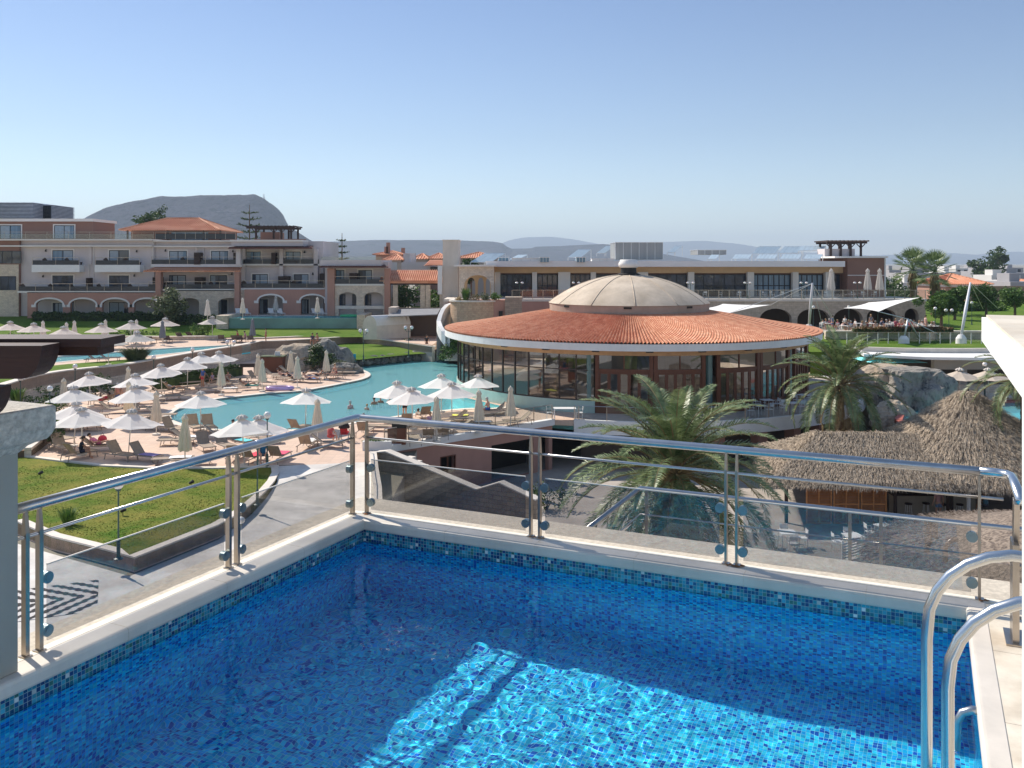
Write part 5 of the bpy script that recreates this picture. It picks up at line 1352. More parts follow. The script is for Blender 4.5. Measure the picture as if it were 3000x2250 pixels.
b = MB(); q = Q(2648,990,86); b.lathe([(.5,q.z-.7),(.47,q.z-.1),(.25,q.z+.2),(.01,q.z+.2)], 16, (q.x,q.y,0)); b.build('footing', m_white2, tp)
b = MB(); b.tube([Q(2574,913,84), a_, Q(2760,985,92)], .045, 6); b.build('cable', m_solarf, tp)

# ================= right-hand gardens, far town =================
b = MB(); b.add([(28,84,2.2),(78,84,2.2),(78,101,2.9),(28,101,2.9),(28,84,-3.3),(78,84,-3.3)], [(0,1,2,3),(4,5,1,0)]); struct(b, 'lawn', m_green)
b = MB(); b.add([(20,100.5,2.88),(140,100.5,2.88),(140,165,3.6),(20,165,3.6)], [(0,1,2,3)]); struct(b, 'lawn', m_green)
b = MB(); b.box(pa.x(1900), pa.x(2740), 97, 110, 2.4, 3.0); struct(b, 'cafe_paving', m_court)
pg_ = PL_(90)
gwall('garden_wall', 'low stone planter wall with red-brown shrubs behind the right glass fence', [(pg_.x(2455), 93.5),(pg_.x(2760),93.5),(pg_.x(3050),93.5)], 2.0, 3.35, .5, m_stone, m_kerb)
gf2 = thing('glass_fence', 'low glass fence crossing the grass strip on the right', 'fence', (pg_.x(2700), 89, 2.3), world=True)
b = MB(); b.box(pg_.x(2470), pg_.x(3050), 89, 89.06, 3.62, 3.67); b.build('top_rail', m_steelp, gf2)
b = MB(); b.box(pg_.x(2470), pg_.x(3050), 89.02, 89.04, 2.55, 3.6); b.build('glass_panel', m_glassfar, gf2)
for i in range(20):
    x = pg_.x(2470+30*i); b = MB(); b.box(x-.04, x+.04, 88.95, 89.0, 2.4, 3.62); b.build('post', m_trim, gf2)
# bar building under the white slab
bb_ = thing('poolside_bar', 'low bar building under a broad curved white flat roof slab', 'building', (30.5, 80, -.5), world=True)
p8 = PL_(80)
b = MB(); b.prism([(p8.x(2505),78),(p8.x(2640),75.5),(p8.x(2780),75),(p8.x(2960),75.4),(p8.x(3100),77),(p8.x(3100),84.9),(p8.x(2560),84.9)], 2.38, 2.60); b.build('roof_slab', m_white2, bb_)
b = MB(); b.wall([(p8.x(2530),80.4),(p8.x(2640),79.2),(p8.x(2780),78.9),(p8.x(2960),79.2),(p8.x(3100),80.2)], 2.61, 3.0, .4); b.build('upstand', m_kerb, bb_, fix=True)
b = MB(); b.prism([(p8.x(2545),81.2),(p8.x(2640),79.9),(p8.x(2960),79.8),(p8.x(3090),80.8),(p8.x(3090),84.8),(p8.x(2570),84.8)], 2.605, 2.9); b.build('planted_top', m_green, bb_)
b = MB(); b.box(p8.x(2700), p8.x(3100), 77.6, 78.2, 1.3, 2.29); b.build('beam', m_wallc, bb_)
b = MB(); b.box(p8.x(2700), p8.x(3100), 83.5, 84, -.5, 2.29); b.build('back_wall', m_in, bb_)
b = MB(); b.box(p8.x(2775), p8.x(2795), 77.7, 78.5, -.5, 1.3); b.build('column', m_wallc, bb_)
b = MB(); b.box(p8.x(2720), p8.x(3100), 76, 76.4, -.5, .2); b.build('low_wall', m_stone, bb_)
b = MB(); b.add([(p8.x(2500),76.5,2.0),(p8.x(2665),76.5,2.0),(p8.x(2665),79,2.0),(p8.x(2500),82,2.0)], [(0,1,2,3)]); b.build('water_surface', m_aqua, bb_)
# lower court pools
lp = [(27,62),(29,66),(31.0,69),(33,68.5),(34.5,67.0),(40,72.5),(50,72.5),(50,60),(36,58.5),(30,59)]
b = MB(); b.prism(lp, -1.3, -1.1); 
lowp = thing('lower_pool', 'deep blue lower pool below the artificial rock waterfall', 'pool', (38,66,-1.3), world=True); b.build('basin_floor', m_aqua2, lowp)
b = MB(); b.poly([(x,y,-.65) for x,y in lp]); b.build('water_surface', m_w2, lowp)
rim(smoothpoly(lp,1)+smoothpoly(lp,1)[:1], .5, -3.3, -.5).build('coping', M('red_coping', (.42,.12,.09), .8, .1), lowp, fix=True)
b = MB(); b.prism([(30,72.9),(50,73.2),(75,73.2),(75,88),(29,88)], -3.2, -.5); struct(b, 'bar_paving', m_kerb)
# distant flat plain buildings: a low white town
m_tw = M('town_white', (.62,.60,.57), .9, .05, .1); m_tg = M('town_grey', (.36,.35,.36), .9, .1, .1)
town = [(2555,2600,789,797,420,0),(2605,2640,791,799,380,1),(2800,2838,786,797,520,0),(2835,2870,784,793,560,1),(2872,2915,783,793,560,1),(2910,2945,785,800,440,0),(2950,2998,784,795,520,1),(2770,2815,796,812,300,0),(2850,2905,795,803,430,1),(2905,2990,806,816,300,0),(2650,2780,800,812,280,1),(2560,2640,815,834,230,0),(2640,2770,828,850,200,0),(2955,3040,822,834,230,0),(2940,3040,800,808,360,1),(2700,2760,787,794,560,0),(2960,3060,826,858,190,1),(1640,1800,776,784,420,1),(900,1000,742,752,175,1)]
kinds = ['white flat-roofed', 'grey flat-roofed']
wh = ['beyond the brown end block','beside the palm trunks, low','on the horizon right of the fan palms','with a stepped roof on the horizon','with a dark upper storey on the horizon','with a white side wall facing left','at the far right of the horizon','just behind the right palm crown','with shaded front in the second row','long, behind the right orange roof','wide, behind both palms','low, left of the two palms','wide, between the palm trunks and the salmon house','small, at the right picture edge','low, above the right orange roof','tiny, between the palm crowns','long, right of the salmon house','hidden behind the reception roof','low, behind the hotel wing']
for i, ((u0,u1,v0,v1,Y,k), w_) in enumerate(zip(town, wh)):
    if i >= 17: continue
    p = PL_(Y); o = thing('town_house', f'{kinds[k]} distant town house {w_}', 'house', (p.x((u0+u1)/2), Y, 2.5), world=True, group='distant flat-roofed town houses')
    x0, x1, zt = p.x(u0), p.x(u1), p.z(v0); b = MB(); b.box(x0, x1, Y, Y+12, 2.4, zt); b.box(x0+(x1-x0)*.2, x0+(x1-x0)*.5, Y+3, Y+8, zt, zt+1.8); b.build('wall', (m_tw, m_tg)[k], o)
    n = max(2, int((x1-x0)/5))
    for j in range(n):
        b = MB(); xx = x0+(x1-x0)*(j+.5)/n; b.box(xx-.9, xx+.9, Y-.06, Y, zt-2.6, zt-.9); b.build('window', m_frame, o)
rh = [('orange hip-roofed salmon house behind the round trees on the right', 2765, 2912, 175, 833, 804, 14, m_wallr), ('small orange-roofed house beside the upper terrace end', 2583, 2612, 190, 838, 821, 8, m_wallr), ('orange-roofed house cut by the right picture edge', 2975, 3090, 200, 831, 820, 12, m_wallc)]
for lab, u0, u1, Y, ve, vr, dp, wm in rh:
    p = PL_(Y); ht = thing('tiled_house', lab, 'house', (p.x((u0+u1)/2), Y, 2.5), world=True); x0, x1 = p.x(u0), p.x(u1)
    b = MB(); b.box(x0+.8, x1-.8, Y+.8, Y+dp-.8, 2.3, p.z(ve)); b.build('wall', wm, ht)
    b = MB(); b.box(x0+.5, x1-.5, Y+.5, Y+dp-.5, p.z(ve)-.5, p.z(ve)-.02); b.build('cornice', m_trim, ht)
    hiproof(ht, 'tiled_roof', m_tile, x0, x1, Y, Y+dp, p.z(ve), p.z(vr), inset=min((x1-x0)/2-.1, dp/2), sp=.42)
p = PL_(170); 
gwall('boundary_wall', 'long brown boundary wall behind the round trees on the far right', [(p.x(2790),165),(p.x(3200),165)], 2.5, PL_(165).z(838), .5, m_wallr, None)
gwall('boundary_wall', 'low pinkish garden wall along the back of the right lawn', [(p.x(2600),140),(p.x(2840),140),(p.x(2950),138)], 2.5, PL_(140).z(918), .5, m_stone, m_kerb)
# haze
b = MB(); b.box(-9000, 11000, -1200, 15600, -4.4, 480); 
m, t, bb2, oo = nt('haze_air'); t.nodes.remove(bb2); pvn = N(t, 'ShaderNodeVolumePrincipled'); pvn.inputs['Density'].default_value = 1.4e-4; pvn.inputs['Color'].default_value = (.70,.84,1,1); pvn.inputs['Anisotropy'].default_value = .1
L(t, pvn.outputs[0], oo.inputs['Volume'])
hz = tag(b.build('haze', m), kind='stuff')
# ================= vegetation =================
def Mleaf(name, c1, c2, rough=.6, trans=.25):
    m, t, b, o = nt(name); tc = N(t, 'ShaderNodeTexCoord')
    n1 = noisen(t, tc.outputs['Object'], 1.6, 4, .7); wn = N(t, 'ShaderNodeTexWhiteNoise', noise_dimensions='3D')
    sn = N(t, 'ShaderNodeVectorMath', operation='SNAP'); sn.inputs[1].default_value = (.3,.3,.3); L(t, tc.outputs['Object'], sn.inputs[0]); L(t, sn.outputs[0], wn.inputs['Vector'])
    f = mth(t, 'MULTIPLY_ADD', wn.outputs['Value'], .5, mth(t, 'MULTIPLY', n1, .5))
    r = ramp(t, f, [(.25, c1), (.75, c2)]); L(t, r.outputs[0], b.inputs['Base Color']); b.inputs['Roughness'].default_value = rough
    b.inputs['Specular IOR Level'].default_value = .35
    if trans:
        tl = N(t, 'ShaderNodeBsdfTranslucent'); L(t, r.outputs[0], tl.inputs[0]); mx = N(t, 'ShaderNodeMixShader'); mx.inputs[0].default_value = trans
        L(t, b.outputs[0], mx.inputs[1]); L(t, tl.outputs[0], mx.inputs[2]); L(t, mx.outputs[0], o.inputs[0])
    return m
m_leafd = Mleaf('dark_foliage', (.025,.055,.018), (.07,.12,.03))
m_leafg = Mleaf('green_foliage', (.04,.10,.02), (.12,.20,.04))
m_leafo = Mleaf('olive_foliage', (.07,.09,.045), (.17,.20,.10))
m_palm = Mleaf('palm_leaf', (.06,.105,.035), (.27,.33,.15), .40, .2)
m_dry = Mleaf('dry_palm_leaf', (.25,.17,.08), (.42,.32,.17), .8, .2)
m_trunk = M('bark', (.16,.11,.075), .95, .3, 3, .6, 14, stretch=(1,1,.3))
m_ptrunk = M('palm_trunk_bark', (.17,.10,.06), .95, .4, 4, .8, 16, stretch=(1,1,2))
def clump(b, c, rx, ry, rz, n, size, rnd, lumps=6, mi=0):
    """leaf faces spread in lumpy clusters through an ellipsoid"""
    L_ = [(Vector((rnd.gauss(0,.45)*rx, rnd.gauss(0,.45)*ry, rnd.gauss(0,.42)*rz)), rnd.uniform(.38,.62)) for _ in range(lumps)]
    for i in range(n):
        o, k = rnd.choice(L_); d = Vector((rnd.gauss(0,1), rnd.gauss(0,1), rnd.gauss(0,1))).normalized()*(rnd.random()**.35)
        p = Vector(c)+o+Vector((d.x*rx*k, d.y*ry*k, d.z*rz*k))
        u = Vector((rnd.gauss(0,1), rnd.gauss(0,1), rnd.gauss(0,.6))).normalized(); w_ = u.cross(Vector((rnd.gauss(0,1), rnd.gauss(0,1), rnd.gauss(0,1)))).normalized()
        s = size*rnd.uniform(.6, 1.3)
        b.add([p-u*s, p+w_*s*.45, p+u*s, p-w_*s*.45], [(0,1,2,3)], mi)
def tree(name, label, cat, base, h, r, rz=None, n=1500, size=.28, mat=m_leafd, seed=0, trunk=.16, lumps=16, group=None):
    rnd = random.Random(seed+5); base = Vector(base); o = thing(name, label, cat, tuple(base), group=group)
    rz = rz or r*.85; zc_ = h-rz*.95
    b = MB(); b.tube([(0,0,-.2),(.05,.02,zc_*.5),(0,.05,zc_),(.05,0,zc_+rz*.4)], [trunk,trunk*.75,trunk*.55,trunk*.2], 8)
    for i in range(6):
        a = i*1.05+rnd.random(); b.tube([(0,.03,zc_*.75),(cos(a)*r*.35,sin(a)*r*.35,zc_),(cos(a)*r*.65,sin(a)*r*.65,zc_+rz*.35)], [trunk*.45,trunk*.28,trunk*.1], 5)
    b.build('trunk', m_trunk, o)
    b = MB(); clump(b, (0,0,zc_+rz*.1), r, r, rz, n, size, rnd, lumps); b.build('crown', mat, o)
    return o
def bush(name, label, cat, base, rx, ry, h, n=500, size=.18, mat=m_leafg, seed=0, group=None, blades=False):
    rnd = random.Random(seed+77); o = thing(name, label, cat, tuple(base), group=group); b = MB()
    if blades:
        for i in range(n):
            a = rnd.uniform(0, 2*pi); q = rnd.random()**.5; p = Vector((cos(a)*rx*q*.4, sin(a)*ry*q*.4, 0)); d = Vector((cos(a)*rx*rnd.uniform(.2,1), sin(a)*ry*rnd.uniform(.2,1), h*rnd.uniform(.6,1)))
            m_ = p+d*.55+Vector((0,0,h*.18)); e = p+d; s = d.cross(Vector((0,0,1))).normalized()*size*.5
            b.add([p-s,p+s,m_+s*.8,m_-s*.8,e], [(0,1,2,3),(3,2,4)])
        b.build('blades', mat, o)
    else:
        for i in range(5): a = i*1.3; b.tube([(0,0,-.05),(cos(a)*rx*.4,sin(a)*ry*.4,h*.6)], [.04,.015], 5)
        b.build('stem', m_trunk, o); b = MB(); clump(b, (0,0,h*.5), rx, ry, h*.55, n, size, rnd, 9); b.build('foliage', mat, o)
    return o
def frond(b, base, az, el, Lf, droop, rnd, nl=38, wl=.42, mi=0, twist=0, lw=.035):
    """one pinnate date-palm leaf: arched midrib with two rows of narrow leaflets held in a V"""
    pts = []; p = Vector(base); e = el; n = 12; st = Lf/n; h = Vector((cos(az), sin(az), 0)); side = Vector((-sin(az), cos(az), 0))
    for i in range(n+1):
        pts.append(p.copy()); d = h*cos(e)+Vector((0,0,sin(e))); p = p+d*st; e -= droop/n*(1+i/n)
    b.tube(pts, [.035*(1-i/(n+1))+.006 for i in range(n+1)], 4, mi=1 if mi == 0 else mi, cap=False)
    for k in range(nl):
        f = .16+.84*k/(nl-1); q = f*n; i = min(int(q), n-1); t_ = q-i; c = pts[i]*(1-t_)+pts[i+1]*t_; d = (pts[i+1]-pts[i]).normalized()
        up = side.cross(d)
        if up.z < 0: up = -up
        ll = wl*(sin(pi*min(1,f*.92+.06))**.55)*rnd.uniform(.85,1.1)
        for s in (-1, 1):
            v = (side*s*.80+d*.62+up*rnd.uniform(.12,.42)).normalized(); tip = c+v*ll+Vector((0,0,-ll*rnd.uniform(.05,.22))); w_ = d*lw*.5
            mid = c+v*ll*.5+up*.01
            b.add([c-w_*.6, c+w_*.6, mid+w_, tip, mid-w_], [(0,1,2,4),(2,3,4)], mi)
def palm(label, base, hz, Lf, nf, seed, trunk_r=.22, elev=(-35,80), wl=.42, nl=36, droop=1.2, dead=5, group=None, lw=.035, crown_r=.25):
    rnd = random.Random(seed); base = Vector(base); o = thing('date_palm', label, 'palm tree', tuple(base), group=group)
    b = MB(); n = 16; pts = []; rr = []
    for i in range(n*2+1):
        f = i/(n*2); pts.append((.15*sin(f*2), 0, f*hz)); rr.append(trunk_r*(1.12-.2*f)*(1.0 if i % 2 else 1.14))
    b.tube(pts, rr, 12); b.build('trunk', m_ptrunk, o)
    b = MB()
    tx = .15*sin(2)
    for i in range(nf):
        f = i/(nf-1); az = i*2.39996+rnd.uniform(-.2,.2); el = radians(elev[0]+(elev[1]-elev[0])*(1-(1-f)**1.25))+rnd.uniform(-.12,.12)
        frond(b, (tx+crown_r*cos(az)*(1-f), crown_r*sin(az)*(1-f), hz+.25*f), az, el, Lf*rnd.uniform(.85,1.08)*(1-.18*f), droop*rnd.uniform(.75,1.2)*(1-.25*f), rnd, nl, wl, lw=lw)
    b.build('crown', [m_palm, m_dry], o)
    if dead:
        b = MB()
        for i in range(dead): frond(b, (tx,0,hz-.2), rnd.uniform(0,2*pi), radians(rnd.uniform(-60,-15)), Lf*.7, .8, rnd, int(nl*.7), wl*.8, lw=lw)
        b.build('dead_fronds', [m_dry, m_dry], o)
        b = MB()
        for i in range(14):
            a = rnd.uniform(0,2*pi); b.tube([(tx,0,hz+.1),(tx+cos(a)*.5,sin(a)*.5,hz+.1),(tx+cos(a)*.75,sin(a)*.75,hz-.5)], [.03,.03,.1], 5)
        b.build('fruit_stalks', m_dry, o)
    return o
def at(u, Y, z): return ((u-CU)/F*Y, Y, z)
palm('large date palm with wide grey-green fronds rising just beyond the railing', at(1968, 34, -3.3), 5.7, 5.3, 84, 4, nl=72, wl=.64, droop=1.15, dead=7, lw=.048, elev=(-44,76))
palm('date palm with drooping crown standing between the terrace and thatched roof', at(2455, 57, -3.3), 6.0, 4.8, 58, 8, nl=56, wl=.62, droop=1.15, dead=6, lw=.06, elev=(-28,88))
palm('small low date palm beneath the large one, seen through the glass', at(2005, 27, -3.3), 2.2, 2.6, 34, 12, nl=36, wl=.38, droop=1.3, dead=4, lw=.032, elev=(-10,80))
palm('partly hidden date palm at the right edge behind the white parapet', at(2995, 50, -3.3), 7.2, 3.9, 40, 21, nl=40, wl=.5, droop=1.5, dead=3, lw=.05, elev=(-35,75))
# fan palms
def fanpalm(label, base, hz, r, seed):
    rnd = random.Random(seed); o = thing('fan_palm', label, 'palm tree', base, group='pair of fan palms')
    b = MB(); b.tube([(0,0,-1),(.1,0,hz*.5),(0,0,hz)], [.62,.48,.42], 10); b.build('trunk', m_ptrunk, o)
    b = MB()
    for i in range(26):
        az = i*2.4; el = radians(-45+130*(i/25.)); d = Vector((cos(az)*cos(el), sin(az)*cos(el), sin(el))); c = Vector((0,0,hz+.2)); q = c+d*r*.55; b.tube([c,q], .04, 4, mi=0, cap=False)
        s = d.cross(Vector((0,0,1))).normalized(); u = s.cross(d)
        for k in range(-5, 6):
            a = k*.20; v = (d*cos(a)+s*sin(a)).normalized(); e = q+v*r*.55+Vector((0,0,-.1*rnd.random())); w_ = v.cross(u).normalized()*.085; m_ = q+v*r*.3
            b.add([q, m_+w_, e, m_-w_], [(0,1,2,3)])
    b.build('crown', m_palm, o)
    b = MB()
    for i in range(60):
        a = rnd.uniform(0,2*pi); z0 = hz-rnd.uniform(0,1.6); p = Vector((cos(a)*.5,sin(a)*.5,z0)); b.add([p+Vector((-sin(a)*.12,cos(a)*.12,0)), p-Vector((-sin(a)*.12,cos(a)*.12,0)), p+Vector((cos(a)*.35,sin(a)*.35,-1.3))], [(0,1,2)])
    b.build('dead_skirt', m_dry, o)
fanpalm('fan palm with brown trunk, left one of the pair on the right', at(2674, 132, 2.8), 6.6, 3.4, 3)
fanpalm('fan palm with brown trunk, right one of the pair on the right', at(2738, 128, 2.8), 6.3, 3.2, 9)
# round trees on the right lawn
for i, (u, vb, vt, Y, rr, lab) in enumerate([(2757,965,868,100,1.32,'round clipped tree nearest the leaning mast on its left, lowest crown'),(2797,940,848,118,1.5,'round clipped tree behind and right of the lowest one'),(2889,925,838,126,1.8,'round clipped tree right of the tall leaning mast'),(2973,935,845,118,1.5,'round clipped tree at the right edge of the lawn')]):
    z0 = 2.9; top = H-(vt-HV)/F*Y
    tree('round_tree', lab, 'tree', at(u, Y, z0), top-z0, rr, rr*.95, 2600, .20, m_leafg, seed=i, lumps=26, trunk=.2)
tree('olive_tree', 'round grey-green olive tree before the hotel arcade', 'tree', at(496, 114, 2.2), H-(852-HV)/F*114-2.2, 1.75, 2.0, 2600, .22, m_leafo, seed=11, lumps=22, trunk=.2)
# conifers with tiered branches
def tiered(label, base, h, r, seed, tiers=9):
    rnd = random.Random(seed); o = thing('norfolk_pine', label, 'tree', base); b = MB(); b.tube([(0,0,0),(0,0,h)], [.28,.05], 8); b.build('trunk', m_trunk, o); b = MB()
    for t_ in range(tiers):
        z = h*(.28+.7*t_/tiers); rr = r*(1-.72*(t_/tiers)**1.2)
        for k in range(7):
            a = k*.9+t_*1.1+rnd.uniform(-.25,.25); l = rr*rnd.uniform(.55,1.1)
            for q in range(16):
                f = rnd.uniform(.3,1); p = Vector((cos(a)*l*f, sin(a)*l*f, z+.35*f*f*l*.5+rnd.uniform(-.08,.12))); u = Vector((rnd.gauss(0,1),rnd.gauss(0,1),.5)).normalized()*rnd.uniform(.15,.34); w_ = u.cross(Vector((0,0,1))).normalized()*.09
                b.add([p-u,p+w_,p+u,p-w_],[(0,1,2,3)])
            b.tube([(0,0,z),(cos(a)*l,sin(a)*l,z+.25*l*.5)], [.05,.02], 4)
    b.build('crown', m_leafd, o)
tiered('tall tiered conifer rising behind the roof pergola of the hotel', at(731, 150, 3.3), H-(600-HV)/F*150-3.3, 4.6, 3, 11)
tiered('sparse tiered conifer right of the hotel roof, against the hill', at(1002, 160, 3.3), H-(683-HV)/F*160-3.3, 2.6, 5, 8)
tree('garden_tree', 'small dark tree peeking over the left side of the pavilion roof', 'tree', at(437, 165, 3), H-(632-HV)/F*165-3, 2.2, 1.6, 900, .3, m_leafd, seed=40)
tree('garden_tree', 'taller feathery tree peeking over the pavilion ridge', 'tree', at(473, 170, 3), H-(617-HV)/F*170-3, 1.5, 2.4, 800, .26, m_leafd, seed=41)
for i, (u, Y, h_, r, lab, mt) in enumerate([(1195,124,5.2,2.6,'broad tree seen beneath the tiled walkway canopy',m_leafg),(1150,126,4.6,2.2,'leafy tree at the left end under the walkway canopy',m_leafd),(1283,122,3.8,1.6,'small bushy tree beside the tower under the canopy',m_leafg),(1380,121,8.0,1.5,'tree visible through the portico arch',m_leafd),(2630,150,4.2,2.4,'dark shrubby tree left of the fan palms',m_leafd),(2600,160,5.5,2.2,'dark tree behind the terrace end',m_leafd),(2655,145,3.4,1.8,'low dark tree between terrace end and palm',m_leafo),(2748,150,3.6,1.5,'low dark tree behind the right fan palm',m_leafd),(2925,400,14,4.5,'dark conical tree on the horizon right of the orange roof',m_leafd),(2880,330,9,5,'dark tree clump among the distant town houses',m_leafd),(2690,420,10,7,'hazy tree clump on the horizon left of palms',m_leafo)]):
    tree('garden_tree', lab, 'tree', at(u, Y, 2.6), h_, r, r*.9, 900, .28 if Y < 200 else .8, mt, seed=50+i)
# hedges and shrubs
def hedge(label, p0, p1, w_, z0, h_, n, mat, seed, size=.2):
    rnd = random.Random(seed); p0 = Vector(p0); p1 = Vector(p1); o = thing('hedge', label, 'hedge', (*((p0+p1)/2)[:2], z0), world=True); b = MB()
    for i in range(n):
        f = rnd.random(); q = rnd.uniform(-1,1); c = p0+(p1-p0)*f; k = (1+.08*sin(f*40+seed)); p = Vector((c.x+rnd.uniform(-.1,.1), c.y+q*w_/2, z0+rnd.random()**.6*h_*k*(1-.3*q*q)))
        u = Vector((rnd.gauss(0,1),rnd.gauss(0,1),rnd.gauss(0,1))).normalized()*size*rnd.uniform(.6,1.3); w2 = u.cross(Vector((rnd.gauss(0,1),rnd.gauss(0,1),rnd.gauss(0,1)))).normalized()*size*.5
        b.add([p-u,p+w2,p+u,p-w2],[(0,1,2,3)])
    b.build('foliage', mat, o)
    b = MB(); b.bar((p0.x,p0.y,z0+h_*.35),(p1.x,p1.y,z0+h_*.35),w_*.7,h_*.7); b.build('inner_branches', m_leafd, o)
hedge('long dark hedge in shade along the foot of the hotel arcade', at(100,118,0), at(478,118,0), 1.2, 2.6, 1.5, 5200, m_leafd, 1, .2)
hedge('dark hedge section left of the raised pool pier', at(500,116,0), at(634,114,0), 1.6, 2.0, 1.9, 3200, m_leafd, 2, .2)
hedge('low dark hedge at the foot of the curved retaining wall', at(455,74,0), at(700,84,0), 1.0, 0, 1.1, 2600, m_leafd, 3, .14)
hedge('low red-brown shrub row in the stone planter behind the right fence', at(2500,93.3,0), at(2790,93.3,0), .8, 3.3, .6, 1600, Mleaf('red_brown_shrub', (.16,.07,.05), (.22,.16,.06)), 4, .16)
hedge('green shrub row before the boundary wall on the far right', at(2800,136,0), at(2935,137,0), 2.0, 2.8, 1.6, 1600, m_leafg, 5, .3)
bl = [
 ('shrub','dark green bush in the raised soil bed beside the left column', at(128,51,.3), 1.1,.9,1.2,900,.11,m_leafd,False),
 ('shrub','green bush at the far end of the raised soil bed', at(150,56,.3), 1.3,1.0,1.4,900,.11,m_leafg,False),
 ('shrub','bushy plant between the wall lamp and soil bed', at(110,58,.3), 1.2,1.0,1.1,700,.11,m_leafd,False),
 ('shrub','dark shrub below the curved wall left of the first folded parasol', at(160,66,0), 1.6,.9,1.1,800,.12,m_leafd,False),
 ('shrub','dark shrub below the curved wall between the left open parasols', at(290,70,0), 1.9,.9,1.2,900,.12,m_leafd,False),
 ('shrub','spreading golden-green grass clump beside the upper pool', at(398,81,ZU), 1.7,1.2,1.3,900,.05,m_leafo,True),
 ('shrub','spiky green yucca on the wall end above the left column', at(50,62,.9), .8,.8,1.1,90,.09,m_leafg,True),
 ('shrub','dark leafy bush between rocks beside closed parasols', at(938,88,.2), 1.3,1.0,2.3,1500,.14,m_leafd,False),
 ('shrub','pale green flowering bush beside the raised pool pier', at(592,106,ZU), 1.6,1.2,2.0,900,.16,m_leafg,False),
 ('shrub','green bush with yellow tips below the wall near the rotunda', at(1325,95.5,.9), 1.5,1.0,1.5,900,.14,m_leafg,False),
 ('shrub','yellow-green flowering shrubs at the foot of the grey wall by the tower', at(1215,103,1), 1.6,.8,.9,500,.14,m_leafo,False),
 ('shrub','long low green shrub left of the rotunda glass', at(1320,93,.7), 1.6,.9,1.2,900,.12,m_leafg,False),
 ('shrub','tuft of tall grass on the front lawn', at(200,36,-.02), .45,.45,.75,160,.03,m_leafg,True),
 ('shrub','dark green clipped bushes on the rear edge of the upper lawn', at(390,108,ZU), 2.2,.8,.8,500,.16,m_leafg,False),
 ('shrub','spiky green rushes in the bastion planter', at(1365,96.4,ztop), .7,.6,1.7,160,.05,m_leafg,True),
 ('shrub','rusty brown heather mound in the bastion planter', at(1392,96.2,ztop), .55,.5,.7,260,.09,m_dry,False),
 ('shrub','round green shrub in the bastion planter', at(1420,96.3,ztop), .8,.6,.9,500,.09,m_leafo,False),
 ('shrub','dark green shrub at the right end of the bastion planter', at(1450,96.6,ztop), .8,.6,1.0,500,.09,m_leafg,False),
 ('shrub','orange-tipped shrub left of the rushes in the planter', at(1345,96.6,ztop), .5,.5,.6,240,.08,m_dry,False),
 ('shrub','low bush beside the rocks at the pool island tip', at(990,86,.5), .8,.6,.7,400,.1,m_leafo,False),
 ('shrub','dark bush at the waterfall rock foot', at(2600,66,-1.2), 1.0,.8,1.4,500,.12,m_leafd,False),
 ('shrub','green planter shrub beside the deck corner steps', at(1098,50.5,.3), .5,.3,.35,160,.06,m_leafg,False),
 ('shrub','rust-coloured shrub at the far right pool edge', at(2975,72.4,-.5), 1.2,.8,1.0,500,.1,m_dry,False),
 ('shrub','green shrub left end of the upper lawn near the beams', at(30,100,ZU), 2.2,1.0,1.0,500,.16,m_leafg,False),
 ('shrub','green shrub beside red flowers by the court pillar', at(1600,50,-3.3), 1.1,.9,1.3,600,.1,m_leafd,False),
]
for i, (nm, lab, p, rx, ry, h_, n, s, mt, bl_) in enumerate(bl): bush(nm, lab, 'shrub', p, rx, ry, h_, n, s, mt, seed=i, blades=bl_)

# ================= rocks =================
def Mrock(name, a, c, d):
    m, t, b, o = nt(name); tc = N(t, 'ShaderNodeTexCoord'); v = tc.outputs['Object']
    n1 = noisen(t, v, .8, 8, .7); n2 = noisen(t, mapn(t, v, (1,1,.35)), 1.7, 8, .75)
    r = ramp(t, n1, [(.3,a),(.6,c)]); k = ramp(t, n2, [(.50,(0,0,0)),(.62,(1,1,1))])
    L(t, mixc(t, k.outputs[0], r.outputs[0], d), b.inputs['Base Color']); b.inputs['Roughness'].default_value = .95; b.inputs['Specular IOR Level'].default_value = .15
    bumpn(t, b, noisen(t, v, 3, 8, .7), 1, .15); return m
m_rock = Mrock('grey_artificial_rock', (.23,.215,.19), (.34,.31,.27), (.09,.09,.09))
m_rockt = Mrock('tan_artificial_rock', (.44,.34,.24), (.52,.43,.33), (.28,.24,.2))
m_rockd = Mrock('dark_boulder', (.13,.12,.12), (.26,.24,.22), (.07,.07,.07))
def rock(name, label, c, rx, ry, rz, seed, mat, sub=4, amp=.35, flat=None, group=None, fr=1.1):
    bm = bmesh.new(); bmesh.ops.create_icosphere(bm, subdivisions=sub, radius=1)
    for v in bm.verts:
        d = v.co.normalized(); n_ = noise.fractal(d*fr+Vector((seed*3.1,seed*1.7,0)), 1.0, 2.1, 5); r = 1+amp*n_+.05*noise.cell(d*3+Vector((seed,0,0)))
        p = d*r; p = Vector((p.x*rx, p.y*ry, p.z*rz))
        if flat and p.z > flat: p.z = flat+(p.z-flat)*.12
        v.co = p
    me = bpy.data.meshes.new(name); bm.to_mesh(me); bm.free(); me.materials.append(mat); autouv(me)
    o = bpy.data.objects.new(name, me); COL.objects.link(o); o.location = c; return tag(o, label, 'rock', group)
rock('artificial_rock', 'tan artificial rock mound with smooth slide face behind closed parasols', at(868,89,.5), 2.7,1.9,1.9,3,m_rockt)
rock('artificial_rock', 'grey artificial rock mound right of the tan one', at(958,90,.5), 2.4,1.8,2.1,7,m_rock)
rock('artificial_rock', 'low rock pile with pale top at the pool island tip', at(1012,86,.2), 1.6,1.1,.8,9,m_rock)
rock('artificial_rock', 'small tan rock left of the tan mound near the hut', at(832,88,.3), 1.2,1.0,1.2,12,m_rockt, sub=3)
rr_ = random.Random(3)
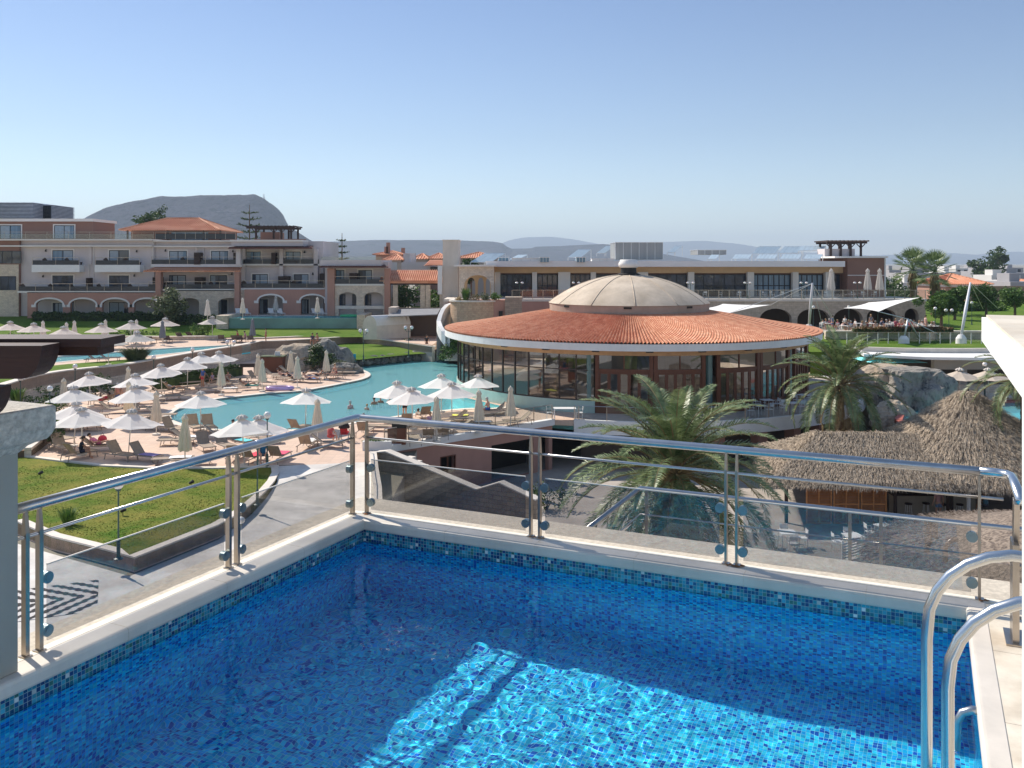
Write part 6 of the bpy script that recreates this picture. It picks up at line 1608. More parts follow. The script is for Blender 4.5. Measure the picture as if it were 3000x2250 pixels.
bpx = [(1008,1072),(1030,1069),(1050,1068),(1072,1066),(1095,1063),(1118,1061),(1140,1058),(1165,1056),(1190,1053),(1215,1051),(1240,1050),(1265,1049),(1290,1047),(1315,1046),(1338,1046)]
for i, (u, v) in enumerate(bpx):
    p = P(u, v, .1); rock('boulder', f'dark boulder {["first","second","third","fourth","fifth","sixth","seventh","eighth","ninth","tenth","eleventh","twelfth","thirteenth","fourteenth","fifteenth"][i]} from the left along the far pool edge', (p.x,p.y+.4,.28), rr_.uniform(.62,.9),rr_.uniform(.42,.6),rr_.uniform(.36,.6),20+i,m_rockd if i % 3 else m_rock, sub=3, group='boulders along the far pool edge')
rock('artificial_rock', 'tall grey artificial waterfall rock with flat tan top and dark stains', at(2668,70,.2), 2.6,2.4,2.9,31,m_rock, sub=5, amp=.32, flat=2.0, fr=1.5)
rock('artificial_rock', 'flat-topped tan rock shelf joining the waterfall rock on its left', at(2592,72,.2), 2.6,2.6,2.6,35,m_rockt, sub=4, amp=.22, flat=2.1)
rock('artificial_rock', 'low tan rocks at the foot of the waterfall beside the white chute', at(2612,66,-1.1), 1.6,1.2,1.3,39,m_rockt, sub=4)
# ================= thatched roofs and the court bar =================
def Mstraw(name, c1, c2):
    m, t, b, o = nt(name); tc = N(t, 'ShaderNodeTexCoord'); sn = N(t, 'ShaderNodeVectorMath', operation='SNAP'); sn.inputs[1].default_value = (.09,.09,.5); L(t, tc.outputs['Object'], sn.inputs[0])
    wn = N(t, 'ShaderNodeTexWhiteNoise', noise_dimensions='3D'); L(t, sn.outputs[0], wn.inputs['Vector']); n1 = noisen(t, tc.outputs['Object'], .9, 6, .8)
    f = mth(t, 'MULTIPLY_ADD', wn.outputs['Value'], .55, mth(t, 'MULTIPLY', n1, .62)); r = ramp(t, f, [(.2,c1),(.8,c2)])
    L(t, r.outputs[0], b.inputs['Base Color']); b.inputs['Roughness'].default_value = .9; b.inputs['Specular IOR Level'].default_value = .2; return m
m_straw = Mstraw('straw', (.085,.065,.05), (.58,.47,.35))
m_strawd = Mstraw('shaded_straw', (.09,.07,.06), (.30,.24,.19))  # darker copy of the straw, with shade put into its colour
def thatch(root, surf, n, size, mat, seed, name='thatch', nbase=None):
    """surf(s,t)->(point, downslope, normal); straw blades hang along the slope in courses"""
    rnd = random.Random(seed); b = MB()
    for i in range(n):
        s, t_ = rnd.random(), rnd.random(); 
        row = 11; t_ = (floor(t_*row)+rnd.random()**1.8*.9)/row
        p, d, nn = surf(s, t_); l = size*rnd.uniform(.7,1.7)*(.5 if t_ > .88 else 1); d = (d+Vector((rnd.gauss(0,.15),rnd.gauss(0,.15),rnd.gauss(0,.07)))).normalized()
        w_ = d.cross(nn).normalized()*rnd.uniform(.007,.017); lift = nn*rnd.uniform(.02,.22)
        a = p+nn*.03; m_ = p+d*l*.55+lift; e = p+d*l+lift*.5-Vector((0,0,.03))
        b.add([a-w_,a+w_,m_+w_,m_-w_,e],[(0,1,2,3),(3,2,4)])
    return b.build(name, mat, root)
def cone_surf(c, R, z0, z1):
    sl = Vector((R,0,z0-z1))
    def f(s, t_):
        a = s*2*pi; r = R*sqrt(max(.0005,t_)); zz = z1+(z0-z1)*(r/R); zz -= .2*sin(pi*r/R); h = Vector((cos(a),sin(a),0))
        d = (h*R+Vector((0,0,z0-z1))).normalized(); nn = (h*(z1-z0)+Vector((0,0,R))).normalized()
        return Vector((c[0],c[1],zz))+h*r, d, nn
    return f
cA = (26.6, 52.2)
hut = thing('thatched_roof', 'steep conical thatched roof with pointed tip over the court bar', 'thatched roof', (cA[0],cA[1],-3.3), world=True)
b = MB(); b.lathe([(.01,3.1),(2,1.75),(4.2,.35),(6.9,-1.05),(6.8,-1.25),(.01,-.6)], 40, (cA[0],cA[1],0)); b.build('roof_shell', m_strawd, hut)
thatch(hut, cone_surf(cA, 7.0, -1.1, 3.15), 42000, .62, m_straw, 1)
b = MB(); b.tube([(cA[0],cA[1],3.0),(cA[0],cA[1],3.35)], [.12,.03], 6); b.build('tip', m_strawd, hut)
for a in range(0, 360, 45):
    b = MB(); x, y = cA[0]+5.6*cos(radians(a+10)), cA[1]+5.6*sin(radians(a+10)); b.tube([(x,y,-3.3),(x,y,-.9)], .11, 8); b.build('post', m_div, hut)
# long hipped roof in front/left
h2_ = thing('thatched_roof', 'long hipped thatched roof running left from the conical one', 'thatched roof', (20,51,-3.3), world=True)
E = [(13.0,46.4),(27,45.6),(28,57),(15.5,57)]; zE, zR_ = -1.12, .78; Ra, Rb = Vector((17.8,51.6,zR_)), Vector((25.5,51.2,zR_))
A0, A1, A2, A3 = [Vector((x,y,zE)) for x,y in E]
b = MB(); b.add([A0,A1,A2,A3,Ra,Rb], [(0,1,5,4),(1,2,5),(2,3,4,5),(3,0,4),(3,2,1,0)]); b.build('roof_shell', m_strawd, h2_)
def quad_surf(a, c, ct, at_):
    def f(s, t_):
        top = at_+(ct-at_)*s; bot = a+(c-a)*s; p = top+(bot-top)*t_; d = (bot-top).normalized(); e = (c-a).normalized(); nn = e.cross(top-bot).normalized()
        if nn.z < 0: nn = -nn
        return p-Vector((0,0,.12*sin(pi*t_))), d, nn
    return f
thatch(h2_, quad_surf(A0, A1, Rb, Ra), 40000, .62, m_straw, 2)
thatch(h2_, quad_surf(A3, A0, Ra, Ra), 7000, .55, m_straw, 3)
thatch(h2_, quad_surf(A2, A3, Ra, Rb), 2500, .55, m_straw, 4)
for x in (14.6, 17.5, 20.4, 23.2):
    b = MB(); b.tube([(x,47.6,-3.3),(x,47.6,-1.1)], .10, 8); b.build('post', m_div, h2_)
# near lower thatched roof, its shade put into the straw colour
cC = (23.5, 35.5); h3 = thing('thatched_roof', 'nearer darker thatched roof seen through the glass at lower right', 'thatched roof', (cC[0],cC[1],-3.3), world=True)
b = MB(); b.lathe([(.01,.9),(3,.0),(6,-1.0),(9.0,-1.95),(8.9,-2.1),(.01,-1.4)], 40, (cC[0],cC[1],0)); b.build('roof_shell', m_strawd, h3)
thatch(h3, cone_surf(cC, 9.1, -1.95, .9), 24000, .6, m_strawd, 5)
for a in range(0, 360, 60):
    b = MB(); x, y = cC[0]+7.4*cos(radians(a)), cC[1]+7.4*sin(radians(a)); b.tube([(x,y,-3.3),(x,y,-1.6)], .1, 8); b.build('post', m_div, h3)
# louvred timber screens
m_pine = M('orange_timber', (.46,.20,.07), .6, .2, 3, .1, 20, stretch=(1,1,6))
def screen(x0, lab):
    o = thing('timber_screen', lab, 'screen', (x0+.67,47.4,-3.3), world=True, group='orange timber screens under the thatch')
    b = MB()
    for x in (x0, x0+.64, x0+1.30): b.box(x, x+.07, 47.4, 47.47, -3.3, -1.25)
    for z in (-3.3, -2.3, -1.32): b.box(x0+.071, x0+.639, 47.402, 47.46, z, z+.08); b.box(x0+.711, x0+1.299, 47.402, 47.46, z, z+.08)
    b.build('frame', m_pine, o); b = MB()
    for k in range(24):
        z = -3.2+k*.08
        for xa in (x0+.07, x0+.71): b.add([(xa,47.42,z),(xa+.57,47.42,z),(xa+.57,47.455,z+.06),(xa,47.455,z+.06)], [(0,1,2,3)])
    b.build('louvres', M('timber_louvres', (.36,.15,.055), .7, .2, 3), o)
    return o
screen(15.6, 'orange louvred timber screen, left one of three under the thatch eave')
screen(17.05, 'orange louvred timber screen, middle one of three under the thatch eave')
screen(18.5, 'orange louvred timber screen, right one of three under the thatch eave')
bar = thing('bar_counter', 'pale fronted bar counter under the thatched roofs', 'bar', (23.2,49.5,-3.3), world=True)
b = MB(); b.box(21.0,25.5,49.2,49.8,-3.3,-2.25); b.build('front', M('bar_front', (.42,.36,.28), .7, .1), bar)
b = MB(); b.box(20.9,25.6,49.0,49.9,-2.249,-2.19); b.build('counter_top', m_darkwood, bar)
b = MB(); b.box(20,29,54,54.3,-3.3,-1.2); b.build('back_wall', m_in, bar)
# stools
def make_stool():
    o = thing('bar_stool', '', 'stool'); b = MB(); b.lathe([(.01,.74),(.19,.74),(.2,.77),(.19,.80),(.01,.81)], 14); b.build('seat', m_darkwood, o)
    for k in range(4):
        a = k*pi/2+.78; b = MB(); b.tube([(cos(a)*.13,sin(a)*.13,.74),(cos(a)*.22,sin(a)*.22,0)], .016, 6); b.build('leg', m_white2, o)
    b = MB(); b.lathe([(.185,.3),(.2,.3),(.2,.32),(.185,.32)], 14); b.build('footrest', m_steel, o); return proto(o)
stool = make_stool()
for i, (x, y, lab) in enumerate([(21.5,48.5,'dark-seated bar stool nearest the timber screens'),(23.4,48.3,'dark-seated bar stool left of the white pole'),(24.2,48.35,'dark-seated bar stool right of the white pole'),(22.5,48.6,'dark-seated bar stool second from the screens')]):
    dup(stool, (x,y,-3.3), .3*i, lab, 'bar stools at the thatched bar')
o = thing('awning_pole', 'thick white pole standing in front of the thatched bar', 'pole', (24.1,47.2,-3.3), world=True); b = MB(); b.tube([(24.1,47.2,-3.3),(24.1,47.2,-.95)], .1, 12); b.build('shaft', m_white2, o); b = MB(); b.lathe([(.16,-3.3),(.16,-3.2),(.1,-3.15)],12,(24.1,47.2,0)); b.build('base', m_white2, o)
# court tables and chairs: light metal frames
def make_cchair():
    o = thing('cafe_chair', '', 'chair'); b = MB(); b.box(-.2,.2,-.2,.2,.43,.46); b.build('seat', m_cloth, o)
    b = MB(); b.tube([(-.2,-.2,.44),(-.2,-.24,.85),(.2,-.24,.85),(.2,-.2,.44)], .015, 6); b.box(-.18,.18,-.235,-.215,.62,.83); b.build('backrest', m_cloth, o)
    for x in (-.19,.19):
        for y in (-.19,.19): b = MB(); b.tube([(x,y,.44),(x*1.1,y*1.1,0)], .014, 6); b.build('leg', m_cloth, o)
    for x in (-.22,.22): b = MB(); b.tube([(x,-.22,.66),(x,.15,.66),(x,.17,.44)], .013, 6); b.build('armrest', m_cloth, o)
    return proto(o)
def make_ctable(w_=.8, d_=.8):
    o = thing('cafe_table', '', 'table'); b = MB(); b.box(-w_/2,w_/2,-d_/2,d_/2,.72,.75); b.build('tabletop', m_cloth, o)
    for x in (-w_/2+.06, w_/2-.06):
        for y in (-d_/2+.06, d_/2-.06): b = MB(); b.tube([(x,y,.72),(x,y,0)], .02, 6); b.build('leg', m_cloth, o)
    return proto(o)
ch = make_cchair(); tb = make_ctable(); tbl = make_ctable(1.5,.8)
ordn = ['first','second','third','fourth','fifth','sixth','seventh','eighth','ninth','tenth','eleventh','twelfth','thirteenth','fourteenth','fifteenth','sixteenth','seventeenth','eighteenth','nineteenth','twentieth']
for i, (x, y) in enumerate([(13.4,43.5),(16.4,43.0),(18.6,44.6)]):
    dup(tb, (x,y,-3.3), .2*i, f'{["left","middle","right"][i]} pale square cafe table in the shaded court', 'court tables')
    for j, (dx, dy, r) in enumerate([(-.75,0,-pi/2),(.75,.1,pi/2),(.1,.75,pi),(0,-.75,0)][: 4 if i < 2 else 2]):
        dup(ch, (x+dx,y+dy,-3.3), r, f'pale metal cafe chair, {["left","right","far","near"][j]} side of the {["left","middle","right"][i]} court table', 'court chairs')
# rotunda terrace tables and chairs
tt = [(3.55,60.2,0,2,'just inside the deck corner before the doors'),(17.0,61.3,.3,2,'left of the palm crown'),(19.6,62.5,.4,3,'behind the palm fronds'),(18.2,63.9,.2,3,'near the folding doors'),(22.3,63.2,.5,2,'right of the palm, by the parapet'),(21.6,66.3,.6,2,'under the right roof edge'),(24.2,66.2,.7,2,'at the right end of the restaurant terrace'),(13.4,62.0,.1,1,'hidden behind the big palm top')]
for i, (x, y, r, n, lab) in enumerate(tt):
    dup(tbl if i == 0 else tb, (x,y,.03), r, f'white terrace table {lab}', 'white restaurant terrace tables')
    d = 1.0 if i == 0 else .72
    for j in range(n): a = r+(pi if j == 0 else 0 if j == 1 else pi/2); dup(ch, (x+cos(a)*d, y+sin(a)*d, .03), a+pi/2, f'white chair, {["left","right","far"][j]} of the table {lab}', 'white restaurant terrace chairs')
# curved white slatted fence
cf = thing('slatted_fence', 'curved low white horizontal-slat fence beside the court tables', 'fence', (17,42,-3.3), world=True)
cp = smoothpoly([tuple(P(u,v+26,-3.2)[:2]) for u,v in [(2470,1612),(2560,1588),(2660,1568),(2760,1553),(2850,1546)]], 2, False)
for k in range(6):
    b = MB(); z = -3.2+k*.13; b.wall(cp, z, z+.07, .03); b.build('slat', m_cloth, cf, fix=True)
for p_ in cp[::4]:
    b = MB(); b.box(p_[0]-.03,p_[0]+.03,p_[1]+.05,p_[1]+.11,-3.3,-2.35); b.build('post', m_cloth, cf)
# patterned rug on the path
def Mrug():
    m, t, b, o = nt('zigzag_rug'); tc = N(t, 'ShaderNodeTexCoord'); sp = N(t, 'ShaderNodeSeparateXYZ'); L(t, tc.outputs['Object'], sp.inputs[0])
    x, y = sp.outputs[0], sp.outputs[1]; a = mth(t, 'ABSOLUTE', y)
    s1 = mth(t, 'PINGPONG', mth(t, 'MULTIPLY_ADD', x, 1, mth(t, 'MULTIPLY', a, 1.0)), .30)
    tooth = mth(t, 'GREATER_THAN', mth(t, 'PINGPONG', mth(t, 'MULTIPLY', y, 1.0), .12), .06)
    thr = mth(t, 'MULTIPLY_ADD', tooth, .06, .12); k = mth(t, 'GREATER_THAN', s1, thr)
    L(t, mixc(t, k, (.02,.018,.02), (.55,.52,.50)), b.inputs['Base Color']); b.inputs['Roughness'].default_value = .95; return m
b = MB(); b.box(-1.7,1.7,-1.5,1.5,0,.015); rug = b.build('patterned_rug', Mrug()); rug.location = (-15.3,29.0,-.49); rug.rotation_euler = (0,0,radians(24)); tag(rug, 'black and white zigzag patterned rug on the grey path', 'rug')
# lifebuoy chair, hut etc.
hutb = thing('towel_hut', 'small brown towel hut with pale laptop box among closed parasols', 'hut', at(797,86,0), world=True)
p = at(797,86,0); b = MB(); b.box(p[0]-1.1,p[0]+1.0,p[1],p[1]+1.2,0,1.5); b.build('counter', m_brownframe, hutb); b = MB(); b.box(p[0]-1.2,p[0]+1.1,p[1]-.1,p[1]+1.3,1.5,1.58); b.build('top', m_leafo, hutb); b = MB(); b.cbox((p[0]+.4,p[1]+.5,1.8),.5,.1,.4); b.build('screen', m_cloth, hutb)
gr = thing('barbecue_trolley', 'dark metal grill trolley by the stone wall end', 'trolley', at(725,84,0), world=True); p = at(725,84,0)
b = MB(); b.box(p[0]-.7,p[0]+.7,p[1],p[1]+.6,.75,1.1); b.build('hood', m_bronze, gr)
for dx in (-.6,.6): b = MB(); b.box(p[0]+dx-.05,p[0]+dx+.05,p[1]+.1,p[1]+.5,0,.75); b.build('leg', m_bronze, gr)
# ================= parasols =================
m_canvas = M('white_canvas', (.90,.885,.86), .85, .03, 1)
m_canvasu = M('greyish_canvas', (.60,.57,.55), .85, .05, 1)
m_vent = M('ruffled_vent_fabric', (.66,.59,.52), .9, .12, 4)
m_ppole = M('parasol_pole', (.72,.68,.62), .5, .05)
m_folded = M('folded_cream_canvas', (.76,.64,.48), .9, .14, 5, stretch=(4,4,.4))
m_foldg = M('folded_grey_canvas', (.20,.20,.22), .9, .15, 5, stretch=(4,4,.4))
def Mcanvas(m):
    t = m.node_tree; b = t.nodes['Principled BSDF']; o = t.nodes['Material Output']
    tl = N(t, 'ShaderNodeBsdfTranslucent'); tl.inputs[0].default_value = (.88,.84,.78,1); mx = N(t, 'ShaderNodeMixShader'); mx.inputs[0].default_value = .42
    L(t, b.outputs[0], mx.inputs[1]); L(t, tl.outputs[0], mx.inputs[2]); L(t, mx.outputs[0], o.inputs[0])
Mcanvas(m_canvas); Mcanvas(m_canvasu)
def make_parasol(mat):
    o = thing('open_parasol', '', 'parasol'); R_ = 1.68; b = MB(); ns = 8; vs = [(0,0,2.50)]; rings = 5
    for j in range(1, rings+1):
        f = j/rings
        for i in range(ns*4):
            a = 2*pi*i/(ns*4)+pi/8; q = (i % 4)/4; k = 1-.085*sin(pi*q)*f          # straight hems between ribs
            z = 2.50-.74*f-.02*sin(pi*f)+(-.05*sin(pi*q)*f if f < 1 else .02*sin(pi*q)); vs.append((R_*f*k*cos(a), R_*f*k*sin(a), z))
    n = ns*4; fs = [(0,1+i,1+(i+1)%n) for i in range(n)]
    for j in range(rings-1): fs += [(1+j*n+i,1+(j+1)*n+i,1+(j+1)*n+(i+1)%n,1+j*n+(i+1)%n) for i in range(n)]
    b.add(vs, fs); b.build('canopy', mat, o)
    b = MB(); vs = []; n2 = 48
    for r_, z, am in ((.03,2.66,0),(.14,2.645,.015),(.22,2.58,.035),(.29,2.47,.06)):
        for i in range(n2): a = 2*pi*i/n2; rr = r_+am*sin(a*8+z*3); vs.append((rr*cos(a), rr*sin(a), z+am*.5*cos(a*8)))
    b.add(vs, [(j*n2+i,j*n2+(i+1)%n2,(j+1)*n2+(i+1)%n2,(j+1)*n2+i) for j in range(3) for i in range(n2)]+[tuple(range(n2))]); b.build('vent_cap', m_vent, o)
    b = MB(); b.tube([(0,0,0),(0,0,2.72)], .032, 8); b.build('pole', m_ppole, o, smooth=True)
    for i in range(8):
        b = MB(); a = 2*pi*i/8+pi/8; b.tube([(0,0,2.40),(R_*.98*cos(a),R_*.98*sin(a),1.745)], .010, 4); b.tube([(0,0,1.75),(R_*.5*cos(a),R_*.5*sin(a),2.07)], .008, 4); b.build('rib', m_ppole, o)
    b = MB(); b.lathe([(.01,.10),(.06,.12),(.24,.09),(.26,.0)], 14); b.build('base', m_kerb, o); return proto(o)
def make_folded(mat):
    o = thing('closed_parasol', '', 'parasol'); b = MB(); n = 32; vs = []; pr = [(.045,2.62),(.13,2.55),(.17,2.44),(.13,2.30),(.19,1.9),(.26,1.4),(.31,.95),(.30,.80)]
    for r_, z in pr:
        for i in range(n): a = 2*pi*i/n; rr = r_*(1+.16*sin(a*8)*(1 if z < 2.3 else .6)); vs.append((rr*cos(a), rr*sin(a), z-.03*sin(a*5)))
    b.add(vs, [(j*n+i,(j+1)*n+i,(j+1)*n+(i+1)%n,j*n+(i+1)%n) for j in range(len(pr)-1) for i in range(n)]+[tuple(range(n))[::-1]]); b.build('folded_canopy', mat, o)
    b = MB(); b.tube([(0,0,0),(0,0,2.7)], .032, 8); b.build('pole', m_ppole, o, smooth=True)
    b = MB(); b.lathe([(.01,.10),(.06,.12),(.24,.09),(.26,.0)], 14); b.build('base', m_kerb, o); return proto(o)
uo_ = make_parasol(m_canvas); uu = make_parasol(m_canvasu); uc = make_folded(m_folded); ug = make_folded(m_foldg); uw = make_folded(m_canvasu)
def top2xy(u, v, top, z=0): Y = (H-z-top)*F/(v-HV); return ((u-CU)/F*Y, Y, z)
OP = [
 (266,1087,'open white parasol nearest the stone wall, above a red item'),(400,1094,'open white parasol behind the one over the deck centre, left part'),(475,1064,'open white parasol leading the diagonal row up to the wall'),
 (549,1050,'open white parasol, second in the diagonal row along the hedge'),(218,1134,'open white parasol beside the globe lamp by the wall foot'),(401,1128,'open white parasol with a folded one poking behind its top'),
 (588,1143,'open white parasol standing alone at the left tip of the pool'),(216,1175,'open white parasol behind the pair on the lower left deck'),(241,1194,'open white parasol above the seated person in dark jacket'),
 (376,1194,'largest open white parasol left of the folded one on the deck'),(594,1037,'open white parasol, third in the diagonal row, over the standing man'),(645,1030,'open white parasol, farthest of the diagonal row near the wall'),
 (895,1140,'open white parasol alone before the middle of the pool'),(716,1217,'open white parasol just left of the tall globe lamp'),(757,1213,'open white parasol overlapping behind the one by the globe lamp'),
 (1168,1118,'open white parasol at the pool, left one of the cluster of four'),(1210,1138,'open white parasol in front of the left one of the poolside cluster'),(1293,1100,'open white parasol at the back of the poolside cluster'),
 (1324,1123,'open white parasol at the front right of the poolside cluster'),(1401,1095,'open white parasol nearest the restaurant glass wall')]
for i, (u, v, lab) in enumerate(OP):
    o = dup(uo_, top2xy(u, v, 2.6), random.uniform(0, .8), lab, 'open white parasols on the pool deck', random.uniform(.95,1.04)); o.rotation_euler[0] = radians(random.uniform(-3.5,3.5)); o.rotation_euler[1] = radians(random.uniform(-3.5,3.5))
OU = [(30,945,'leftmost'),(99,950,'second from the left'),(186,960,'low-set third'),(297,951,'one with bright clothes beneath'),(384,943,'one before the dark hedge'),(484,935,'one beside the dark folded parasol'),(401,975,'nearer broad'),(318,985,'half-hidden one by the beam end'),(622,930,'one before the raised pool pier')]
for i, (u, v, lab) in enumerate(OU): dup(uu, top2xy(u, v, 2.5, ZU), random.uniform(0,.8), f'greyish open parasol on the upper terrace, {lab}', 'open parasols on the upper terrace', 1.0)
CL = [(187,1110,'left of the wall globe lamp, lower deck'),(376,1076,'half-hidden behind the wall side open canopy'),(377,1119,'behind the top of an open canopy, deck centre'),(458,1148,'beside the left tip of the pool'),(542,1216,'nearest the front lawn kerb'),
 (756,1037,'back one of two by the towel hut'),(768,1053,'front one of two by the towel hut'),(852,1029,'left one before the tan rock slide'),(871,1045,'right one before the tan rock slide'),(956,1027,'before the grey rock mound and dark bush'),
 (648,1061,'between loungers near the hedge, pale one'),(930,1170,'at the pool edge above the pushchair'),(1279,1163,'behind the handrail in front of the poolside cluster'),(1403,1144,'beside the man in blue shorts'),(1496,1133,'rightmost, on the deck corner near the glass fence')]
for u, v, lab in CL: dup(uc, top2xy(u, v, 2.64), random.uniform(0,.8), f'folded cream parasol {lab}', 'folded cream parasols on the pool deck')
for u, v, lab in [(476,940,'dark grey folded parasol beside the open one on the upper terrace'),(740,935,'dark grey folded parasol in front of the raised teal pool')]: dup(ug, top2xy(u, v, 2.64, ZU), .2, lab)
for u, v, z, lab in [(608,878,3.64,'folded white parasol before the stone arcade pier'),(711,873,3.64,'folded white parasol above the left pair of white loungers'),(808,867,3.64,'folded white parasol in front of the left terracotta arch'),(930,871,3.64,'folded white parasol in front of the right terracotta arch'),
   (126,941,ZU,'folded grey parasol on the far lawn, first from the left'),(195,945,ZU,'folded grey parasol on the far lawn, second from the left'),(218,940,ZU,'folded grey parasol on the far lawn, third from the left'),(309,937,ZU,'folded grey parasol on the far lawn, fourth from the left'),(400,937,ZU,'folded grey parasol on the far lawn, fifth from the left')]:
    dup(uw, top2xy(u, v, 2.64, z), .2, lab, 'folded pale parasols near the hotel')
for u, v, lab in [(2435,788,'tall folded white parasol by the right windows of the upper terrace'),(2542,787,'tall folded white parasol before the brown end wall'),(2577,787,'tall folded white parasol at the corner of the brown end wall')]:
    dup(uw, ((u-CU)/F*107, 107, ZT), .2, lab, 'tall folded parasols on the upper terrace', 1.33)
m_rattan = M('beige_canopy', (.50,.42,.34), .9, .1, 3)
ub = make_parasol(m_rattan)
for u, lab in [(2812,'flat beige parasol left one by the poolside bar'),(2895,'flat beige parasol right one by the poolside bar')]: dup(ub, ((u-CU)/F*72.5, 72.5, -.5), .2, lab, 'beige parasols at the poolside bar', (1.05,1.05,.95))

# ================= sun loungers =================
m_sling = M('taupe_sling_fabric', (.34,.26,.19), .85, .10, 6)
m_lfr = M('lounger_frame', (.30,.25,.21), .5, .08, 3, metal=.2)
def make_lounger(angle, sling=m_sling, frm=m_lfr):
    o = thing('sun_lounger', '', 'sun lounger'); w_ = .33; zs = .33; b = MB()
    for s in (-1,1): b.bar((-.22,s*w_,zs),(1.05,s*w_,zs),.035,.05); b.bar((-.95,s*w_,zs-.005),(-.22,s*w_,zs-.005),.03,.04)
    b.bar((1.05,-w_,zs),(1.05,w_,zs),.035,.05); b.build('frame', frm, o)
    b = MB(); n = 6; vs = []
    for i in range(n+1):
        x = -.20+1.24*i/n
        for y in (-w_+.02, 0, w_-.02): vs.append((x, y, zs+.012-(.02 if y == 0 else 0)))
    b.add(vs, [(i*3+k,i*3+k+3,i*3+k+4,i*3+k+1) for i in range(n) for k in (0,1)]); b.build('seat', sling, o)
    c, s_ = cos(radians(angle)), sin(radians(angle)); b = MB(); p0 = (-.22,0,zs+.01); e = (-.22-.78*c,0,zs+.01+.78*s_)
    vs = []
    for f in (0,.33,.66,1):
        for y in (-w_+.03, 0, w_-.03): vs.append((p0[0]+(e[0]-p0[0])*f, y, p0[2]+(e[2]-p0[2])*f-(.025 if y == 0 and 0 < f < 1 else 0)))
    b.add(vs, [(i*3+k,i*3+k+1,i*3+k+4,i*3+k+3) for i in range(3) for k in (0,1)]); bk = b.build('backrest', sling, o)
    b = MB()
    for s in (-1,1): b.bar((p0[0],s*(w_-.015),p0[2]),(e[0],s*(w_-.015),e[2]),.03,.03)
    b.bar((e[0],-w_,e[2]),(e[0],w_,e[2]),.03,.03)
    if angle > 5: b.bar((p0[0]-.4*c,0,p0[2]+.4*s_),(-.75,0,zs),.02,.02)
    b.build('back_frame', frm, bk)
    for x in (-.72,.88):
        for s in (-1,1): b = MB(); b.bar((x,s*w_,zs-.03),(x+(.07 if x > 0 else -.07),s*w_,0),.035,.035); b.build('leg', frm, o)
    return proto(o)
Lg = {a: make_lounger(a) for a in (0, 38, 52)}
m_wsl = M('white_lounger_fabric', (.72,.70,.67), .8, .05, 3); Lwh = make_lounger(45, m_wsl, m_cloth)
cnt = {}
rowname = {
 'A':('sun loungers along the front lawn kerb','taupe sun lounger in the row by the front lawn kerb'),
 'B':('sun loungers on the left deck','taupe sun lounger on the left part of the lower deck'),
 'C':('sun loungers at the pool left tip','taupe sun lounger near the left tip of the pool'),
 'D':('sun loungers along the hedge','taupe sun lounger under the diagonal parasol row by the hedge'),
 'E':('sun loungers before the rocks','pale-towelled sun lounger in the row before the rocks'),
 'F':('sun loungers behind the handrail','taupe sun lounger on the deck above the front handrail'),
 'G':('sun loungers on the deck corner','brown sun lounger on the deck corner by the terracotta wall'),
 'U':('sun loungers on the upper terrace','dark sun lounger beside the upper pool'),
 'W':('white loungers by the raised pool','white sun lounger before the hotel arches')}
LOUNGE = [
 ('A',352,1346,-25,52),('A',421,1350,-22,52),('A',285,1322,10,38),('A',228,1345,60,52),('A',180,1322,-40,52),('A',505,1360,12,0),('A',560,1362,15,0),
 ('B',175,1296,-30,52),('B',246,1262,5,0),('B',272,1252,8,38),('B',330,1210,10,38),('B',352,1182,0,52),('B',300,1186,170,38),('B',415,1206,10,38),('B',440,1182,15,0),('B',424,1170,20,38),('B',400,1232,20,0),
 ('C',430,1258,-10,38),('C',468,1262,-15,38),('C',505,1268,-30,52),('C',470,1228,10,38),('C',545,1296,0,38),('C',515,1304,5,0),('C',570,1262,-55,52),('C',612,1262,-60,52),
 ('D',470,1155,20,38),('D',505,1152,40,52),('D',545,1142,30,0),('D',577,1118,30,52),('D',560,1130,25,0),('D',622,1120,35,52),('D',640,1108,30,38),('D',665,1126,20,38),('D',690,1136,15,52),('D',722,1142,10,38),('D',660,1150,10,0),('D',610,1148,20,0),
 ('E',750,1118,-20,52),('E',775,1130,-15,0),('E',800,1106,-10,38),('E',828,1112,-10,0),('E',856,1118,-10,0),('E',880,1110,170,38),('E',905,1120,-10,0),('E',930,1112,175,38),('E',958,1108,-5,38),('E',984,1110,175,38),('E',1012,1100,180,0),('E',845,1098,-10,38),('E',800,1142,10,0),
 ('B',205,1262,10,0),('B',236,1240,12,38),('B',270,1228,15,0),('B',318,1166,0,38),('B',352,1160,10,52),('B',385,1158,15,0),('D',520,1172,20,0),('D',488,1172,30,38),('D',695,1118,20,38),('D',640,1136,25,0),('F',600,1318,-55,52),('F',655,1316,-50,52),('F',700,1305,-35,52),('F',745,1290,10,0),('F',640,1285,15,38),('F',770,1300,20,38),('F',873,1268,70,52),('F',900,1316,85,52),('F',955,1312,10,38),('F',815,1352,80,52),('F',735,1356,75,52),('F',690,1350,95,52),('F',1068,1276,85,52),('F',1120,1262,-10,0),('F',1100,1250,0,38),
 ('G',1190,1250,100,52),('G',1242,1228,110,52),('G',1330,1240,200,38),('G',1365,1232,180,0),('G',1395,1252,10,0),('G',1300,1282,90,38),('G',1255,1290,95,38),('G',1215,1300,100,0),('G',1450,1215,200,38),('G',1340,1268,190,38),('G',1520,1244,200,38),('G',1480,1252,210,0),('G',1160,1240,15,0),
]
for k, u, v, r, a in LOUNGE:
    i = cnt.get(k, 0); cnt[k] = i+1
    dup(Lg[a], tuple(P(u, v, 0)), radians(r), f'{rowname[k][1]}, {ordn[min(i,19)]} listed', rowname[k][0])
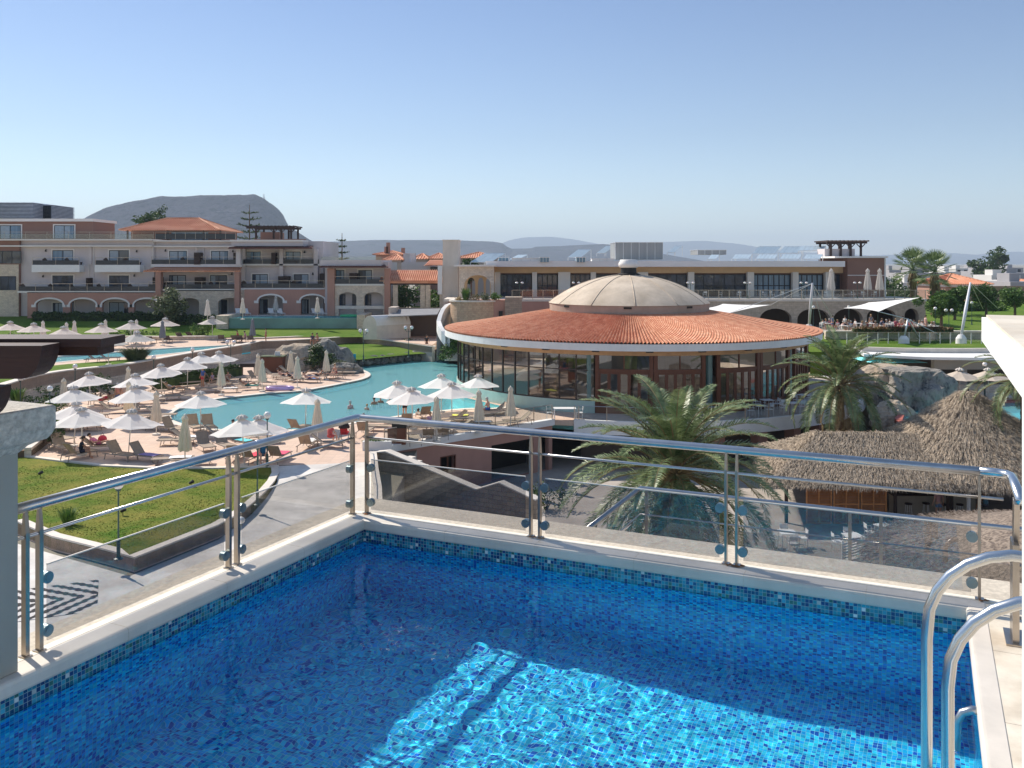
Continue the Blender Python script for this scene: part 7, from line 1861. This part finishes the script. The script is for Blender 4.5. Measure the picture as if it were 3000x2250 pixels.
# rename labels by left-to-right order
for k in rowname:
    os_ = sorted([o for o in bpy.data.objects if o.get('group') == rowname[k][0]], key=lambda o: o.location.x/o.location.y)
    for i, o in enumerate(os_): o['label'] = f'{rowname[k][1]}, {ordn[min(i,19)]} from the left'
m_slg2 = M('dark_lounger_fabric', (.12,.10,.10), .85, .1, 3); Ld = make_lounger(40, m_slg2, m_bronze)
for i, (u, v, r) in enumerate([(282,1062,10),(315,1058,12),(323,1014,80),(355,1010,85),(393,1008,85),(442,1006,95),(491,1004,100),(529,994,90),(560,992,80),(650,1002,100),(690,1003,90),(705,1003,95),(735,1004,100)]):
    dup(Ld, tuple(P(u, v, ZU+.02)), radians(r), f'{rowname["U"][1]}, {ordn[i]} from the left', rowname['U'][0])
for i, (u, Y) in enumerate([(700,114.2),(722,114.0),(796,114.4),(822,114.2),(924,114.2),(944,114.0)]):
    dup(Lwh, ((u-CU)/F*(Y+3.6), Y+3.6, 3.66), radians(-60), f'{rowname["W"][1]}, {ordn[i]} from the left', rowname['W'][0])
# towels
def towel(u, v, r, col, lab, z=.37):
    p = P(u, v, 0); b = MB(); n = 8; vs = []; rnd = random.Random(u)
    for i in range(n+1):
        for j in range(4): vs.append((-.15+1.1*i/n, -.30+.2*j, z+.02*rnd.random()))
    b.add(vs, [(i*4+j,i*4+4+j,i*4+5+j,i*4+j+1) for i in range(n) for j in range(3)]); o = b.build('beach_towel', M('towel_cloth', col, .95, .12, 8)); o.location = p; o.rotation_euler = (0,0,radians(r)); tag(o, lab, 'towel')
for u, v, r, c, lab in [(700,1305,-35,(.15,.60,.62),'aqua towel spread on the lounger left of the globe lamp'),(735,1356,75,(.70,.06,.10),'bright red towel lying by the front lawn kerb behind the handrail'),
  (421,1350,-22,(.35,.25,.45),'lilac towel on the lounger by the lawn kerb'),(505,1360,12,(.75,.74,.72),'white towel on the flat lounger by the front kerb'),(545,1296,0,(.75,.74,.74),'white towel on the lounger beside the near folded parasol'),
  (828,1112,-10,(.72,.62,.60),'pinkish towel on the lounger before the tan rock'),(905,1120,-10,(.16,.30,.62),'blue towel on the lounger in the row before the rocks'),(930,1112,175,(.62,.60,.66),'pale lilac towel on the lounger before the grey rock'),
  (660,1150,10,(.65,.62,.60),'white towel on the lounger by the far pool edge'),(722,1142,10,(.10,.40,.34),'green patterned towel on the lounger near the pool bend'),(815,1352,80,(.72,.10,.18),'red towel over the lounger back beside the blue-dressed woman'),
  (1395,1252,10,(.75,.74,.72),'white towel on the lounger at the deck corner'),(1365,1232,180,(.62,.62,.12),'yellow towel on the brown lounger by the pool edge'),(470,1262,-15,(.60,.58,.62),'white towel on the lounger at the pool left tip'),(323,1014,80,(.33,.27,.50),'purple towel over the lounger on the upper terrace'),(745,1290,10,(.70,.68,.66),'white towel on the flat lounger beside the globe lamp'),(905,1312,85,(.70,.67,.64),'cream towel on the chair-back lounger above the handrail')]:
    towel(u, v, r, c, lab, .37 if v > 1020 else ZU+.37)
m_lil = M('lilac_vinyl', (.52,.35,.62), .25, .1, 2)
b = MB()
n1, n2 = 36, 10; vs = []
for i in range(n1):
    a = 2*pi*i/n1
    for j in range(n2): c = 2*pi*j/n2; rr = 1+.26*cos(c)*(1+.1*sin(a*9)); vs.append((1.0*rr*cos(a), .42*rr*sin(a), .2+.17*sin(c)))
b.add(vs, [(i*n2+j,((i+1)%n1)*n2+j,((i+1)%n1)*n2+(j+1)%n2,i*n2+(j+1)%n2) for i in range(n1) for j in range(n2)]); o = b.build('inflatable_ring', m_lil, smooth=True); o.location = P(820,1144,0); o.scale = (.95,1,1); tag(o, 'lilac inflatable lounge ring lying at the far pool edge', 'inflatable')
b = MB(); b.v = []; b.add([tuple(Vector(p)*1) for p in vs], [(i*n2+j,((i+1)%n1)*n2+j,((i+1)%n1)*n2+(j+1)%n2,i*n2+(j+1)%n2) for i in range(n1) for j in range(n2)]); o = b.build('inflatable_ring', M('green_vinyl', (.06,.42,.18), .3), smooth=True); q = Q(1022,922,114); o.location = (q.x, 114.5, 3.62); tag(o, 'green inflatable floating at the right end of the raised pool', 'inflatable')

# ================= lamps =================
m_lpost = M('dark_green_lamp_post', (.04,.085,.075), .45, .1, 2)
def Mglobe():
    m, t, b, o = nt('opal_globe'); b.inputs['Base Color'].default_value = (.80,.76,.72,1); b.inputs['Roughness'].default_value = .12; b.inputs['Subsurface Weight'].default_value = .2; b.inputs['Coat Weight'].default_value = .5; return m
m_globe = Mglobe()
def make_lamp(double=False, h_=2.45):
    o = thing('twin_globe_lamp' if double else 'globe_lamp', '', 'lamp'); b = MB(); b.lathe([(.16,0),(.16,.03),(.09,.06),(.065,.12),(.065,.62),(.045,.66),(.030,.70),(.028,h_-.04)], 14); b.build('post', m_lpost, o, smooth=False)
    for dx in ((-.32,.32) if double else (0,)):
        z = h_+(.02 if not double else -.05)
        if double: b = MB(); b.tube([(0,0,h_-.25),(dx*.6,0,h_-.30),(dx,0,z-.05)], .02, 6); b.build('arm', m_lpost, o)
        b = MB(); b.lathe([(.05,z-.06),(.10,z),(.09,z+.03)], 12, (dx,0,0)); b.build('collar', m_lpost, o)
        b = MB(); b.ball((dx,0,z+.19), .185, 20, 12); b.build('globe', m_globe, o, smooth=True)
    return proto(o)
l1 = make_lamp(); l2 = make_lamp(True, 2.9)
def lamp(u, vt, h_, z, lab, dbl=False):
    hh = (2.45+.375) if not dbl else 3.2; Y = (H-z-hh)*F/(vt-HV); dup(l2 if dbl else l1, ((u-CU)/F*Y, Y, z), 0 if dbl else random.random(), lab, 'white globe lamps')
lamp(60,1101,0,0,'globe lamp at the left end of the curved stone wall'); lamp(220,1067,0,0,'globe lamp before the middle of the curved stone wall'); lamp(146,1131,0,0,'globe lamp at the foot of the wall left of open parasols')
lamp(450,1041,0,0,'globe lamp by the wall behind the diagonal parasol row'); lamp(564,1019,0,0,'globe lamp by the wall near the upper pool end')
lamp(783,1207,0,0,'tall globe lamp on the deck above the handrail, darkest post')
lamp(347,1405,0,0.0,'globe lamp on the corner of the front planter wall'); lamp(754,1289,0,0.0,'globe lamp on the curved right rim of the planter wall')
q = (-9.62, 31.6, -.49); dup(l1, q, 0, 'globe lamp on the grey path seen between the left railing posts', 'white globe lamps', (1,1,.72))
for u, v, z, lab in [(676,997,0,'twin globe lamp before the stone wall by the upper pool'),(1065,964,0.8,'twin globe lamp on the grass strip, left one'),(1197,955,.9,'twin globe lamp on the grass strip near the awning')]: lamp(u, v, 0, z, lab, True)
for u, v, z, lab in [(1210,922,.9,'globe lamp in front of the dark service building, left'),(1238,930,.9,'globe lamp in front of the dark service building, right'),(1308,935,.9,'globe lamp beside the curved stair foot')]: lamp(u, v, 0, z, lab)
for u, Y, z, lab in [(2383,99,3.0,'globe lamp before the arcade, left of the leaning mast'),(2487,99,3.0,'globe lamp before the arcade crowd, middle'),(2572,97,3.0,'globe lamp right of the arcade crowd'),(2740,96,3.0,'globe lamp left of the trimmed trees'),(2847,110,3.0,'thin globe lamp right of the leaning mast'),(2885,74,-.5,'globe lamp inside the poolside bar area')]: dup(l1, at(u, Y, z), 0, lab, 'white globe lamps')
for u, lab in [(2023,'left of centre'),(2190,'in the middle'),(2355,'right of the mast top'),(2512,'before the brown end wall'),(1688,'just left of the dome'),(1522,'by the left windows')]: dup(l2, ((u-CU)/F*106, 106, ZT), 0, f'twin globe lamp on the upper terrace {lab}', 'twin globe lamps on the upper terrace', (1,1,.62))
dup(l2, at(2780,95,2.8), 0, 'twin globe lamp on the right lawn left of the mast foot', 'white globe lamps', (1,1,.9))

# ================= people =================
m_skin = M('skin_fair', (.62,.36,.26), .6, .06, 3); m_skin2 = M('skin_tanned', (.42,.22,.14), .6, .06, 3)
m_hair = M('dark_hair', (.03,.02,.015), .6); m_hairb = M('light_hair', (.35,.22,.10), .6); m_hairg = M('grey_hair', (.42,.40,.38), .6)
m_eye = M('eye_dark', (.02,.02,.02), .3)
def skin_mesh(name, nodes, edges, sub=2, merge=True):
    """nodes: {key:(x,y,z,r)} -> smooth skinned mesh"""
    keys = list(nodes); me = bpy.data.meshes.new(name); me.from_pydata([nodes[k][:3] for k in keys], [(keys.index(a), keys.index(c)) for a, c in edges], [])
    o = bpy.data.objects.new(name, me); COL.objects.link(o); md = o.modifiers.new('s', 'SKIN'); 
    for i, k in enumerate(keys):
        sv = me.skin_vertices[0].data[i]; sv.radius = (nodes[k][3],)*2 if len(nodes[k]) < 5 else (nodes[k][3], nodes[k][4]); sv.use_root = (i == 0)
    m2 = o.modifiers.new('d', 'SUBSURF'); m2.levels = sub; m2.render_levels = sub
    dg = bpy.context.evaluated_depsgraph_get(); dg.update(); out = bpy.data.meshes.new_from_object(o.evaluated_get(dg), depsgraph=dg)
    COL.objects.unlink(o); bpy.data.objects.remove(o); bpy.data.meshes.remove(me)
    for p in out.polygons: p.use_smooth = True
    return out
def pose(kind):
    if kind == 'stand': J = dict(pel=(0,0,.95), che=(0,.0,1.27), nec=(0,-.01,1.47), hed=(0,.02,1.60), top=(0,.015,1.70), sh=(.17,-.01,1.41), el=(.25,-.03,1.13), wr=(.27,.07,.90), hip=(.09,0,.90), kn=(.105,.03,.50), an=(.11,-.02,.09), to=(.13,.14,.035)); fw = (0,1,0)
    elif kind == 'walk': J = dict(pel=(0,0,.94), che=(0,.03,1.26), nec=(0,.04,1.46), hed=(0,.08,1.59), top=(0,.08,1.69), sh=(.17,.03,1.40), el=(.23,-.06,1.14), wr=(.24,.14,1.0), hip=(.09,0,.89), kn=(.10,.14,.50), an=(.10,.06,.09), to=(.11,.22,.035)); fw = (0,1,0)
    elif kind == 'sit': J = dict(pel=(0,0,.46), che=(0,.05,.77), nec=(0,.09,.96), hed=(0,.14,1.08), top=(0,.15,1.18), sh=(.17,.08,.90), el=(.22,.17,.66), wr=(.14,.36,.58), hip=(.10,.02,.44), kn=(.14,.44,.46), an=(.14,.46,.08), to=(.15,.62,.035)); fw = (0,1,0)
    else: J = dict(pel=(0,0,.44), che=(0,-.24,.60), nec=(0,-.40,.72), hed=(0,-.47,.83), top=(0,-.51,.92), sh=(.17,-.36,.67), el=(.26,-.18,.50), wr=(.18,.06,.55), hip=(.09,.05,.43), kn=(.11,.46,.56), an=(.10,.86,.42), to=(.12,.90,.52)); fw = (0,.8,.5)
    return J
def make_person(kind, slim=1.0):
    J = pose(kind); R_ = dict(pel=.125, che=.125, nec=.052, hed=.082, top=.062, sh=.062, el=.042, wr=.030, hip=.095, kn=.058, an=.040, to=.030)
    nd = {}; ed = [('pel','che'),('che','nec'),('nec','hed'),('hed','top')]
    for k in ('pel','che','nec','hed','top'): nd[k] = (*J[k], R_[k]*slim) if k in ('nec','hed','top') else (*J[k], R_[k]*slim*1.15, R_[k]*slim*.85)
    for s, t_ in ((1,'l'),(-1,'r')):
        for k in ('sh','el','wr','hip','kn','an','to'):
            x, y, z = J[k]; off = 0
            if kind == 'walk' and t_ == 'r' and k in ('kn','an','to'): y = {'kn':-.02,'an':-.30,'to':-.20}[k]; z = {'kn':.50,'an':.16,'to':.05}[k]
            nd[k+t_] = (x*s, y, z, R_[k]*slim)
        ed += [('che','sh'+t_),('sh'+t_,'el'+t_),('el'+t_,'wr'+t_),('pel','hip'+t_),('hip'+t_,'kn'+t_),('kn'+t_,'an'+t_),('an'+t_,'to'+t_)]
        w_ = Vector(nd['wr'+t_][:3]); e = Vector(nd['el'+t_][:3]); d = (w_-e).normalized(); sd = d.cross(Vector((0,1,.3))).normalized(); pm = w_+d*.06
        nd['pm'+t_] = (*pm, .030); ed.append(('wr'+t_,'pm'+t_))
        for q in range(4):
            f = pm+d*(.085-.008*abs(q-1.2))+sd*(.018*(q-1.5))*s; nd[f'f{q}'+t_] = (*f, .008); ed.append(('pm'+t_, f'f{q}'+t_))
        th_ = w_+d*.05+Vector((0,.045,0)); nd['th'+t_] = (*th_, .009); ed.append(('wr'+t_, 'th'+t_))
    body = skin_mesh('body', nd, ed, 1)
    # garments: shells round the torso, hips
    def shell(keys, eds, grow): return skin_mesh('garment', {k: (*nd[k][:3], *[r*grow for r in nd[k][3:]]) for k in keys}, eds, 1)
    half = {}
    for t_ in 'lr':
        for a, c, nm in (('hip','kn','th2'),('sh','el','ar2')):
            p = Vector(nd[a+t_][:3])*.45+Vector(nd[c+t_][:3])*.55; nd[nm+t_] = (*p, (nd[a+t_][3]*.45+nd[c+t_][3]*.55))
    low = Vector(nd['pel'][:3])*.75+Vector(nd['che'][:3])*.25; nd['wst'] = (*low, .135, .105)
    shorts = shell(['pel','wst','hipl','hipr','th2l','th2r'], [('pel','wst'),('pel','hipl'),('pel','hipr'),('hipl','th2l'),('hipr','th2r')], 1.16)
    br = Vector(nd['che'][:3])*.9+Vector(nd['nec'][:3])*.1; nd['up'] = (*br, .13, .10)
    shirt = shell(['pel','che','shl','shr','ar2l','ar2r'], [('pel','che'),('che','shl'),('che','shr'),('shl','ar2l'),('shr','ar2r')], 1.14)
    # head detail: hair cap, face
    hd, tp = Vector(J['hed']), Vector(J['top']); upv = (tp-hd).normalized(); fw = Vector((0,1,0)); fw = (fw-upv*fw.dot(upv)).normalized(); rt = upv.cross(fw)
    hb = MB(); n, m_ = 16, 9; vs = []
    cc = hd+upv*.045
    for i in range(m_+1):
        th = pi*.60*i/m_
        for j in range(n):
            a = 2*pi*j/n; dv = upv*cos(th)*.118+(rt*cos(a)*.098+fw*sin(a)*.108)*sin(th)
            lift = 0 if sin(a) < .35 else .05*(th/(pi*.6))
            vs.append(cc+dv*1.02+upv*lift-fw*.012)
    hb.add(vs, [(i*n+j,i*n+(j+1)%n,(i+1)*n+(j+1)%n,(i+1)*n+j) for i in range(m_) for j in range(n)])
    return dict(body=body, shorts=shorts, shirt=shirt, hair=hb, face=(hd, upv, fw, rt), kind=kind)
PP = {k: make_person(k) for k in ('stand','walk','sit','recline')}
def hair_mesh(pd):
    if 'hm' not in pd: o = pd['hair'].build('hair', m_hair, smooth=True); pd['hm'] = o.data; COL.objects.unlink(o); bpy.data.objects.remove(o)
    return pd['hm']
def face_mesh(pd):
    if 'fm' not in pd:
        hd, up, fw, rt = pd['face']; b = MB()
        for s in (-1,1): b.ball(hd+up*.045+fw*.088+rt*s*.032, .010, 8, 6, mi=1); b.ball(hd+up*.035+rt*s*.090, .020, 8, 6)
        b.tube([hd+up*.055+fw*.088, hd+up*.020+fw*.112, hd+up*.012+fw*.09], [.008,.014,.008], 6); b.bar(hd-up*.018+fw*.083-rt*.024, hd-up*.018+fw*.083+rt*.024, .012, .010, mi=2)
        o = b.build('face', [m_skin, m_eye, M('lips', (.45,.16,.13), .5)], smooth=True); pd['fm'] = o.data; COL.objects.unlink(o); bpy.data.objects.remove(o)
    return pd['fm']
_cm = {}
def cloth(col):
    if col not in _cm: _cm[col] = M('garment_cloth', col, .9, .08, 6)
    return _cm[col]
def slot(o, mat):
    if not o.data.materials: o.data.materials.append(m_skin)
    o.material_slots[0].link = 'OBJECT'; o.material_slots[0].material = mat
def person(kind, loc, rz, lab, shirt=None, shorts=(.1,.1,.3), skin=None, hair=None, sc=1.0, group=None):
    pd = PP[kind]; sk = skin or m_skin; o = bpy.data.objects.new('person', pd['body']); COL.objects.link(o); slot(o, sk)
    o.location = loc; o.rotation_euler = (0,0,rz); o.scale = (sc,)*3; tag(o, lab, 'person', group)
    for nm, me, mt in (('hair', hair_mesh(pd), hair or m_hair), ('shorts', pd['shorts'], cloth(shorts)), ('shirt', pd['shirt'], cloth(shirt) if shirt else None), ('face', face_mesh(pd), None)):
        if nm == 'shirt' and mt is None: continue
        c = bpy.data.objects.new(nm, me); COL.objects.link(c); c.parent = o
        if nm == 'face': continue
        slot(c, mt)
    return o
R_ = radians
def pz(u, v, z=0): return tuple(P(u, v, z))
person('stand', pz(594,1136), R_(150), 'standing man in dark blue top and red shorts under a parasol', (.05,.12,.40), (.55,.05,.08), m_skin2)
person('stand', pz(345,1192), R_(60), 'standing man in salmon shirt between the open parasols', (.55,.25,.20), (.12,.16,.3), m_skin2, m_hairg)
person('stand', pz(362,1190), R_(80), 'person in dark shorts standing right beside the man in salmon', (.50,.36,.30), (.06,.07,.15), m_skin, m_hair)
person('sit', pz(236,1345), R_(-60), 'seated person in black jacket and dark hair on lawn kerb chair', (.02,.025,.04), (.03,.03,.05), m_skin2)
person('recline', pz(287,1320), R_(-90), 'person in pink patterned top reclining beside the red bag', (.62,.20,.34), (.45,.12,.22), m_skin)
person('sit', pz(966,1300), R_(-30), 'bare-chested person in red hat seated by the pushchair', (.62,.12,.12), (.55,.1,.1), m_skin)
person('stand', pz(1186,1226), R_(40), 'woman in black bikini standing at the near pool edge', None, (.02,.02,.03), m_skin, m_hair)
person('sit', pz(1432,1216), R_(70), 'man in blue shorts sitting sideways on the brown lounger', None, (.06,.14,.45), m_skin, m_hairg)
person('sit', pz(770,1356), R_(200), 'woman in blue dress seated with her back to the handrail', (.03,.16,.32), (.03,.16,.32), m_skin, m_hair)
person('sit', pz(681,1288), R_(210), 'person in aqua shirt sitting on the lounger by the lamp', (.15,.55,.58), (.2,.2,.3), m_skin2, m_hair)
person('sit', pz(1262,1262), R_(170), 'woman in floral top seated behind the handrail', (.45,.30,.45), (.2,.2,.3), m_skin, m_hairb)
person('recline', pz(828,1112), R_(-100), 'sunbather reclining on the pinkish towel before the tan rock', None, (.05,.05,.06), m_skin)
person('recline', pz(856,1120), R_(-98), 'sunbather in black swimwear lying in the row before the rocks', (.03,.03,.04), (.03,.03,.04), m_skin2)
person('recline', pz(905,1122), R_(-100), 'sunbather lying on the blue towel before the grey rock', None, (.08,.08,.2), m_skin, m_hair)
person('recline', pz(932,1112), R_(85), 'sunbather in dark swimwear lying by the far pool edge', None, (.04,.04,.05), m_skin2)
person('sit', pz(984,1104), R_(150), 'pink-skinned person sitting up at the pool island tip', None, (.3,.08,.08), m_skin, m_hairb)
person('recline', pz(958,1112), R_(-95), 'person in white top reclining under the island parasol', (.6,.58,.55), (.2,.2,.2), m_skin)
person('recline', pz(722,1142), R_(-80), 'tanned person lying on the green towel near the pool bend', None, (.05,.2,.2), m_skin2)
person('sit', pz(624,1122), R_(160), 'child in lilac shirt seated by the pale folded parasol', (.45,.35,.55), (.3,.2,.3), m_skin, m_hairb, .75)
person('sit', pz(668,1128), R_(190), 'person in patterned dress seated near the hedge loungers', (.35,.20,.16), (.3,.15,.1), m_skin2)
person('recline', pz(505,1152), R_(-70), 'reclining man in grey shirt, dark hair, near the hedge', (.30,.28,.30), (.1,.1,.12), m_skin2)
person('recline', pz(300,1188), R_(90), 'reclining person in red swimwear in parasol shade', (.5,.05,.08), (.5,.05,.08), m_skin2)
person('stand', pz(1096,1232, -1.35), R_(20), 'bather with dark hair in the water, left of three', None, (.1,.1,.3), m_skin2)
person('stand', pz(1115,1228, -1.38), R_(0), 'bather with dark hair in the water, middle of three', None, (.3,.1,.1), m_skin2)
person('stand', pz(1142,1228, -1.33), R_(-20), 'bather with dark hair in the water, right of three', None, (.1,.3,.3), m_skin2)
person('stand', pz(1075,1240, -1.1), R_(-20), 'fair-haired child standing in shallow water by the railing corner', None, (.4,.1,.1), m_skin, m_hairb, .8)
person('stand', pz(1026,1244, -1.3), R_(50), 'pale bather beside the pushchair at the pool edge', (.6,.4,.38), (.3,.2,.3), m_skin, m_hairg)
person('stand', (*Q(1283,1100,70)[:2], -1.35), R_(90), 'swimmer with dark hair splashing near the rotunda', None, (.1,.1,.3), m_skin2)
person('stand', (*Q(1225,1142,62)[:2], -1.3), R_(-40), 'swimmer behind the poolside parasols, shoulders in the water', None, (.1,.1,.3), m_skin2)
person('stand', (*Q(593,1240,60)[:2], -1.35), R_(-90), 'swimmer at the near left pool side, head above the water', None, (.1,.1,.3), m_skin2)
person('walk', (*Q(1250,1010,98)[:2], .95), R_(200), 'person in dark clothes walking on the path below the stair', (.02,.02,.025), (.12,.04,.04), m_skin2)
person('sit', (*Q(916,1010,97)[:2], 1.75), R_(180), 'dark-clad person sitting on the wall above the rocks', (.05,.05,.1), (.05,.05,.08), m_skin2)
person('sit', (*Q(931,1003,97)[:2], 1.75), R_(150), 'shirtless person sitting on the wall above the rocks', None, (.4,.2,.2), m_skin2)
person('stand', (*P(779,1001,ZU)[:2], ZU), R_(120), 'boy in red trunks standing by the glass fence of the upper lawn', None, (.5,.06,.05), m_skin2, m_hair, .85)
person('sit', (*P(698,1000,ZU)[:2], ZU+.02), R_(100), 'person in red top sitting at the upper pool end', (.5,.12,.10), (.3,.05,.05), m_skin2)
person('sit', (*P(720,1002,ZU)[:2], ZU+.02), R_(100), 'person in pink beside the one in red, upper pool end', (.55,.30,.32), (.3,.2,.2), m_skin)
person('stand', (22.9,48.0,-3.3), R_(0), 'barefoot person in pink top and denim shorts at the thatched bar', (.55,.30,.30), (.16,.25,.40), m_skin)
person('stand', (21.0,50.6,-3.3), R_(180), 'bar attendant standing in shade behind the timber screens', (.30,.22,.2), (.05,.05,.08), m_skin2)
person('sit', (25.6,48.3,-3.0), R_(30), 'dark-haired guest seated low at the right of the bar', (.10,.22,.30), (.1,.1,.12), m_skin2)
person('stand', (35.2,74.6,-.5), R_(160), 'shirtless man in dark shorts standing by the bar column', None, (.15,.05,.03), m_skin2)
person('stand', (36.0,74.9,-.5), R_(190), 'person in dark clothes beside the shirtless man at the bar', (.04,.04,.05), (.03,.03,.03), m_skin2)
# café crowd under the arcade
cc_ = [(.05,.06,.10),(.62,.60,.58),(.45,.10,.10),(.12,.18,.35),(.60,.42,.38),(.70,.69,.66),(.2,.2,.22),(.35,.08,.12)]
cn = ['navy','white','red','blue','pink','cream','charcoal','maroon']
rnd = random.Random(5); pos = []
for i in range(30):
    u = 2408+i*11.3+rnd.uniform(-3,3); Y = 96.8+rnd.uniform(0,5); pos.append((u, Y))
for i, (u, Y) in enumerate(pos):
    k = 'stand' if i in (3,6,13,21,27) else 'sit'; c = rnd.randrange(8); seq = ordn[min(i % 15, 14)]
    person(k, at(u, Y, 3.02), rnd.uniform(0,6.28), f'{"standing" if k == "stand" else "seated"} cafe guest in {cn[c]}, {seq} from the {"left" if i < 15 else "middle"} of the arcade crowd', cc_[c], cc_[rnd.randrange(8)], m_skin2 if i % 3 else m_skin, [m_hair,m_hairb,m_hairg][i % 3], 1.0, 'guests at the arcade cafe')
    if k == 'sit' and i % 2 == 0: dup(ch, at(u, Y, 3.02), rnd.uniform(0,6.28), f'white cafe chair of the {seq} guest from the {"left" if i < 15 else "middle"} of the arcade', 'arcade cafe chairs')
    if i % 4 == 1: dup(tb, at(u+6, Y-.5, 3.02), 0, f'white cafe table {["first","second","third","fourth","fifth","sixth","seventh","eighth"][i//4]} from the left under the arcade', 'arcade cafe tables')
# chairs on the upper terrace
for i, u in enumerate((2065,2110,2165,2240,2262,2290,2345,2420,2500,2530,2560)):
    dup(ch, ((u-CU)/F*107, 107, ZT), i*1.3, f'pale chair on the upper terrace behind the glass, {ordn[i]} from the left', 'upper terrace chairs')
# pushchair
pc = thing('pushchair', 'black pushchair with red seat at the near pool edge behind the rail', 'pushchair', pz(1010,1290)); 
for x in (-.28,.28):
    for y, r_ in ((-.35,.15),(.35,.11)):
        b = MB(); b.tube([(x-.02,y,r_),(x+.02,y,r_)], r_, 16); b.build('wheel', m_rubber, pc)
b = MB()
for x in (-.26,.26): b.tube([(x,-.35,.15),(x,.1,.6),(x,-.45,1.0)], .015, 6); b.tube([(x,.35,.11),(x,-.15,.75)], .015, 6)
b.build('frame', m_div, pc)
b = MB(); b.cbox((0,0,.45),.42,.45,.06,tilt=.2); b.cbox((0,-.24,.70),.42,.06,.5,tilt=.35); b.build('seat', M('red_fabric', (.45,.03,.04), .8), pc)
b = MB(); b.lathe([(.34*sin(pi*.5*i/6)+.001,.34*cos(pi*.5*i/6)) for i in range(7)], 14, (0,-.16,.78), pi, 2*pi); b.build('hood', m_div, pc)
# small service trolley & console on the deck
for u, v, lab in [(1165,1300,'brown and dark service cabinet on the deck behind the handrail')]:
    o = thing('service_cabinet', lab, 'cabinet', pz(u,v)); b = MB(); b.box(-.55,.5,-.3,.3,0,.95); b.build('body', m_brownframe, o); b = MB(); b.box(-.3,.52,-.32,.32,.95,1.25); b.build('top_box', m_dark, o)
pl_ = thing('planter_box', 'long white planter box at the deck corner by the stairs', 'planter', pz(1105,1318)); b = MB(); b.box(-.8,.8,-.2,.2,0,.5); b.build('box', m_white2, pl_); b = MB(); clump(b, (0,0,.55), .8, .2, .12, 200, .06, random.Random(2), 8); b.build('plants', m_leafg, pl_)
bag = thing('beach_bag', 'bright red beach bag beside the reclining person in pink', 'bag', pz(300,1318)); b = MB(); b.ball((0,0,.62), .24, 12, 8, .9); b.build('body', M('red_bag', (.60,.04,.08), .7), bag, smooth=True); b = MB(); b.tube([(-.12,0,.78),(0,0,.98),(.12,0,.78)], .012, 5); b.build('strap', m_dark, bag)
blc = thing('lifeguard_chair', 'bright blue topped chair among the boulders at the far pool edge', 'chair', pz(1034,1073)); b = MB(); b.box(-.3,.3,-.05,.05,.75,1.25); b.box(-.3,.3,0,.45,.5,.56); b.build('seat', M('blue_plastic', (.02,.42,.62), .5), blc)
for x in (-.27,.27):
    for y in (.02,.42): b = MB(); b.tube([(x,y,0),(x,y,.6)], .02, 6); b.build('leg', m_cloth, blc)
for x, y, lab in [(118,1398,'small dark spotlight on the front lawn, left one'),(360,1510,'small dark spotlight on the front lawn beside the corner lamp'),(560,1426,'small dark spotlight on the front lawn near the rail')]:
    o = thing('garden_spotlight', lab, 'spotlight', pz(x,y,-.02)); b = MB(); b.tube([(0,0,0),(0,0,.16)], .015, 6); b.build('spike', m_dark, o); b = MB(); b.tube([(-.08,.0,.16),(.1,0,.26)], [.06,.085], 10); b.build('head', m_dark, o)
# ================= light, sky, camera =================
SUN_EL, SUN_AZ = radians(42), Vector((-.74, .67, 0)).normalized()
w = bpy.data.worlds.new('World'); scene.world = w; w.use_nodes = True; t = w.node_tree
sky = t.nodes.new('ShaderNodeTexSky'); sky.sky_type = 'NISHITA'; sky.sun_disc = False
sky.sun_elevation = SUN_EL; sky.sun_rotation = atan2(SUN_AZ.x, SUN_AZ.y)
sky.air_density = 1.0; sky.dust_density = .1; sky.ozone_density = 1.8; sky.altitude = 50
bg = t.nodes['Background']; tcw = N(t, 'ShaderNodeTexCoord'); spw = N(t, 'ShaderNodeSeparateXYZ'); L(t, tcw.outputs['Generated'], spw.inputs[0])
rw_ = ramp(t, spw.outputs[2], [(0, (1.0,1.0,1.02)), (.06, (.86,.86,.90)), (.14, (.74,.735,.775)), (.28, (.66,.67,.75)), (.50, (.95,.94,.95)), (.75, (1.25,1.18,1.1))])
L(t, mixc(t, 1.0, sky.outputs[0], rw_.outputs[0], 'MULTIPLY'), bg.inputs[0]); bg.inputs[1].default_value = .115
sd = bpy.data.lights.new('sun', 'SUN'); sd.energy = 4.6; sd.angle = radians(.53); sd.color = (1,.92,.81)
so = bpy.data.objects.new('sun', sd); COL.objects.link(so)
dirv = -(SUN_AZ*cos(SUN_EL) + Vector((0,0,1))*sin(SUN_EL))
so.rotation_euler = dirv.to_track_quat('-Z', 'Y').to_euler(); so.location = (-20, 30, 60)
sd.cycles.is_caustics_light = True
water.cycles.is_caustics_caster = True
for o in kids(pool):
    if o.name.split('.')[0] in ('basin_wall', 'basin_floor'): o.cycles.is_caustics_receiver = True
cam = bpy.data.cameras.new('camera'); co = bpy.data.objects.new('camera', cam); COL.objects.link(co)
co.location = (0, 0, H); co.rotation_euler = (pi/2, 0, 0)
cam.sensor_width = 36; cam.lens = 36*F/3000; cam.shift_y = -(1125-HV)/3000; cam.clip_start = .05; cam.clip_end = 80000
scene.camera = co
scene.view_settings.view_transform = 'Standard'; scene.view_settings.look = 'None'; scene.view_settings.exposure = 0.5; scene.view_settings.gamma = 1
scene.cycles.max_bounces = 10; scene.cycles.transparent_max_bounces = 16; scene.cycles.volume_bounces = 0
scene.cycles.transmission_bounces = 8; scene.cycles.sample_clamp_indirect = 6; scene.cycles.use_denoising = True
